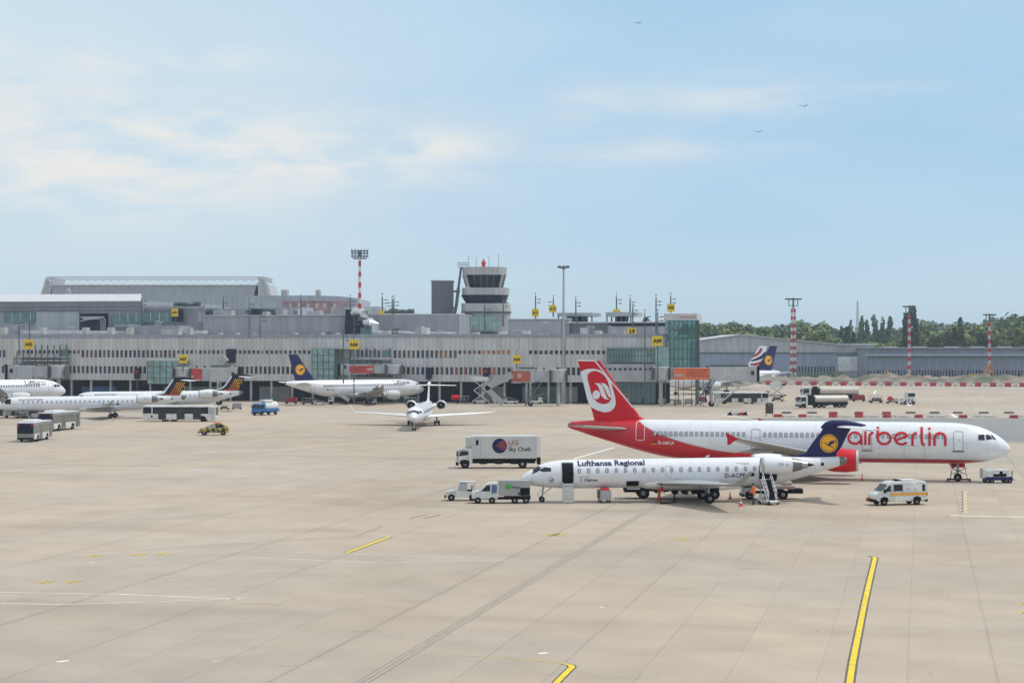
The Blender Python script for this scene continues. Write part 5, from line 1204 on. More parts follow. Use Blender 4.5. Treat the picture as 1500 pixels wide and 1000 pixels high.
fit(ct_, 9.75, 2.5, 667, 790.5, 686, math.radians(181))
# tow tractor (white, open frame cab)
def tow_tractor(label, group=None):
    t = empty('tow_tractor', label, 'tractor', group=group)
    b = MB(); b.prism([(-1.9, .55), (-1.95, 1.0), (-.9, 1.15), (.2, 1.15), (.6, 1.3), (1.85, 1.15), (2.0, .9), (2.0, .45), (-1.2, .45)], 'y', -.85, .85); bmesh.ops.bevel(b.bm, geom=b.bm.edges[:], offset=.06, segments=2, affect='EDGES'); b.build('body', WHITEV, t)
    MB().bbox(1.95, 2.15, -.8, .8, .35, .65, .04).build('bumper', BLACK, t)
    q = MB()
    for x, xt in ((.55, .25), (-.55, -.55), (-1.5, -1.45)):
        for s in (-1, 1): q.bar((x, s*.75, 1.1), (xt, s*.7, 2.2), .08)
    q.bbox(-1.6, .4, -.78, .78, 2.2, 2.3, .03); q.build('cab_frame', GREYL, t)
    q = MB(); q.box(-1.2, -.6, -.5, .5, 1.1, 1.3); q.box(-1.25, -1.1, -.5, .5, 1.3, 1.8); q.build('seat', BLACK, t)
    for s in (-1, 1): panel('side_glass', [(.5, 1.2), (.22, 2.15), (-.5, 2.15), (-.5, 1.2)], s, .74, GLASSG, t, 0)
    wheels(t, (-1.25, 1.3), .78, .42, .26); return t
fit(tow_tractor('white baggage tow tractor with open cab left of the two-axle box truck'), 4.1, 1.8, 652, 702, 733.5, math.radians(181))
# box truck with green mark
bt = empty('box_truck', 'small white truck with grey box and green leaf mark by the jet nose', 'truck')
b = MB(); b.prism([(.5, .5), (3.35, .5), (3.4, .95), (3.2, 1.2), (2.5, 1.4), (1.75, 2.15), (1.4, 2.25), (.5, 2.25)], 'y', -.95, .95); bmesh.ops.bevel(b.bm, geom=b.bm.edges[:], offset=.06, segments=2, affect='EDGES'); cb = b.build('cab', WHITEV, bt)
panels('side_window', [(1.35, 1.35), (2.35, 1.35), (1.75, 2.0), (1.35, 2.05)], .95, GLASS, cb); panels('rear_side_window', [(.62, 1.15), (1.2, 1.15), (1.2, 2.05), (.62, 2.05)], .95, mat('blue_door_marking', (.08, .14, .26), .4), cb)
MB().bbox(3.2, 3.5, -.9, .9, .35, .6, .04).build('bumper', BLACK, cb)
MB().box(-3.1, 3.1, -.4, .4, .4, .65).build('chassis', DARK, bt)
MB().bbox(-3.05, .42, -1.02, 1.02, .85, 2.55, .04).build('cargo_box', mat('box_light_grey', (.36, .36, .35), .5), bt)
q = MB(); q.box(-3.0, -1.95, 1.02, 1.05, .9, 1.75); q.build('open_compartment', BLACK, bt)
q = MB(); 
for k in range(5): q.box(-2.9+.25*k, -2.72+.25*k, 1.0, 1.1, 1.0, 1.15+.1*(k % 3))
q.box(-3.1, -.2, -.95, .95, .62, .84); q.build('underframe', DARK, bt)
decal('leaf_mark', [ell(0, 0, .17, .33, rot=-.2), ell(.3, .02, .15, .33, rot=-.2)], lambda d, z: 1.02, 1, mat('leaf_green_mark', (.05, .42, .06), .5), bt, .5, 1.85, 1, flat=True)
decal('lettering', [text_shape('wisag', .40, .012)], lambda d, z: 1.02, 1, BLACK, bt, 1.0, 1.7, 1, flat=True)
decal('box_seam', [rect(.42, .46, .9, 2.5), rect(1.72, 1.75, .9, 2.5)], lambda d, z: 1.02, 1, GREYP, bt, 0, 0, 1, flat=True)
wheels(bt, (-2.6, -1.35), .85, .36, .26); wheels(bt, (1.15, 2.7), .85, .36, .26)
fit(bt, 6.6, 2.05, 692, 780, 737.5, math.radians(181))
# mini cart under the jet
def baggage_cart(label, group=None, load=True, m=GREYP):
    t = empty('baggage_cart', label, 'cart', group=group)
    q = MB(); q.box(-.9, .9, -.65, .65, .42, .5); q.bar((.9, 0, .45), (1.5, 0, .3), .06); q.build('deck', STEEL, t)
    q = MB(); q.box(-.9, -.85, -.65, .65, .5, 1.5); q.box(.85, .9, -.65, .65, .5, 1.5); q.box(-.9, .9, -.68, .68, 1.5, 1.55) if not load else q.box(-.9, .9, -.67, -.64, .5, 1.1); q.build('cage', m, t)
    if load:
        q = MB(); q.bbox(-.75, -.1, -.6, .6, .5, 1.35, .06); q.bbox(.0, .75, -.6, .6, .5, 1.1, .06); q.build('load', mat('dull_cargo', (.16, .14, .12), .8, var=.5, scale=2), t)
    wheels(t, (-.6, .6), .5, .2, .12); return t
c1 = baggage_cart('small loaded cart with a red bundle on top under the regional jet'); MB().bbox(-.85, .1, -.5, .5, 1.36, 1.72, .12).build('bundle', RED, c1)
fit(c1, 1.9, 1.35, 874, 896, 737, math.radians(100))
# low service vehicle behind the regional jet (two visible ends)
sv = empty('hydrant_truck', 'low dark-framed hydrant truck with big wheels showing under the regional jet belly', 'truck')
q = MB(); q.box(-4.4, 4.6, -.45, .45, .75, 1.1); q.box(3.2, 5.2, -1.1, 1.1, .7, 1.45)
for x in (-4, -3, -2.2, -1.2, -.2, .8, 1.6): q.box(x, x+.5, -1.1, 1.1, .5+.12*(int(x*3) % 3), 1.2)
q.build('chassis', DARK, sv); MB().bbox(3.9, 5.3, -1.15, 1.15, 1.0, 1.6, .08).build('front_box', BLACK, sv); wheels(sv, (3.3,), 1.0, .62, .36); wheels(sv, (-3.9,), 1.0, .5, .3)
fit(sv, 9.8, 2.3, 917, 1062, 731, math.radians(180))
fv = empty('fuel_truck', 'pale fuel truck with dark rear gear standing behind the boarding stairs', 'truck')
q = MB(); q.box(-3.6, 2.2, -.45, .45, .7, 1.0); q.box(-3.6, -2.0, -1.1, 1.1, .75, 1.3); q.build('chassis', DARK, fv)
MB().bbox(-2.6, 2.0, -1.15, 1.15, 1.3, 1.75, .12).build('tank', mat('pinkish_white_paint', (.56, .50, .46), .4), fv); MB().bbox(-2.3, -1.1, -.9, .9, 1.75, 2.2, .15).build('hose_reel_cover', MATS['pinkish_white_paint'], fv); MB().box(-2.6, 2.0, 1.15, 1.18, 1.45, 1.52).build('red_stripe', REDD, fv)
cab_truck(fv, 2.3, 4.0, 2.3, 2.5); wheels(fv, (-1.1,), 1.0, .62, .36); wheels(fv, (3.0,), 1.0, .5, .3)
fit(fv, 7.6, 2.3, 1086, 1179, 731.5, math.radians(180))
# boarding stairs at the rear door
bs = empty('boarding_stairs', 'white-railed mobile boarding stairs leaned to the rear door of the regional jet', 'boarding stairs')
q = MB(); q.prism([(-1.0, .2), (.95, .2), (1.0, .4), (.2, .5), (-1.0, .6)], 'y', -.6, .6); bmesh.ops.bevel(q.bm, geom=q.bm.edges[:], offset=.03, segments=1, affect='EDGES'); q.build('chassis', WHITEV, bs)
q = MB(); q.bbox(-1.0, -.1, -.5, .5, .6, 1.0, .05); q.build('engine_box', WHITEV, bs)
q = MB(); q.bar((-.35, 0, 2.45), (.5, 0, .4), 1.0, .12); q.build('stair_ramp', BLACK, bs)
q = MB()
for k in range(10): x = -.32+k*.082; q.box(x, x+.14, -.42, .42, 2.42-k*.205, 2.45-k*.205)
q.build('treads', DARK, bs); q = MB()
for s in (-1, 1):
    y = s*.52; q.bar((-.45, y, 2.5), (.45, y, .4), .06, .14)
    for h in (.4, .8): q.bar((-.42+.12*h, y, 2.5+h), (.55+.12*h, y, .4+h), .05)
    for k in range(6): x = -.4+k*.19; z = 2.45-k*.4; q.bar((x, y, z), (x+.12, y, z+.8), .045)
q.box(-.85, -.3, -.52, .52, 2.42, 2.5); q.build('railings', WHITE, bs)
q = MB(); q.bar((-.7, .45, .6), (-.7, .45, 2.4), .08); q.bar((-.7, -.45, .6), (-.7, -.45, 2.4), .08); q.bar((.1, .45, .5), (-.6, .45, 1.9), .06); q.build('props', STEEL, bs)
wheels(bs, (-.75, .75), .55, .2, .14)
fit(bs, 2.05, 1.3, 1109, 1143, 740, math.radians(-58))
# van
vn = empty('van', 'white van with a wide amber stripe in front of the airliner nose', 'van')
b = MB(); b.prism([(-2.85, .42), (2.55, .42), (2.85, .6), (2.8, 1.1), (2.0, 1.42), (1.35, 2.15), (1.05, 2.4), (-2.65, 2.45), (-2.85, 2.2)], 'y', -.97, .97); bmesh.ops.bevel(b.bm, geom=b.bm.edges[:], offset=.1, segments=3, affect='EDGES'); bd = b.build('body', WHITEV, vn, smooth=True)
panels('door_window', [(1.1, 1.42), (1.85, 1.42), (1.4, 1.98), (1.1, 2.02)], .97, GLASS, bd); panels('side_window', [(-.15, 1.45), (.85, 1.45), (.85, 2.12), (-.15, 2.12)], .97, GLASS, bd)
panels('side_window', [(-2.65, 1.42), (-2.3, 1.42), (-2.3, 2.1), (-2.6, 2.1)], .97, GLASS, bd)
q = MB(); q._f([q.bm.verts.new(p) for p in ((2.02, -.82, 1.47), (2.02, .82, 1.47), (1.41, .82, 2.14), (1.41, -.82, 2.14))]); [setattr(v.co, 'x', v.co.x+.05) for v in q.bm.verts]; q.build('windscreen', GLASS, bd)
for s in (-1, 1): MB().box(-2.9, -2.86, s*.45-.36, s*.45+.36, 1.4, 2.1).build('rear_window', GLASS, bd); MB().box(-2.92, -2.86, s*.86-.08, s*.86+.08, .95, 1.3).build('tail_light', REDD, bd); MB().box(1.75, 1.95, s*1.1-.1, s*1.1+.1, 1.3, 1.65).build('mirror', BLACK, bd)
AMB = mat('amber_stripe', (.80, .36, .02), .4)
for s in (-1, 1): decal('door_seam', [stroke([(1.2, .45), (1.2, 2.2)], .03), stroke([(-.25, .45), (-.25, 2.25)], .03), stroke([(-2.7, 1.33), (-.3, 1.33)], .02), rect(.9, 1.1, 1.32, 1.37), rect(-.2, 0, 1.32, 1.37)], lambda d, z: .97, s, GREYP, bd, 0, 0, -1, flat=True, off=.014)
for s in (-1, 1): panel('amber_stripe', [(-2.8, 1.02), (1.15, 1.02), (1.15, 1.27), (-2.8, 1.27)], s, .97, AMB, bd, .012)
MB().box(-2.885, -2.855, -.85, .85, 1.02, 1.27).build('amber_stripe', AMB, bd)
decal('lettering', [text_shape('DFS', .26, .02), shift(text_shape('AERO', .2, .0), .62, .02)], lambda d, z: .97, 1, GREYP, vn, .6, 1.55, 1, flat=True)
q = MB().bbox(2.6, 2.95, -.95, .95, .35, .62, .05); q.box(-2.95, -2.6, -.95, .95, .35, .58); q.build('bumpers', BLACK, vn); MB().box(2.95, 3.0, -.9, -.3, .5, .72).build('front_plate', REDD, vn)
MB().bbox(-1.9, -.3, -.6, .6, 2.45, 2.56, .04).build('roof_hatch', WHITE, vn); MB().bbox(-.1, .3, -.5, .5, 2.45, 2.58, .03).build('light_bar', BLACK, vn)
for s in (-1, 1):
    for x in (-1.75, 1.85): panel('wheel_arch', [(x-.48, .42), (x-.4, .8), (x, .93), (x+.4, .8), (x+.48, .42)], s, .97, BLACK, vn, .008)
wheels(vn, (-1.75, 1.85), .85, .36, .24); wheels(vn, (), .85, .36, .24)
fit(vn, 5.95, 2.0, 1268, 1360, 741, math.radians(194))
# ground power unit by the nose
gp = empty('ground_power_unit', 'grey-white wheeled ground power unit below the airliner nose at the right', 'power unit')
MB().bbox(-1.9, 1.5, -.8, .8, .75, 1.75, .12).build('housing', WHITEV, gp); MB().box(-1.6, 1.9, -.82, .82, .38, .8).build('chassis', NAVY, gp); panels('louvre', [(-.6, .85), (1.1, .85), (1.1, 1.25), (.6, 1.25), (.6, 1.55), (.2, 1.55), (.2, 1.2), (-.6, 1.2)], .8, BLACK, gp)
MB().bbox(-1.95, -1.6, -.7, .7, .6, 1.85, .06).build('radiator', GREYL, gp); q = MB(); q.bar((1.9, .3, .4), (2.1, .3, 1.6), .06); q.bar((1.9, -.3, .4), (2.1, -.3, 1.6), .06); q.bar((1.4, 0, .5), (2.4, 0, .4), .1); q.build('drawbar', BLACK, gp); wheels(gp, (-1.3, -.75, 1.1, 1.55), .7, .3, .18)
fit(gp, 4.4, 1.65, 1432, 1487, 707.5, math.radians(0))
# tail support stand / tow head round the nose gear
ns = empty('nose_gear_stand', 'spidery black trestle frame standing round the airliner nose wheels', 'trestle'); q = MB()
for s in (-1, 1):
    for x in (-1, 1): q.bar((x*1.15, s*.7, .35), (x*.75, s*.5, 2.25), .06)
    q.bar((-1.3, s*.7, .35), (1.3, s*.7, .35), .1); q.bar((-1, s*.6, 1.0), (1, s*.6, 1.9), .04); q.bar((1, s*.6, 1.0), (-1, s*.6, 1.9), .04)
for x in (-1.25, 1.25): q.bar((x, -.9, .25), (x, .9, .25), .12)
for x in (-1.5, 1.5):
    for s in (-1, 1): q.bar((x, s*.8, .0), (x, s*.8, .45), .12)
    q.bar((x, -.8, .35), (x*.8, -.8, .35), .1); q.bar((x, .8, .35), (x*.8, .8, .35), .1)
q.build('frame', BLACK, ns); fit(ns, 3.1, 1.8, 1387, 1422, 706.5, math.radians(-13))
# cones
cone = empty('traffic_cone', 'x', 'cone', group='red and white cones'); q = MB(); q.bbox(-.2, .2, -.2, .2, 0, .05, .02)
q.lathe([(.05, .15), (.25, .12)], 0, 0, 0, 'z', 12); q.lathe([(.42, .085), (.58, .05)], 0, 0, 0, 'z', 12); q.lathe([(.7, .035), (.76, .02)], 0, 0, 0, 'z', 12); q.mi = 1; q.lathe([(.25, .12), (.42, .085)], 0, 0, 0, 'z', 12); q.lathe([(.58, .05), (.7, .035)], 0, 0, 0, 'z', 12)
q.build('shell', [mat('cone_red', (.8, .06, .03), .5), WHITE], cone)
first = True
for px, py, k, lb in ((1085, 741, 1.0, 'nearest red and white cone left of the worker in orange'), (1069.5, 731, .95, 'red and white cone farther back under the regional jet wing'), (1263, 703.5, 1.0, 'dark red cone standing alone before the airliner engine'), (165, 615.5, .9, 'small orange cone by the main wheels of the dotted-tail jet')):
    o = cone if first else copy_tree(cone); first = False; o.location = G(px, py); o.scale = (k,)*3; o['label'] = lb
# people
def person(label, px, py, h, top, legs, pose, face=0., cap=None):
    r = empty('person', label, 'person', G(px, py), face)
    J = {'pel': (0, 0, .95), 'chest': (pose.get('lean', 0), 0, 1.3), 'neck': (pose.get('lean', 0)*1.2, 0, 1.5), 'head': (pose.get('lean', 0)*1.25+.02, 0, 1.62), 'top': (pose.get('lean', 0)*1.25+.02, 0, 1.74)}
    vs = [J['pel'], J['chest'], J['neck'], J['head'], J['top']]; es = [(0, 1), (1, 2), (2, 3), (3, 4)]; rad = [.14, .17, .06, .10, .07]
    def chain(root_i, pts):
        i = root_i
        for p, r_ in pts: vs.append(p); rad.append(r_); es.append((i, len(vs)-1)); i = len(vs)-1
    lx = pose.get('lean', 0); st = pose.get('stride', .08)
    for s in (-1, 1):
        chain(0, [((0, s*.10, .88), .11), ((s*st*.5+.03, s*.11, .50), .075), ((s*st, s*.12, .09), .05), ((s*st+.16, s*.13, .04), .045)])
        a = pose['arms'][0 if s < 0 else 1]
        chain(1, [((lx*1.1, s*.19, 1.42), .07), ((lx+a[0][0], s*(.24), a[0][1]), .05), ((lx+a[1][0], s*.2, a[1][1]), .04), ((lx+a[1][0]+.06, s*.19, a[1][1]-.05), .035)])
    me = bpy.data.meshes.new('body'); me.from_pydata(vs, es, []); o = bpy.data.objects.new('body', me); C.objects.link(o)
    sk = o.modifiers.new('skin', 'SKIN'); sb = o.modifiers.new('sub', 'SUBSURF'); sb.levels = sb.render_levels = 1
    for i, rr_ in enumerate(rad): me.skin_vertices[0].data[i].radius = (rr_, rr_*1.0)
    me.skin_vertices[0].data[0].use_root = True
    bpy.context.view_layer.update(); m2 = bpy.data.meshes.new_from_object(o.evaluated_get(bpy.context.evaluated_depsgraph_get())); bpy.data.objects.remove(o); bpy.data.meshes.remove(me)
    m2.name = 'body'; b = bpy.data.objects.new('body', m2); C.objects.link(b); b.parent = r
    for m_ in (top, legs, SKIN, BLACK): m2.materials.append(m_)
    for p in m2.polygons:
        z = p.center.z; y = abs(p.center.y); p.use_smooth = True
        p.material_index = 3 if z < .1 else (1 if z < .92 and y < .2 else (2 if z > 1.52 else 0))
        if y > .16 and z < 1.12 and z > .6: p.material_index = 2 if z < 1.0 else 0
    MB().lathe([(1.66, .115), (1.72, .11), (1.78, .07), (1.80, .01)], J['head'][0], 0, 0, 'z', 12).build('cap' if cap else 'hair', cap or BLACK, r, smooth=True)
    r.scale = (h/1.8,)*3; return r
w1 = person('worker in an orange hi-vis vest standing at the foot of the boarding stairs', 1104, 739.5, 1.9, HIVIS, TROUS, {'lean': .03, 'stride': .12, 'arms': [((.05, 1.15), (.22, 1.0)), ((.08, 1.15), (.28, 1.08))]}, math.radians(200))
MB().box(-.1, .14, -.18, .18, 1.18, 1.22).build('reflective_band', WHITE, w1)
person('worker in red overalls bending over a hose beneath the regional jet', 965, 736.5, 1.75, WORKRED, WORKRED, {'lean': .18, 'stride': .1, 'arms': [((.12, 1.12), (.28, .9)), ((.14, 1.1), (.3, .85))]}, math.radians(-30))
p0, p1 = G(968, 738), G(998, 727)
q = MB(); q.tube([(p0.x, p0.y, .05), ((p0.x+p1.x)/2, p0.y+1.2, .05), (p1.x-.6, p1.y, .25), (p1.x, p1.y+.3, 1.2)], .07, 6); tag(q.build('fuel_hose', BLACK, None, smooth=True), 'black hose trailing from the worker in red up to the jet wing', 'hose')
# ---- buses
def apron_bus(label, rear_dark=False, group=None, Lg=13.8, w=3.0, dark=False):
    t = empty('apron_bus', label, 'bus', group=group); h = 2.95
    b = MB().bbox(-Lg/2, Lg/2, -w/2, w/2, .35, h, .18); bd = b.build('body', WHITEV if not dark else NAVY, t)
    q = MB().bbox(-Lg/2+.3, Lg/2-.8, -w/2+.3, w/2-.3, h, h+.12, .05); q.build('roof_panel', WHITE, t)
    for s in (-1, 1):
        x = -Lg/2+1.95
        MB().box(-Lg/2+.15, -Lg/2+1.7, s*(w/2+.01)-.02, s*(w/2+.01)+.02, 1.55, 2.75).build('side_window', GLASS, bd)
        MB().box(x, Lg/2-1.3, s*(w/2+.01)-.02, s*(w/2+.01)+.02, 1.5, 2.75).build('window_strip', GLASS, bd)
        for xd in (-Lg/2+3.0, -Lg/2+6.5, -Lg/2+9.6): MB().box(xd, xd+1.5, s*(w/2+.02)-.02, s*(w/2+.02)+.02, .45, 2.6).build('door', mat('bus_door_glass', (.02, .025, .03), .15), bd)
        MB().box(Lg/2-1.15, Lg/2-.15, s*(w/2+.01)-.02, s*(w/2+.01)+.02, 1.45, 2.65).build('driver_window', GLASSG, bd)
        panel('wheel_arch', [(Lg/2-3.1, .35), (Lg/2-2.95, .95), (Lg/2-2.4, 1.15), (Lg/2-1.85, .95), (Lg/2-1.7, .35)], s, w/2, BLACK, bd, .012)
        panel('grille', [(-Lg/2+1.6, .8), (-Lg/2+1.95, .8), (-Lg/2+1.95, 1.2), (-Lg/2+1.6, 1.2)], s, w/2, BLACK, bd, .012)
    MB().box(Lg/2-.02, Lg/2+.02, -w/2+.25, w/2-.25, 1.2, 2.7).build('windscreen', GLASS, bd); MB().box(-Lg/2-.02, -Lg/2+.02, -w/2+.25, w/2-.25, 1.5, 2.6).build('rear_window', GLASS, bd)
    wheels(t, (Lg/2-2.4, -Lg/2+4.1+1.6, -Lg/2+4.1+.0), w/2-.2, .45, .3); return t
fit(apron_bus('long low white apron bus parked below the two dotted tails', group='apron buses'), 13.8, 3, 208.5, 320, 617.5, math.radians(-2))
fit(apron_bus('white apron bus half hidden beneath the orange-bannered jet bridge', group='apron buses'), 13.8, 3, 1046, 1126, 591.5, math.radians(181))
fit(apron_bus('dark-windowed apron bus cut off by the left photo edge, behind the two rear-facing buses', group='apron buses'), 13.8, 3, -28, 82, 612, math.radians(183))
def city_bus(label, group):
    t = empty('city_bus', label, 'bus', group=group); Lg, w, h = 10.5, 2.5, 2.75
    bd = MB().bbox(-Lg/2, Lg/2, -w/2, w/2, .35, h, .14).build('body', mat('bus_silver', (.24, .24, .22), .35), t)
    q = MB().bbox(-Lg/2+.05, Lg/2-.2, -w/2+.05, w/2-.05, h, h+.1, .05); q.build('roof', WHITE, t); MB().bbox(-Lg/2+1.5, Lg/2-5, -w/2+.4, w/2-.4, h+.1, h+.4, .1).build('roof_unit', WHITE, t)
    MB().box(-Lg/2-.04, -Lg/2-.01, -w/2+.08, w/2-.08, 1.25, h-.05).build('rear_window', mat('bus_rear_navy', (.010, .012, .04), .3, spec=.2), bd); MB().box(-Lg/2-.05, -Lg/2-.01, -w/2+.1, w/2-.1, .4, .65).build('bumper', BLACK, bd)
    for s in (-1, 1):
        MB().box(-Lg/2-.07, -Lg/2-.03, s*1.0-.12, s*1.0+.12, h-.4, h-.15).build('tail_light', REDD, bd)
        for x0, x1 in ((-5, -3.6), (-3.4, -2.2), (-.4, 1.2), (1.4, 3.0)): MB().box(x0, x1, s*(w/2+.01)-.015, s*(w/2+.01)+.015, 1.3, h-.35).build('side_window', mat('bus_side_glass', (.16, .16, .15), .2), bd)
        for x0 in (-2.0, 3.4): MB().box(x0, x0+1.3, s*(w/2+.01)-.015, s*(w/2+.01)+.015, .5, h-.35).build('door', mat('bus_door_grey', (.12, .12, .11), .25), bd)
        panel('skirt', [(-.5, .42), (3.2, .42), (3.2, 1.2), (-.5, 1.2)], s, w/2, WHITEV, bd, .01); panel('skirt', [(-5, .42), (-2.2, .42), (-2.2, 1.2), (-5, 1.2)], s, w/2, WHITEV, bd, .01)
        for x in (-3.0, 2.2): panel('wheel_arch', [(x-.6, .35), (x-.5, .9), (x, 1.05), (x+.5, .9), (x+.6, .35)], s, w/2, BLACK, bd, .02)
    wheels(t, (-3.0, 2.2), w/2-.1, .45, .28); return t
fit(city_bus('short silver bus with dark rear window, nearest vehicle at the left edge', 'short buses seen from behind'), 10.5, 2.5, 24.5, 77, 647.5, math.radians(90))
fit(city_bus('short silver bus just behind and right of the nearest short bus', 'short buses seen from behind'), 10.5, 2.5, 55, 118, 632, math.radians(81))
# follow-me car in yellow and black
fc = empty('follow_me_car', 'small yellow and black chequered apron car with an orange roof beacon', 'car')
CH = bpy.data.materials.new('yellow_black_blotches'); CH.use_nodes = True; n_ = CH.node_tree.nodes; t_ = n_.new('ShaderNodeTexCoord'); v_ = n_.new('ShaderNodeTexChecker'); v_.inputs['Scale'].default_value = 1.7; v_.inputs['Color1'].default_value = (.50, .38, .05, 1); v_.inputs['Color2'].default_value = (.035, .035, .03, 1)
mp_ = n_.new('ShaderNodeMapping'); mp_.inputs['Rotation'].default_value = (.3, .5, .2); CH.node_tree.links.new(t_.outputs['Object'], mp_.inputs[0]); CH.node_tree.links.new(mp_.outputs[0], v_.inputs['Vector']); CH.node_tree.links.new(v_.outputs[0], n_['Principled BSDF'].inputs['Base Color'])
b = MB(); b.prism([(-2.0, .35), (2.0, .35), (2.1, .6), (1.95, .85), (1.0, 1.05), (.3, 1.55), (-1.1, 1.6), (-1.9, 1.15), (-2.05, .8)], 'y', -.82, .82); bmesh.ops.bevel(b.bm, geom=b.bm.edges[:], offset=.07, segments=2, affect='EDGES'); bd = b.build('body', CH, fc, smooth=True)
panels('side_window', [(-.3, 1.05), (.75, 1.05), (.28, 1.45), (-.3, 1.48)], .82, GLASSG, bd); panels('side_window', [(-1.5, 1.1), (-.45, 1.05), (-.45, 1.48), (-1.05, 1.5)], .82, GLASS, bd)
MB().bbox(-1.0, -.2, -.5, .5, 1.6, 1.78, .04).build('roof_beacon', mat('beacon_orange', (.9, .2, .02), .4), fc); q = MB(); q.bar((.1, 0, 1.5), (-.1, 0, 1.95), .04); q.build('antenna', BLACK, fc); wheels(fc, (-1.3, 1.3), .72, .34, .2); MB().bbox(2.0, 2.15, -.8, .8, .3, .55, .04).build('bumper', BLACK, fc)
fit(fc, 4.25, 1.7, 290, 336.5, 637.5, math.radians(184))
# blue truck
bl = empty('tank_truck', 'blue cab truck with white and blue tank body between the bus and the crane-tail airliner', 'truck'); cab_truck(bl, 1.6, 3.6, 2.4, 2.7, BLUE)
MB().box(-3.4, 3.2, -.45, .45, .55, .9).build('chassis', DARK, bl); MB().lathe([(-3.4, .7), (-3.2, 1.05), (1.1, 1.05), (1.3, .7)], 0, 0, 2.0, 'x', 20).build('tank', WHITEV, bl, smooth=True); MB().bbox(-3.4, 1.3, -1.2, 1.2, .8, 1.45, .05).build('side_locker', BLUE, bl); MB().bbox(-1.5, 1.4, -.8, .8, 2.95, 3.5, .05).build('top_gear', WHITEV, bl)
wheels(bl, (-2.2, 2.7), 1.05, .5, .3); fit(bl, 7.1, 2.4, 368.5, 410, 608.5, math.radians(238))
# tankers and tractors on the right apron
def tanker(label, group='fuel tankers on the far apron'):
    t = empty('fuel_tanker', label, 'truck', group=group); cab_truck(t, 4.2, 6.2, 2.4, 2.75); MB().box(-6, 5.8, -.45, .45, .6, .95).build('chassis', DARK, t)
    MB().loft([[(x, r_*1.15*math.cos(2*PI*k/20), 1.95+r_*.9*math.sin(2*PI*k/20)) for k in range(20)] for x, r_ in ((-6.1, .7), (-5.9, 1.0), (2.2, 1.0), (2.4, .7))]).build('tank', mat('tanker_cream', (.58, .53, .45), .4, coat=.2), t, smooth=True)
    q = MB(); q.box(2.5, 4.1, -1.1, 1.1, .9, 2.5); q.box(2.8, 3.6, -1.2, 1.2, 1.2, 2.9); q.build('pump_gear', DARK, t); q = MB(); q.box(-5.9, 2.2, -1.1, 1.1, .95, 1.15)
    for x in (-4, -1, 1): q.box(x, x+.8, -1.15, 1.15, .5, .95)
    q.build('underframe', DARK, t); wheels(t, (-4.9, -3.6, 0.2, 1.5, 5.0), 1.05, .5, .3); return t
fit(tanker('cream fuel tanker with white cab, nearer of the two beyond the low barriers'), 12.4, 2.4, 1165, 1245, 597.5, math.radians(195))
fit(tanker('cream fuel tanker mostly hidden behind the nearer tanker'), 12.4, 2.4, 1172, 1260, 586, math.radians(180))
pt = empty('pushback_tractor', 'white pushback tractor with striped front at the right end of the cart train', 'tractor'); MB().bbox(-1.7, 1.7, -1.2, 1.2, .4, 1.6, .08).build('body', WHITEV, pt); cbx = MB().bbox(-.4, 1.6, -1.15, 1.15, 1.6, 3.1, .08).build('cab', WHITEV, pt)
MB().box(-.3, 1.5, -1.19, 1.19, 2.0, 2.8).build('cab_glazing', GLASS, cbx); MB().box(1.6, 1.64, -1, 1, 2.0, 2.8).build('windscreen', GLASS, cbx)
for s in (-1, 1):
    for k in range(3): panel('warning_stripe', [(-1.2+k*.8, .6), (-.9+k*.8, .6), (-.6+k*.8, 1.4), (-.9+k*.8, 1.4)], s, 1.2, BLACK, pt, .01)
wheels(pt, (-1.1, 1.1), 1.1, .45, .3); fit(pt, 3.4, 2.4, 1317, 1341.5, 592.5, math.radians(10))
def dolly(label, kind, group='carts and dollies on the far apron'):
    t = empty('dolly', label, 'dolly', group=group); q = MB(); q.box(-1.6, 1.6, -.8, .8, .4, .55); q.bar((1.6, 0, .45), (2.3, 0, .35), .08); q.build('deck', DARK, t)
    if kind == 'can': b = MB(); b.prism([(-1.5, .55), (1.5, .55), (1.5, 1.5), (1.1, 2.1), (-1.5, 2.1)], 'y', -.75, .75); b.build('container', mat('container_grey', (.38, .38, .37), .5, metal=.3), t)
    elif kind == 'redcan': b = MB(); b.prism([(-1.5, .55), (1.5, .55), (1.5, 1.3), (1.2, 1.7), (-1.2, 1.7), (-1.5, 1.3)], 'y', -.75, .75); b.build('container', mat('maroon_cover', (.30, .03, .05), .6), t)
    elif kind == 'blue': b = MB(); b.box(-1.5, 1.5, -.75, .75, .55, 1.9); b.build('container', mat('navy_cover', (.03, .05, .12), .6), t)
    elif kind == 'reel': MB().lathe([(-.7, .6), (-.65, .75), (.65, .75), (.7, .6)], .6, 0, 1.3, 'y', 14).build('hose_reel', REDD, t); MB().box(-1.5, -.3, -.6, .6, .55, 1.5).build('crate', GREYL, t)
    else:
        q = MB()
        for x in (-1.5, -.5, .5, 1.5): 
            for s in (-1, 1): q.bar((x, s*.75, .55), (x, s*.75, 1.7), .07)
        q.box(-1.55, 1.55, -.78, .78, 1.7, 1.76); q.build('cage', STEEL, t); MB().bbox(-1.2, .9, -.6, .6, .55, 1.2, .1).build('baggage', MATS['dull_cargo'], t)
    wheels(t, (-1.2, 1.2), .6, .25, .14); return t
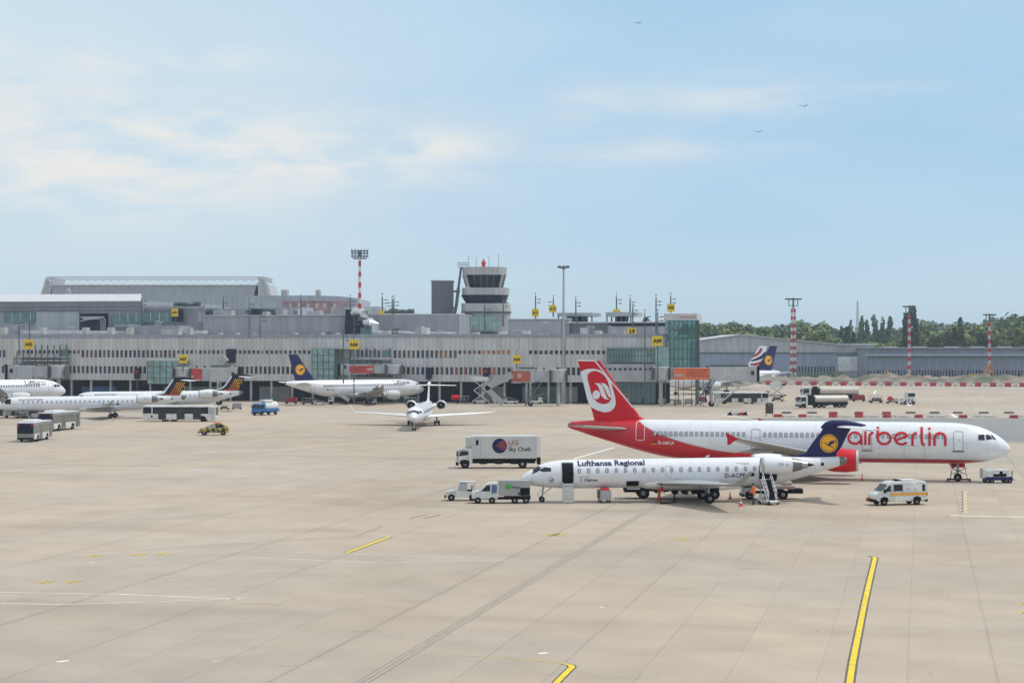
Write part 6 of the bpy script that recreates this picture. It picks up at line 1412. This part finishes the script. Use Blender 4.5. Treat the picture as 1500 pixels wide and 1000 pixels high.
for px0, px1, py, kd, lb in ((1246, 1270, 588, 'redcan', 'maroon covered dolly right of the tankers'), (1270, 1296, 590, 'cage', 'caged dolly in the train behind the pushback tractor'), (1296, 1318, 591, 'reel', 'dolly with a red reel coupled to the pushback tractor'), (938, 958, 592, 'blue', 'navy covered dolly at the foot of the stair tower'), (961, 978, 592, 'can', 'first grey container dolly right of the navy one'),
                             (985, 1000, 592.5, 'can', 'second grey container dolly right of the navy one'), (1001, 1017, 592.5, 'can', 'third grey container dolly right of the navy one'), (1017, 1038, 590, 'redcan', 'maroon dolly by the wheels of the orange-bannered bridge'), (415, 438, 591.5, 'redcan', 'maroon covered dolly under the crane-tail airliner tail'), (440, 462, 592.5, 'cage', 'caged dolly below the crane-tail airliner fuselage'),
                             (665, 689, 591, 'cage', 'caged trolley beneath the terminal right of the taxiing jet fin'), (320, 338, 600, 'cage', 'caged dolly behind the tail of the apron bus'), (338, 356, 599.5, 'can', 'grey container dolly right of the apron bus'), (20, 44, 613, 'cage', 'caged dolly beneath the nearer dotted-tail jet wing'), (44, 60, 613, 'can', 'grey dolly between the caged dolly and the short buses'), (590, 612, 592, 'cage', 'caged trolley under the nose of the crane-tail airliner'),
                             (1128, 1150, 588, 'cage', 'caged dolly by the raised white lorry cab'), (906, 924, 592, 'can', 'grey container dolly behind the red tail')):
    fit(dolly(lb, kd), 3.9, 1.6, px0, px1, py, math.radians(rnd.choice([2, 182, -6, 176])))
tag(MB().lathe([(-.9, .4), (-.8, .55), (.8, .55), (.9, .4)], 0, 0, 0, 'x', 14).build('red_canister', RED, None, smooth=True, loc=tuple(G(667, 591)+Vector((0, 0, 1.5)))), 'red round canister hanging at the end of the caged trolley', 'canister')
# small stairs truck at the crane-tail airliner
def stairs_truck(label, l, r, py, yaw):
    t = empty('stairs_truck', label, 'stairs truck'); cab_truck(t, 1.4, 3.0, 2.1, 2.3); MB().box(-3, 3, -.9, .9, .5, .8).build('chassis', DARK, t); q = MB()
    for s in (-1, 1):
        for h in (0, .4, .8): q.bar((-2.9, s*.8, .9+h), (1.6, s*.8, 3.6+h), .1)
        for k in range(7): q.bar((-2.9+k*.75, s*.8, .9+k*.45), (-2.9+k*.75, s*.8, 1.8+k*.45), .06)
    q.build('railings', WHITE, t); q = MB(); q.bar((-2.8, 0, .9), (1.6, 0, 3.5), 1.5, .12); q.build('stair_ramp', BLACK, t); wheels(t, (-2, 2.2), .9, .42, .25); fit(t, 6.1, 2.1, l, r, py, yaw); return t
def belt_loader(label, l, r, py, yaw):
    t = empty('belt_loader', label, 'belt loader', group='belt loaders by the terminal'); MB().bbox(-2.4, 2.2, -.85, .85, .4, .95, .06).build('chassis', WHITEV, t); MB().bbox(.9, 2.0, -.8, -.1, .95, 1.9, .06).build('cab', GREYL, t)
    q = MB(); q.bar((-3.2, .2, .8), (3.0, .2, 2.6), .8, .22); q.build('belt', DARK, t); q = MB()
    for s in (-.22, .62): q.bar((-3.0, s, 1.0), (2.9, s, 2.9), .05); [q.bar((-2.6+k*1.3, s, 1.0+k*.38), (-2.6+k*1.3, s, 1.35+k*.38), .05) for k in range(5)]
    q.build('rails', STEEL, t); q = MB(); q.bar((-1, .2, .9), (.8, .2, 1.8), .12); q.build('lift_strut', STEEL, t); wheels(t, (-1.6, 1.5), .78, .34, .2); fit(t, 6.2, 1.7, l, r, py, yaw)
belt_loader('belt loader under the wing of the crane-tail airliner', 530, 556, 592, math.radians(8)); belt_loader('belt loader in front of the angled gangway of the A05 bridge', 733, 762, 591.5, math.radians(176)); belt_loader('belt loader right of the angled gangway, beneath the A05 bridge', 766, 800, 592, math.radians(12)); belt_loader('belt loader below the tail of the crane-tail airliner', 456, 479, 593, math.radians(184))
rm = empty('radio_mast', 'faint far lattice radio mast rising above the trees left of the middle striped mast', 'radio mast', G(1256, 530)); rm.location = W(1256, 505, 1380); rm.location.z = 0; q = MB()
for a_, b_ in ((-1, -1), (1, -1), (0, 1)): q.bar((a_*1.6, b_*1.6, 0), (a_*.4, b_*.4, 48), .35)
for k in range(12): w_ = 1.6-k*.1; q.bar((-w_, -w_, k*4), (w_, -w_, k*4+4), .25); q.bar((w_, -w_, k*4), (-w_, -w_, k*4+4), .25)
q.build('lattice', STEEL, rm)
stairs_truck('white passenger stairs truck under the belly of the crane-tail airliner', 480, 512, 592.5, math.radians(180))
hl = empty('high_loader', 'white scissor-lift truck with raised cab beyond the apron bus', 'truck'); cab_truck(hl, 1.8, 3.6, 2.3, 2.4)
MB().box(-3.6, 3.4, -.9, .9, .5, .9).build('chassis', DARK, hl); q = MB()
for s in (-1, 1): q.bar((-2.5, s*.8, .9), (1.2, s*.8, 3.4), .16); q.bar((1.2, s*.8, .9), (-2.5, s*.8, 3.4), .16)
q.build('scissor_lift', GREYL, hl); MB().bbox(-3.2, 1.6, -1.1, 1.1, 3.4, 5.0, .06).build('raised_box', WHITEV, hl); MB().box(-3.21, -2.0, -1.13, 1.13, 4.0, 4.7).build('box_window', GLASS, hl); wheels(hl, (-2.3, 2.6), 1, .45, .28); fit(hl, 7.2, 2.3, 1119, 1152, 582, math.radians(180))
bx = empty('information_board', 'dark upright board on small feet beyond the airliner fuselage', 'board', G(1127, 609)); q = MB(); q.prism([(-.75, .45), (.75, .45), (.75, 2.3), (.5, 2.55), (-.5, 2.55), (-.75, 2.3)], 'y', -.15, .15); q.build('panel', mat('board_brown', (.06, .045, .045), .5), bx)
q = MB()
for s in (-1, 1): q.bar((s*.65, 0, .5), (s*.65, 0, 0), .08); q.bar((s*.65, -.5, .04), (s*.65, .5, .04), .08); q.bar((s*.65, 0, .1), (s*1.0, 0, 0), .06)
q.build('feet', BLACK, bx); MB().prism([(-.25, 2.05), (.25, 2.05), (0, 2.35)], 'y', -.17, -.151).build('emblem', GREYP, bx)
for i, (px, w_, c_) in enumerate(((1069, .5, BLACK), (1077, .9, GREYL), (1085, .8, REDD), (1091, .6, BLACK))):
    t = empty('chock_set', ['black wheel chock lying left of the row of small apron gear', 'pale trestle piece left of the red chock', 'red trestle piece in the row of small apron gear', 'black trestle piece nearest the dark board'][i], 'chock', G(px, 608)); q = MB(); q.prism([(-w_, 0), (w_, 0), (w_*.5, .6), (-w_*.6, .45)], 'y', -.2, .2); q.bar((-w_, 0, .1), (w_*.8, 0, .9), .08); q.build('wedge', c_, t)
# ---- barriers
def barrier(m, name='barrier'):
    t = empty(name, 'x', 'barrier'); b = MB(); b.prism([(-1.0, 0), (1.0, 0), (1.0, .3), (.9, .42), (.9, .95), (-.9, .95), (-.9, .42), (-1.0, .3)], 'y', -.28, .28); b.build('block', m, t); MB().box(-.5, .5, -.31, -.281, .1, .2).build('slot', DARK, t); return t
BR = barrier(mat('barrier_red', (.48, .045, .06), .5)); BW = barrier(mat('barrier_white', (.66, .66, .64), .5)); BG = barrier(mat('barrier_grey', (.22, .21, .19), .8))
used = set()
def put(p, px, py, k, kz, lb, grp, rz=0):
    o = p if p.name not in used else copy_tree(p); used.add(p.name); o.location = G(px, py); o.scale = (k, k, kz); o.rotation_euler = (0, 0, rz); o['label'] = lb; o['group'] = grp; return o
px = 1126.; i = 0
while px < 1512:
    red = i % 2 == 0; py = 563.6+(px-1126)*.0075; k = 1.12 if red else .8
    put(BR if red else BW, px, py, k, 1.4, ('red' if red else 'white')+' plastic block in the far barrier row', ('red' if red else 'white')+' blocks of the far barrier row'); px += 10.95; i += 1
reds = [1139.5, 1175.5, 1220, 1258, 1299, 1345.7, 1410.7, 1485]
for a in reds: put(BR, a, 610.8+(a-1139)*.004, .82, .62, 'red block in the near barrier row', 'red blocks of the near barrier row')
for a, b_ in zip(reds, reds[1:]+[1530]):
    m_ = (a+b_)/2; put(BW, m_, 610.8, .95+(b_-a)*.008, .34, 'low white block of the near barrier row', 'white blocks of the near barrier row'); put(BW, (m_+a)/2+2, 610.6, .9, .4, 'low white block of the near barrier row', 'white blocks of the near barrier row')
for a in (1152, 1189.5, 1334, 1369, 1403, 1441, 1478): put(BG, a, 605.5, 1.0, .42, 'dark grey block behind the near barrier row', 'grey blocks behind the near barrier row')
for a in (1220.5, 1258, 1298.5): put(BR, a, 606.5, .9, .55, 'red block standing right behind another red block', 'doubled red blocks')
for grp in ('red blocks of the far barrier row', 'white blocks of the far barrier row', 'red blocks of the near barrier row', 'white blocks of the near barrier row', 'grey blocks behind the near barrier row', 'doubled red blocks'):
    os_ = sorted([o for o in bpy.data.objects if o.get('group') == grp], key=lambda o: PX(o.location)); lo = []
    for i_, o in enumerate(os_):
        n_ = len(os_); j_ = i_ if i_ < (n_+1)//2 else n_-1-i_; o['label'] = ORD[j_]+' '+o['label'].replace('plastic ', '')+', counted from the '+('left' if i_ < (n_+1)//2 else 'right')
# ---- diggers
def digger(label, px, py, k, col, up):
    t = empty('excavator', label, 'excavator', G(px, py)); MB().bbox(-1.4, 1.6, -1.2, 1.2, .9, 2.1, .15).build('body', col, t); MB().bbox(.2, 1.4, -1.1, .2, 2.1, 3.1, .1).build('cab', col, t); MB().box(.15, 1.45, -1.13, .1, 2.3, 2.9).build('cab_window', GLASS, t)
    for s in (-1, 1): b = MB(); b.prism([(-1.8, .4), (-1.4, 0), (1.6, 0), (2.0, .4), (1.6, .85), (-1.4, .85)], 'y', s*1.15-.3, s*1.15+.3); b.build('track', DARK, t)
    q = MB(); q.bar((-1, 0, 1.8), (-2.6, 0, 4.6 if up else 3.4), .45, .6); q.bar((-2.6, 0, 4.6 if up else 3.4), (-3.9, 0, 3.0 if up else 1.6), .35, .4); q.build('boom', col, t)
    q = MB(); q.prism([(-4.3, 2.9-(0 if up else 1.4)), (-3.5, 3.1-(0 if up else 1.4)), (-3.4, 2.3-(0 if up else 1.4)), (-4.1, 2.1-(0 if up else 1.4))], 'y', -.5, .5); q.build('bucket', DARK, t); t.scale = (k,)*3; return t
DY = mat('digger_yellow', (.55, .36, .05), .5); digger('small yellow excavator among the soil heaps', 1309, 558.5, .95, DY, True)
dr = empty('drilling_rig', 'orange construction rig leaning beside the rightmost striped mast', 'rig', G(1448, 558)); q = MB(); q.bar((-3.5, 0, 0), (1.2, 0, 7), .9, .9); q.bar((2.2, 0, 0), (.8, 0, 7.2), .5, .5); q.bar((-.5, 0, 0), (1, 0, 7), .3); q.build('leader', mat('rig_orange', (.6, .20, .06), .6), dr); MB().bbox(-7.5, -2.5, -1.2, 1.2, .6, 2.6, .1).build('body', DY, dr); MB().box(-7.5, -2, -1.3, 1.3, 0, .7).build('track', DARK, dr)
hb = empty('site_container', 'pale stacked site cabin behind the orange rig', 'cabin', G(1468, 553)); MB().bbox(-4.6, 4.6, 0, 5, 2.2, 8.4, .05).build('body', mat('cabin_grey', (.33, .33, .34), .7, var=.4), hb); MB().box(-5, 14, -.4, 0, 0, 2.2).build('base', DARK, hb)
# ---------------------------------------------------------------- jet bridges
def jet_bridge(label, pA, pB, D, z0, z1, banner=None, sections=2, stair=True, legat=.75, group='jet bridges along the terminal', cabw=3.4, colr=.45):
    """rotunda at photo column pA, cab end at pB"""
    x0, x1 = (pA-750)*D/F, (pB-750)*D/F; L_ = abs(x1-x0); sg = 1 if x1 > x0 else -1
    t = empty('jet_bridge', label, 'jet bridge', (x0, D, 0), 0 if sg > 0 else PI, group); h = z1-z0; S = -sg   # camera side in local y
    BRG = mat('bridge_grey', (.42, .425, .43), .55, var=.2, scale=.5); BRD = mat('bridge_dark_underside', (.08, .085, .09), .8)
    MB().lathe([(0, 1.9), (.05, 2.0), (h-.1, 2.0), (h, 1.9)], 0, 0, z0, 'z', 20).build('rotunda', BRG, t); MB().lathe([(0, colr), (z0, colr)], 0, 0, 0, 'z', 12).build('column', CONC, t)
    q = MB(); q.box(-2.05, -1.9, -2.2, 2.2, z0, z1); q.box(1.9, 2.05, -2.2, 2.2, z0, z1); q.build('rotunda_frame', FRAME, t)
    e1 = 2+(L_-4)*.5; tn = MB().bbox(2.0, e1+1.5, -1.35, 1.35, z0+.1, z1-.15, .06).build('tunnel', BRG, t)
    t2 = MB().bbox(e1, L_-2.2, -1.65, 1.65, z0-.1, z1, .06).build('outer_tunnel', mat('bridge_light_grey', (.50, .505, .51), .5, var=.15), t)
    q = MB()
    for k in range(10): x = e1+(L_-2.2-e1)*k/9; q.box(x-.05, x+.05, -1.7, 1.7, z0-.12, z1+.02)
    q.build('ribs', BRG, t2); q = MB()
    for k in range(6): q.box(3+k*1.8, 3.5+k*1.8, -.5, .5, z1-.1, z1+.35)
    q.box(e1, L_-2, -1.2, -1.1, z1, z1+.5); q.build('roof_gear', FRAME, t)
    cb = MB(); cb.prism([(L_-2.4, -1.8), (L_-.6, -1.9), (L_, -.9), (L_, .9), (L_-.6, 1.9), (L_-2.4, 1.8)], 'z', z0-.2, z1+.15); cabo = cb.build('cab', BRG, t); MB().box(L_-1.6, L_-.9, -1.95, 1.95, z0+1.2, z0+2.1).build('cab_window', GLASS, cabo); MB().box(L_-.05, L_+.35, -1.5, 1.5, z0-.4, z1+.2).build('bellows', BLACK, cabo)
    lx = 2+(L_-4)*legat; q = MB()
    for s in (-1, 1): q.bar((lx, s*1.9, z0+.6), (lx, s*1.9, .9), .35)
    q.box(lx-.2, lx+.2, -2.1, 2.1, z0-.5, z0-.1); q.box(lx-.3, lx+.3, -1.9, 1.9, .7, 1.1); lg_ = q.build('drive_column', STEEL, t)
    for s in (-1, 1): wheel(lg_, lx, s*1.0, .6, .4)
    if banner:
        a, b_, m_, lines = banner; pn = MB().box(2+(L_-4)*a, 2+(L_-4)*b_, S*1.72-.03, S*1.72+.03, z0+.15, z1-.25).build('banner', m_, t); q = MB(); rr = random.Random(4); dk = mat('banner_lettering', (.25, .05, .03), .7)
        ln = (L_-4)*(b_-a)
        for j in range(lines):
            x = 2+(L_-4)*a+ln*.36
            while x < 2+(L_-4)*b_-ln*.12: w_ = rr.uniform(.3, .9); q.box(x, x+w_, S*1.78-.01, S*1.78+.01, z1-.85-j*.62, z1-.62-j*.62); x += w_+.18
        q.build('banner_lettering', dk, pn)
        q = MB(); x = 2+(L_-4)*a; q.box(x+.15, x+ln*.28, S*1.78-.01, S*1.78+.01, z0+.8, z0+1.4); q.build('banner_logo', mat('banner_pale', (.5, .38, .3), .7), pn)
    if stair:
        q = MB(); q.bar((L_-2.5, S*2.0, z0), (L_-2.5-(z0)*1.15, S*2.0, .2), .8, .22)
        for h_ in (.9,): q.bar((L_-2.5, S*2.4, z0+h_), (L_-2.5-z0*1.15, S*2.4, .2+h_), .06)
        for k in range(7): f_ = k/6; q.bar((L_-2.5-z0*1.15*f_, S*2.4, z0*(1-f_)+.1), (L_-2.5-z0*1.15*f_, S*2.4, z0*(1-f_)+1.1), .05)
        q.build('service_stair', mat('bridge_light_grey', (.5,.5,.5)), t)
    return t, L_
jb, L_ = jet_bridge('long jet bridge with an orange lettered banner reaching out past the stair tower', 968, 1109, 399, 5.9, 8.85, (0.04, .50, ORANGE, 3), legat=.53)
q = MB()
for x in (3.2, 5.0, 6.8, 9.5): q.bar((x, -1.2, 0), (x, -1.2, 6), .12)
for a, b_ in (((7.5, -1.9, .3), (11, -1.9, 5.9)), ((8.6, -1.9, .3), (12, -1.9, 5.9))): q.bar(a, b_, .3)
q.build('steel_props', FRAME, jb)
jb2, L2 = jet_bridge('short jet bridge under the A05 sign with a dark orange banner on its cab', 818, 747, 400, 5.4, 8.3, None, stair=False, legat=.62)
MB().box(L2-4.5, L2-.4, 1.97, 2.03, 5.6, 7.9).build('banner', mat('dark_orange_banner', (.42, .09, .05), .6), jb2); MB().box(L2-2.6, L2-1.7, 2.04, 2.06, 6.4, 7.4).build('banner_emblem', mat('banner_pale', (.5, .4, .3)), jb2)
q = MB(); q.bar((L2-.5, 2.2, 7.2), (L2+5.6, 2.2, 4.2), .6, 1.6); q.bar((L2+5.6, 2.2, 4.4), (L2+1.6, 2.2, .6), .6, 1.3); q.build('angled_gangway', mat('gangway_grey', (.36, .365, .38), .5), jb2)
q = MB(); q.bar((L2-7, 2.2, 5.3), (L2-3.4, 2.2, .2), .8, .3); q.bar((L2-6.4, 2.2, 6), (L2-2.8, 2.2, .9), .1); q.build('rear_stair', FRAME, jb2)
q = MB()
for k in range(7): q.bar((L2-1.5-k, 1, 8.4), (L2-1.5-k, 1, 9.3), .06)
q.bar((L2-8, 1, 9.3), (L2-1.5, 1, 9.3), .06); q.build('roof_railing', STEEL, jb2)
jb3, L3 = jet_bridge('grey jet bridge with a glazed cab behind the two dotted tails', 268, 351, 410, 5.4, 8.6, (0.02, .28, REDD, 2), stair=False, legat=.7)
jb4, L4 = jet_bridge('red-sided jet bridge sloping down to the crane-tail airliner', 577, 498, 424, 6.9, 9.1, (.3, .95, REDD, 2), stair=False, legat=.95, colr=.25)
jb5, L5 = jet_bridge('cluttered grey jet bridge above the cut-off airliner under the A02 sign', 86, 12, 410, 6.2, 9.0, None, stair=True, legat=.5)
wl = empty('work_platform', 'white scissor platform at the foot of the A05 jet bridge', 'platform', G(704, 591.5)); q = MB()
for s in (-1, 1): q.bar((-1.6, s*.7, .8), (1.6, s*.7, 3.2), .14); q.bar((1.6, s*.7, .8), (-1.6, s*.7, 3.2), .14); q.bar((-1.6, s*.7, 3.2), (1.6, s*.7, 5.4), .14); q.bar((1.6, s*.7, 3.2), (-1.6, s*.7, 5.4), .14)
q.bar((1.2, -.9, 5.2), (3.4, -.9, .3), .35); q.build('scissor_arms', WHITEV, wl); MB().box(-1.9, 1.9, -.9, .9, .45, .85).build('base', GREYL, wl); MB().bbox(-2.1, 1.9, -1, 1, 5.4, 6.3, .05).build('platform_box', WHITEV, wl); wheels(wl, (-1.4, 1.4), .8, .4, .25)
# red stop-light boxes on the terminal wall
for px, lb in ((201, 'dark docking signal box with red light on the wall left of the A03 sign'), (712, 'dark docking signal box with red light left of the A05 sign'), (628, 'dark docking signal box above the taxiing jet fin')):
    u, v = TU(px, -1.2), -1.2; z = TZ(px, 546, v); p = (TO.x+u*c13+v*s13, TO.y-u*s13+v*c13, z)
    t = empty('docking_signal', lb, 'signal', p, math.radians(-13)); MB().bbox(-.7, .7, -.3, .3, -1.5, 1.2, .05).build('housing', VOID, t); MB().lathe([(0, .35), (.06, .35)], 0, -.38, .4, 'y', 10).build('red_light', RED if px != 628 else DARK, t); MB().box(-.2, .2, .3, 1.1, -.2, .2).build('bracket', FRAME, t); MB().box(-.12, .12, -.1, .1, -4.5, -1.5).build('post', FRAME, t)
# ---------------------------------------------------------------- masts, poles, signs
def gate_mast(px, yt, yb, D, label, sign=None, lamps=1, side=1, r=.16, group='dark lamp poles along the terminal', z0=None):
    zt = H-(yt-YH)*D/F; zb = max(0, H-(yb-YH)*D/F) if z0 is None else z0; k = D/F
    t = empty('lamp_pole', label, 'lamp pole', ((px-750)*k, D, zb), 0, group); MB().tube([(0, 0, 0), (0, 0, zt-zb)], [r, r*.7], 8).build('pole', FRAME, t, smooth=True)
    for j in range(2*lamps): z = zt-zb-.9-j*.85; q = MB(); q.bar((0, 0, z), (side*.9, -.1, z), .08); q.box(side*.9-.35, side*.9+.35, -.3, .2, z-.1, z+.12); q.build('floodlight', FRAME if lamps < 3 else GREYL, t)
    q = MB(); q.bar((0, 0, zt-zb), (0, 0, zt-zb+.5), .06); q.lathe([(0, .14), (.3, .14)], 0, 0, zt-zb+.45, 'z', 8); q.build('obstruction_light', FRAME, t)
    if sign: sign_box(t, sign[0]-px, sign[1], sign[2], sign[3], D, k, zb, sign[4])
    return t
def sign_box(t, dx, y0, y1, w, D, k, zb, txt, y=-.45):
    za, zc = H-(y0-YH)*k-zb, H-(y1-YH)*k-zb; hw = w*k/2; s_ = MB().bbox(dx*k-hw, dx*k+hw, y-.25, y+.25, zc, za, .04).build('gate_sign', SIGNY, t)
    if txt:
        sh = text_shape(txt, 1., .015); wd = max(v[0] for v in sh[0]); kk = min(2*hw*.80/wd, (za-zc)*.75)
        sh2 = ([(x*kk, z*kk) for x, z in sh[0]], sh[1]); decal('sign_lettering', [sh2, shift(sh2, .06*kk, 0), shift(sh2, 0, .05*kk)], lambda d, z: .25-y, -1, BLACK, s_, -(dx*k-wd*kk/2), (za+zc)/2-.36*kk, -1, flat=True)
gate_mast(28, 467, 521, 416, 'thin dark pole left of the A02 sign')
gate_mast(43, 465, 548, 412, 'dark pole carrying the yellow A02 sign', (43, 497.5, 511, 13.5, 'A02'))
gate_mast(268, 515, 545, 405, 'pole with the yellow A03 sign above a jet bridge', (268.5, 519.5, 531.8, 12, 'A03'), 0)
gate_mast(503, 487, 562, 404, 'thin pole left of the A04 sign'); gate_mast(518.5, 463, 590, 400, 'tall dark pole carrying the yellow A04 sign', (518.5, 497.5, 511.5, 14, 'A04'))
gate_mast(757, 517, 540, 397, 'short post with the yellow A05 sign above a jet bridge', (757, 520, 532.5, 12, 'A05'), 0)
gate_mast(944.5, 458, 592, 394, 'tall grey pole left of the A09 sign'); gate_mast(963.5, 458, 560, 391, 'dark pole carrying the yellow A09 sign', (962.5, 492, 506.5, 15, 'A09'))
RF = 'lamp poles on the terminal roof'
gate_mast(257.5, 450, 478, 430, 'roof pole with a dim yellow sign above the metal roof', (256.5, 452, 463.5, 9, 'A01'), 0, group=RF)
for px, yt, yb, sg, sd_ in ((784.5, 433, 468, (784, 452.5, 463.5, 10, 'A11'), 1), (810.5, 437, 464, (809.5, 447, 457.3, 11, 'A12'), -1), (843.5, 438, 470, None, 1), (903, 434, 458, (903, 453, 457.3, 11, ''), 1), (923, 437, 458, None, 1), (927, 449, 494, (925.5, 480, 490.3, 13, 'L9'), 1), (961, 436, 495, None, 1), (982.5, 433, 458, (982.5, 445, 456, 11, 'A06'), 1),
                            (560, 434, 460, (559, 455, 460, 8, ''), 1), (574.5, 438, 460, None, -1), (577, 437, 460, None, 1), (365, 440, 494, None, 1), (381, 459, 494, None, 1), (441, 436, 462, None, 1), (327, 438, 452, None, 1), (513, 436, 452, None, 1), (207.5, 436, 478, None, 1), (737, 438, 478, None, 1), (710, 448, 484, None, 1), (845, 468, 480, None, -1)):
    names = {784.5: 'roof pole with the leftmost yellow sign right of the control tower', 810.5: 'roof pole with a yellow sign just left of the tall thin floodlight mast', 903: 'roof pole with a flat yellow strip sign on a pavilion', 927: 'roof pole with a bright yellow sign hanging before grey cladding', 982.5: 'pole with a yellow sign on top of the stair tower', 560: 'roof pole with a small yellow box right of the striped mast', 574.5: 'left of a close pair of roof poles right of the striped mast', 577: 'right of a close pair of roof poles right of the striped mast',
             843.5: 'unsigned roof pole right of the tall thin floodlight mast', 923: 'unsigned roof pole at the right pavilion', 961: 'tall unsigned pole left of the stair tower roof', 365: 'pale thin pole before the blank grey roof block', 381: 'second thin pole before the blank grey roof block', 441: 'roof pole before the pink mural', 327: 'short roof pole below the arena truss', 513: 'roof pole beside the silver duct', 207.5: 'pole at the right end of the pale metal roof', 737: 'thin pole in front of the control tower right side', 710: 'thin pole in front of the control tower base', 845: 'short stub pole on the roof edge'}
    gate_mast(px, yt, yb, 436 if yb < 480 else 418, names[px], sg, 1, sd_, group=RF, r=.2 if px not in (365, 381) else .12)
def striped(px, yt, yb, D, label, head, w=1.1, n=12, lattice=True):
    k = D/F; zt = H-(yt-YH)*k; zb = max(0, H-(yb-YH)*k); t = empty('striped_mast', label, 'light mast', ((px-750)*k, D, zb), 0, 'red and white striped masts'); hh = (zt-zb)*.88; sr = mat('mast_red', (.50, .03, .045), .5); sw = mat('mast_white', (.66, .66, .66), .5)
    for i in range(n):
        a, b_ = hh*i/n, hh*(i+1)/n; q = MB(); r = w*(.5-.12*i/n)
        if lattice:
            for x, y in ((-1, -1), (1, -1), (1, 1), (-1, 1)): q.bar((x*r, y*r, a), (x*r, y*r, b_), w*.36)
            q.bar((-r, -r, a), (r, -r, b_), w*.1); q.bar((-r, r, a), (r, r, b_), w*.1); q.bar((r, -r, a), (-r, -r, b_), w*.1)
        else: q.tube([(0, 0, a), (0, 0, b_)], [r, r*.97], 10)
        q.build('mast_section', sr if i % 2 == 0 else sw, t)
    q = MB(); T = zt-zb
    if head == 'crown':
        q.tube([(0, 0, hh), (0, 0, T-.7)], .3, 8); R = 12.5*k
        q.box(-R*.8, R*.8, -.3, .3, T-2.6, T-2.3)
        for i in range(6):
            x = -R*.8+R*1.6*i/5; q.bar((x, 0, T-2.4), (x*1.2, 0, T), .12)
            for z in (T-1.9, T-1.2, T-.6): q.box(x*1.08-.32, x*1.08+.32, -.35, -.05, z-.22, z+.18)
    else:
        R = 10.5*k if head == 'cross' else 8*k
        q.tube([(0, 0, hh), (0, 0, T+.5)], .35, 8); q.box(-R, R, -.15, .15, T-.3, T)
        for s in (-1, 1):
            q.box(s*R*.62-.15, s*R*.62+.15, -.15, .15, T-2.6, T+.3); q.box(min(0, s*R*.62), max(0, s*R*.62), -.1, .1, T-2.7, T-2.4)
            for f_ in (.35, .95): q.box(s*R*f_-.6, s*R*f_+.6, -.5, .2, T-.2, T+.3)
    q.build('lamp_frame', FRAME, t); return t
striped(527, 364, 452, 440, 'red and white striped mast with a wide lamp crown rising from the terminal roof', 'crown', .85, 10, False)
striped(1162, 438, 556, 690, 'striped mast with cross arms before the gabled hangar', 'cross', 1.5, 19); striped(1332, 449, 553, 720, 'striped mast in front of the tall dark poplars', 'arms', .8, 15); striped(1449.5, 461, 553, 722, 'rightmost striped mast beside the orange rig', 'arms', .7, 13)
lp = rootat('floodlight_mast', 'very tall thin grey floodlight mast right of the control tower', 'light mast', 825.5, 591); D_ = lp.location.y; k = D_/F; q = MB(); T = (591-394)*k; q.tube([(0, 0, 0), (0, 0, 4), (0, 0, T)], [.42, .38, .2], 10); q.build('pole', STEEL, lp, smooth=True); MB().lathe([(0, .6), (5.2, .55)], 0, 0, 0, 'z', 10).build('base_sleeve', GREYP, lp)
q = MB(); q.lathe([(0, .3), (.3, 1.2), (.45, 1.25)], 0, 0, T, 'z', 12)
for i in range(8): a = 2*PI*i/8; q.box(1.15*math.cos(a)-.25, 1.15*math.cos(a)+.25, 1.15*math.sin(a)-.25, 1.15*math.sin(a)+.25, T+.25, T+.75)
q.build('lamp_ring', FRAME, lp)
MB().box(-.6, .6, -.6, .6, 0, .01).build('base_plate', STEEL, lp)
# birds
for px, py, D, lb in ((935, 34.5, 140, 'tiny dark bird high above the control tower'), (1178, 156, 120, 'tiny dark bird gliding highest over the hangars'), (1111, 193.5, 130, 'tiny bird with spread wings lower over the hangars')):
    p = W(px, py, D); b = MB(); b.loft([[(-.15, -.01, 0), (-.15, .01, 0), (-.15, 0, .01)], [(0, -.035, -.02), (0, .035, -.02), (0, 0, .04)], [(.17, -.015, 0), (.17, .015, 0), (.17, 0, .02)]])
    for s in (-1, 1): b.loft([[(-.08, s*.02, 0), (.08, s*.02, 0), (.08, s*.02, .012), (-.08, s*.02, .012)], [(-.08, s*.2, .07), (.04, s*.2, .07), (.04, s*.2, .08), (-.08, s*.2, .08)], [(-.06, s*.36, .03), (-.03, s*.36, .03), (-.03, s*.36, .04), (-.06, s*.36, .04)]])
    o = b.build('bird', BLACK, None, loc=p); o.rotation_euler = (0, 0, math.radians(70)); tag(o, lb, 'bird', 'birds in the sky')
# ---------------------------------------------------------------- the air
hzm = bpy.data.materials.new('haze_air'); hzm.use_nodes = True; n = hzm.node_tree.nodes; n.remove(n['Principled BSDF'])
v = n.new('ShaderNodeVolumePrincipled'); v.inputs['Density'].default_value = .00016; v.inputs['Color'].default_value = (.80, .90, 1, 1); v.inputs['Anisotropy'].default_value = .3
hzm.node_tree.links.new(v.outputs[0], n['Material Output'].inputs['Volume'])
hzo = MB().box(-2700, 2700, -260, 3500, -1.5, 62).build('haze', hzm); hzo['kind'] = 'stuff'; hzo['label'] = 'thin summer haze over the airfield'
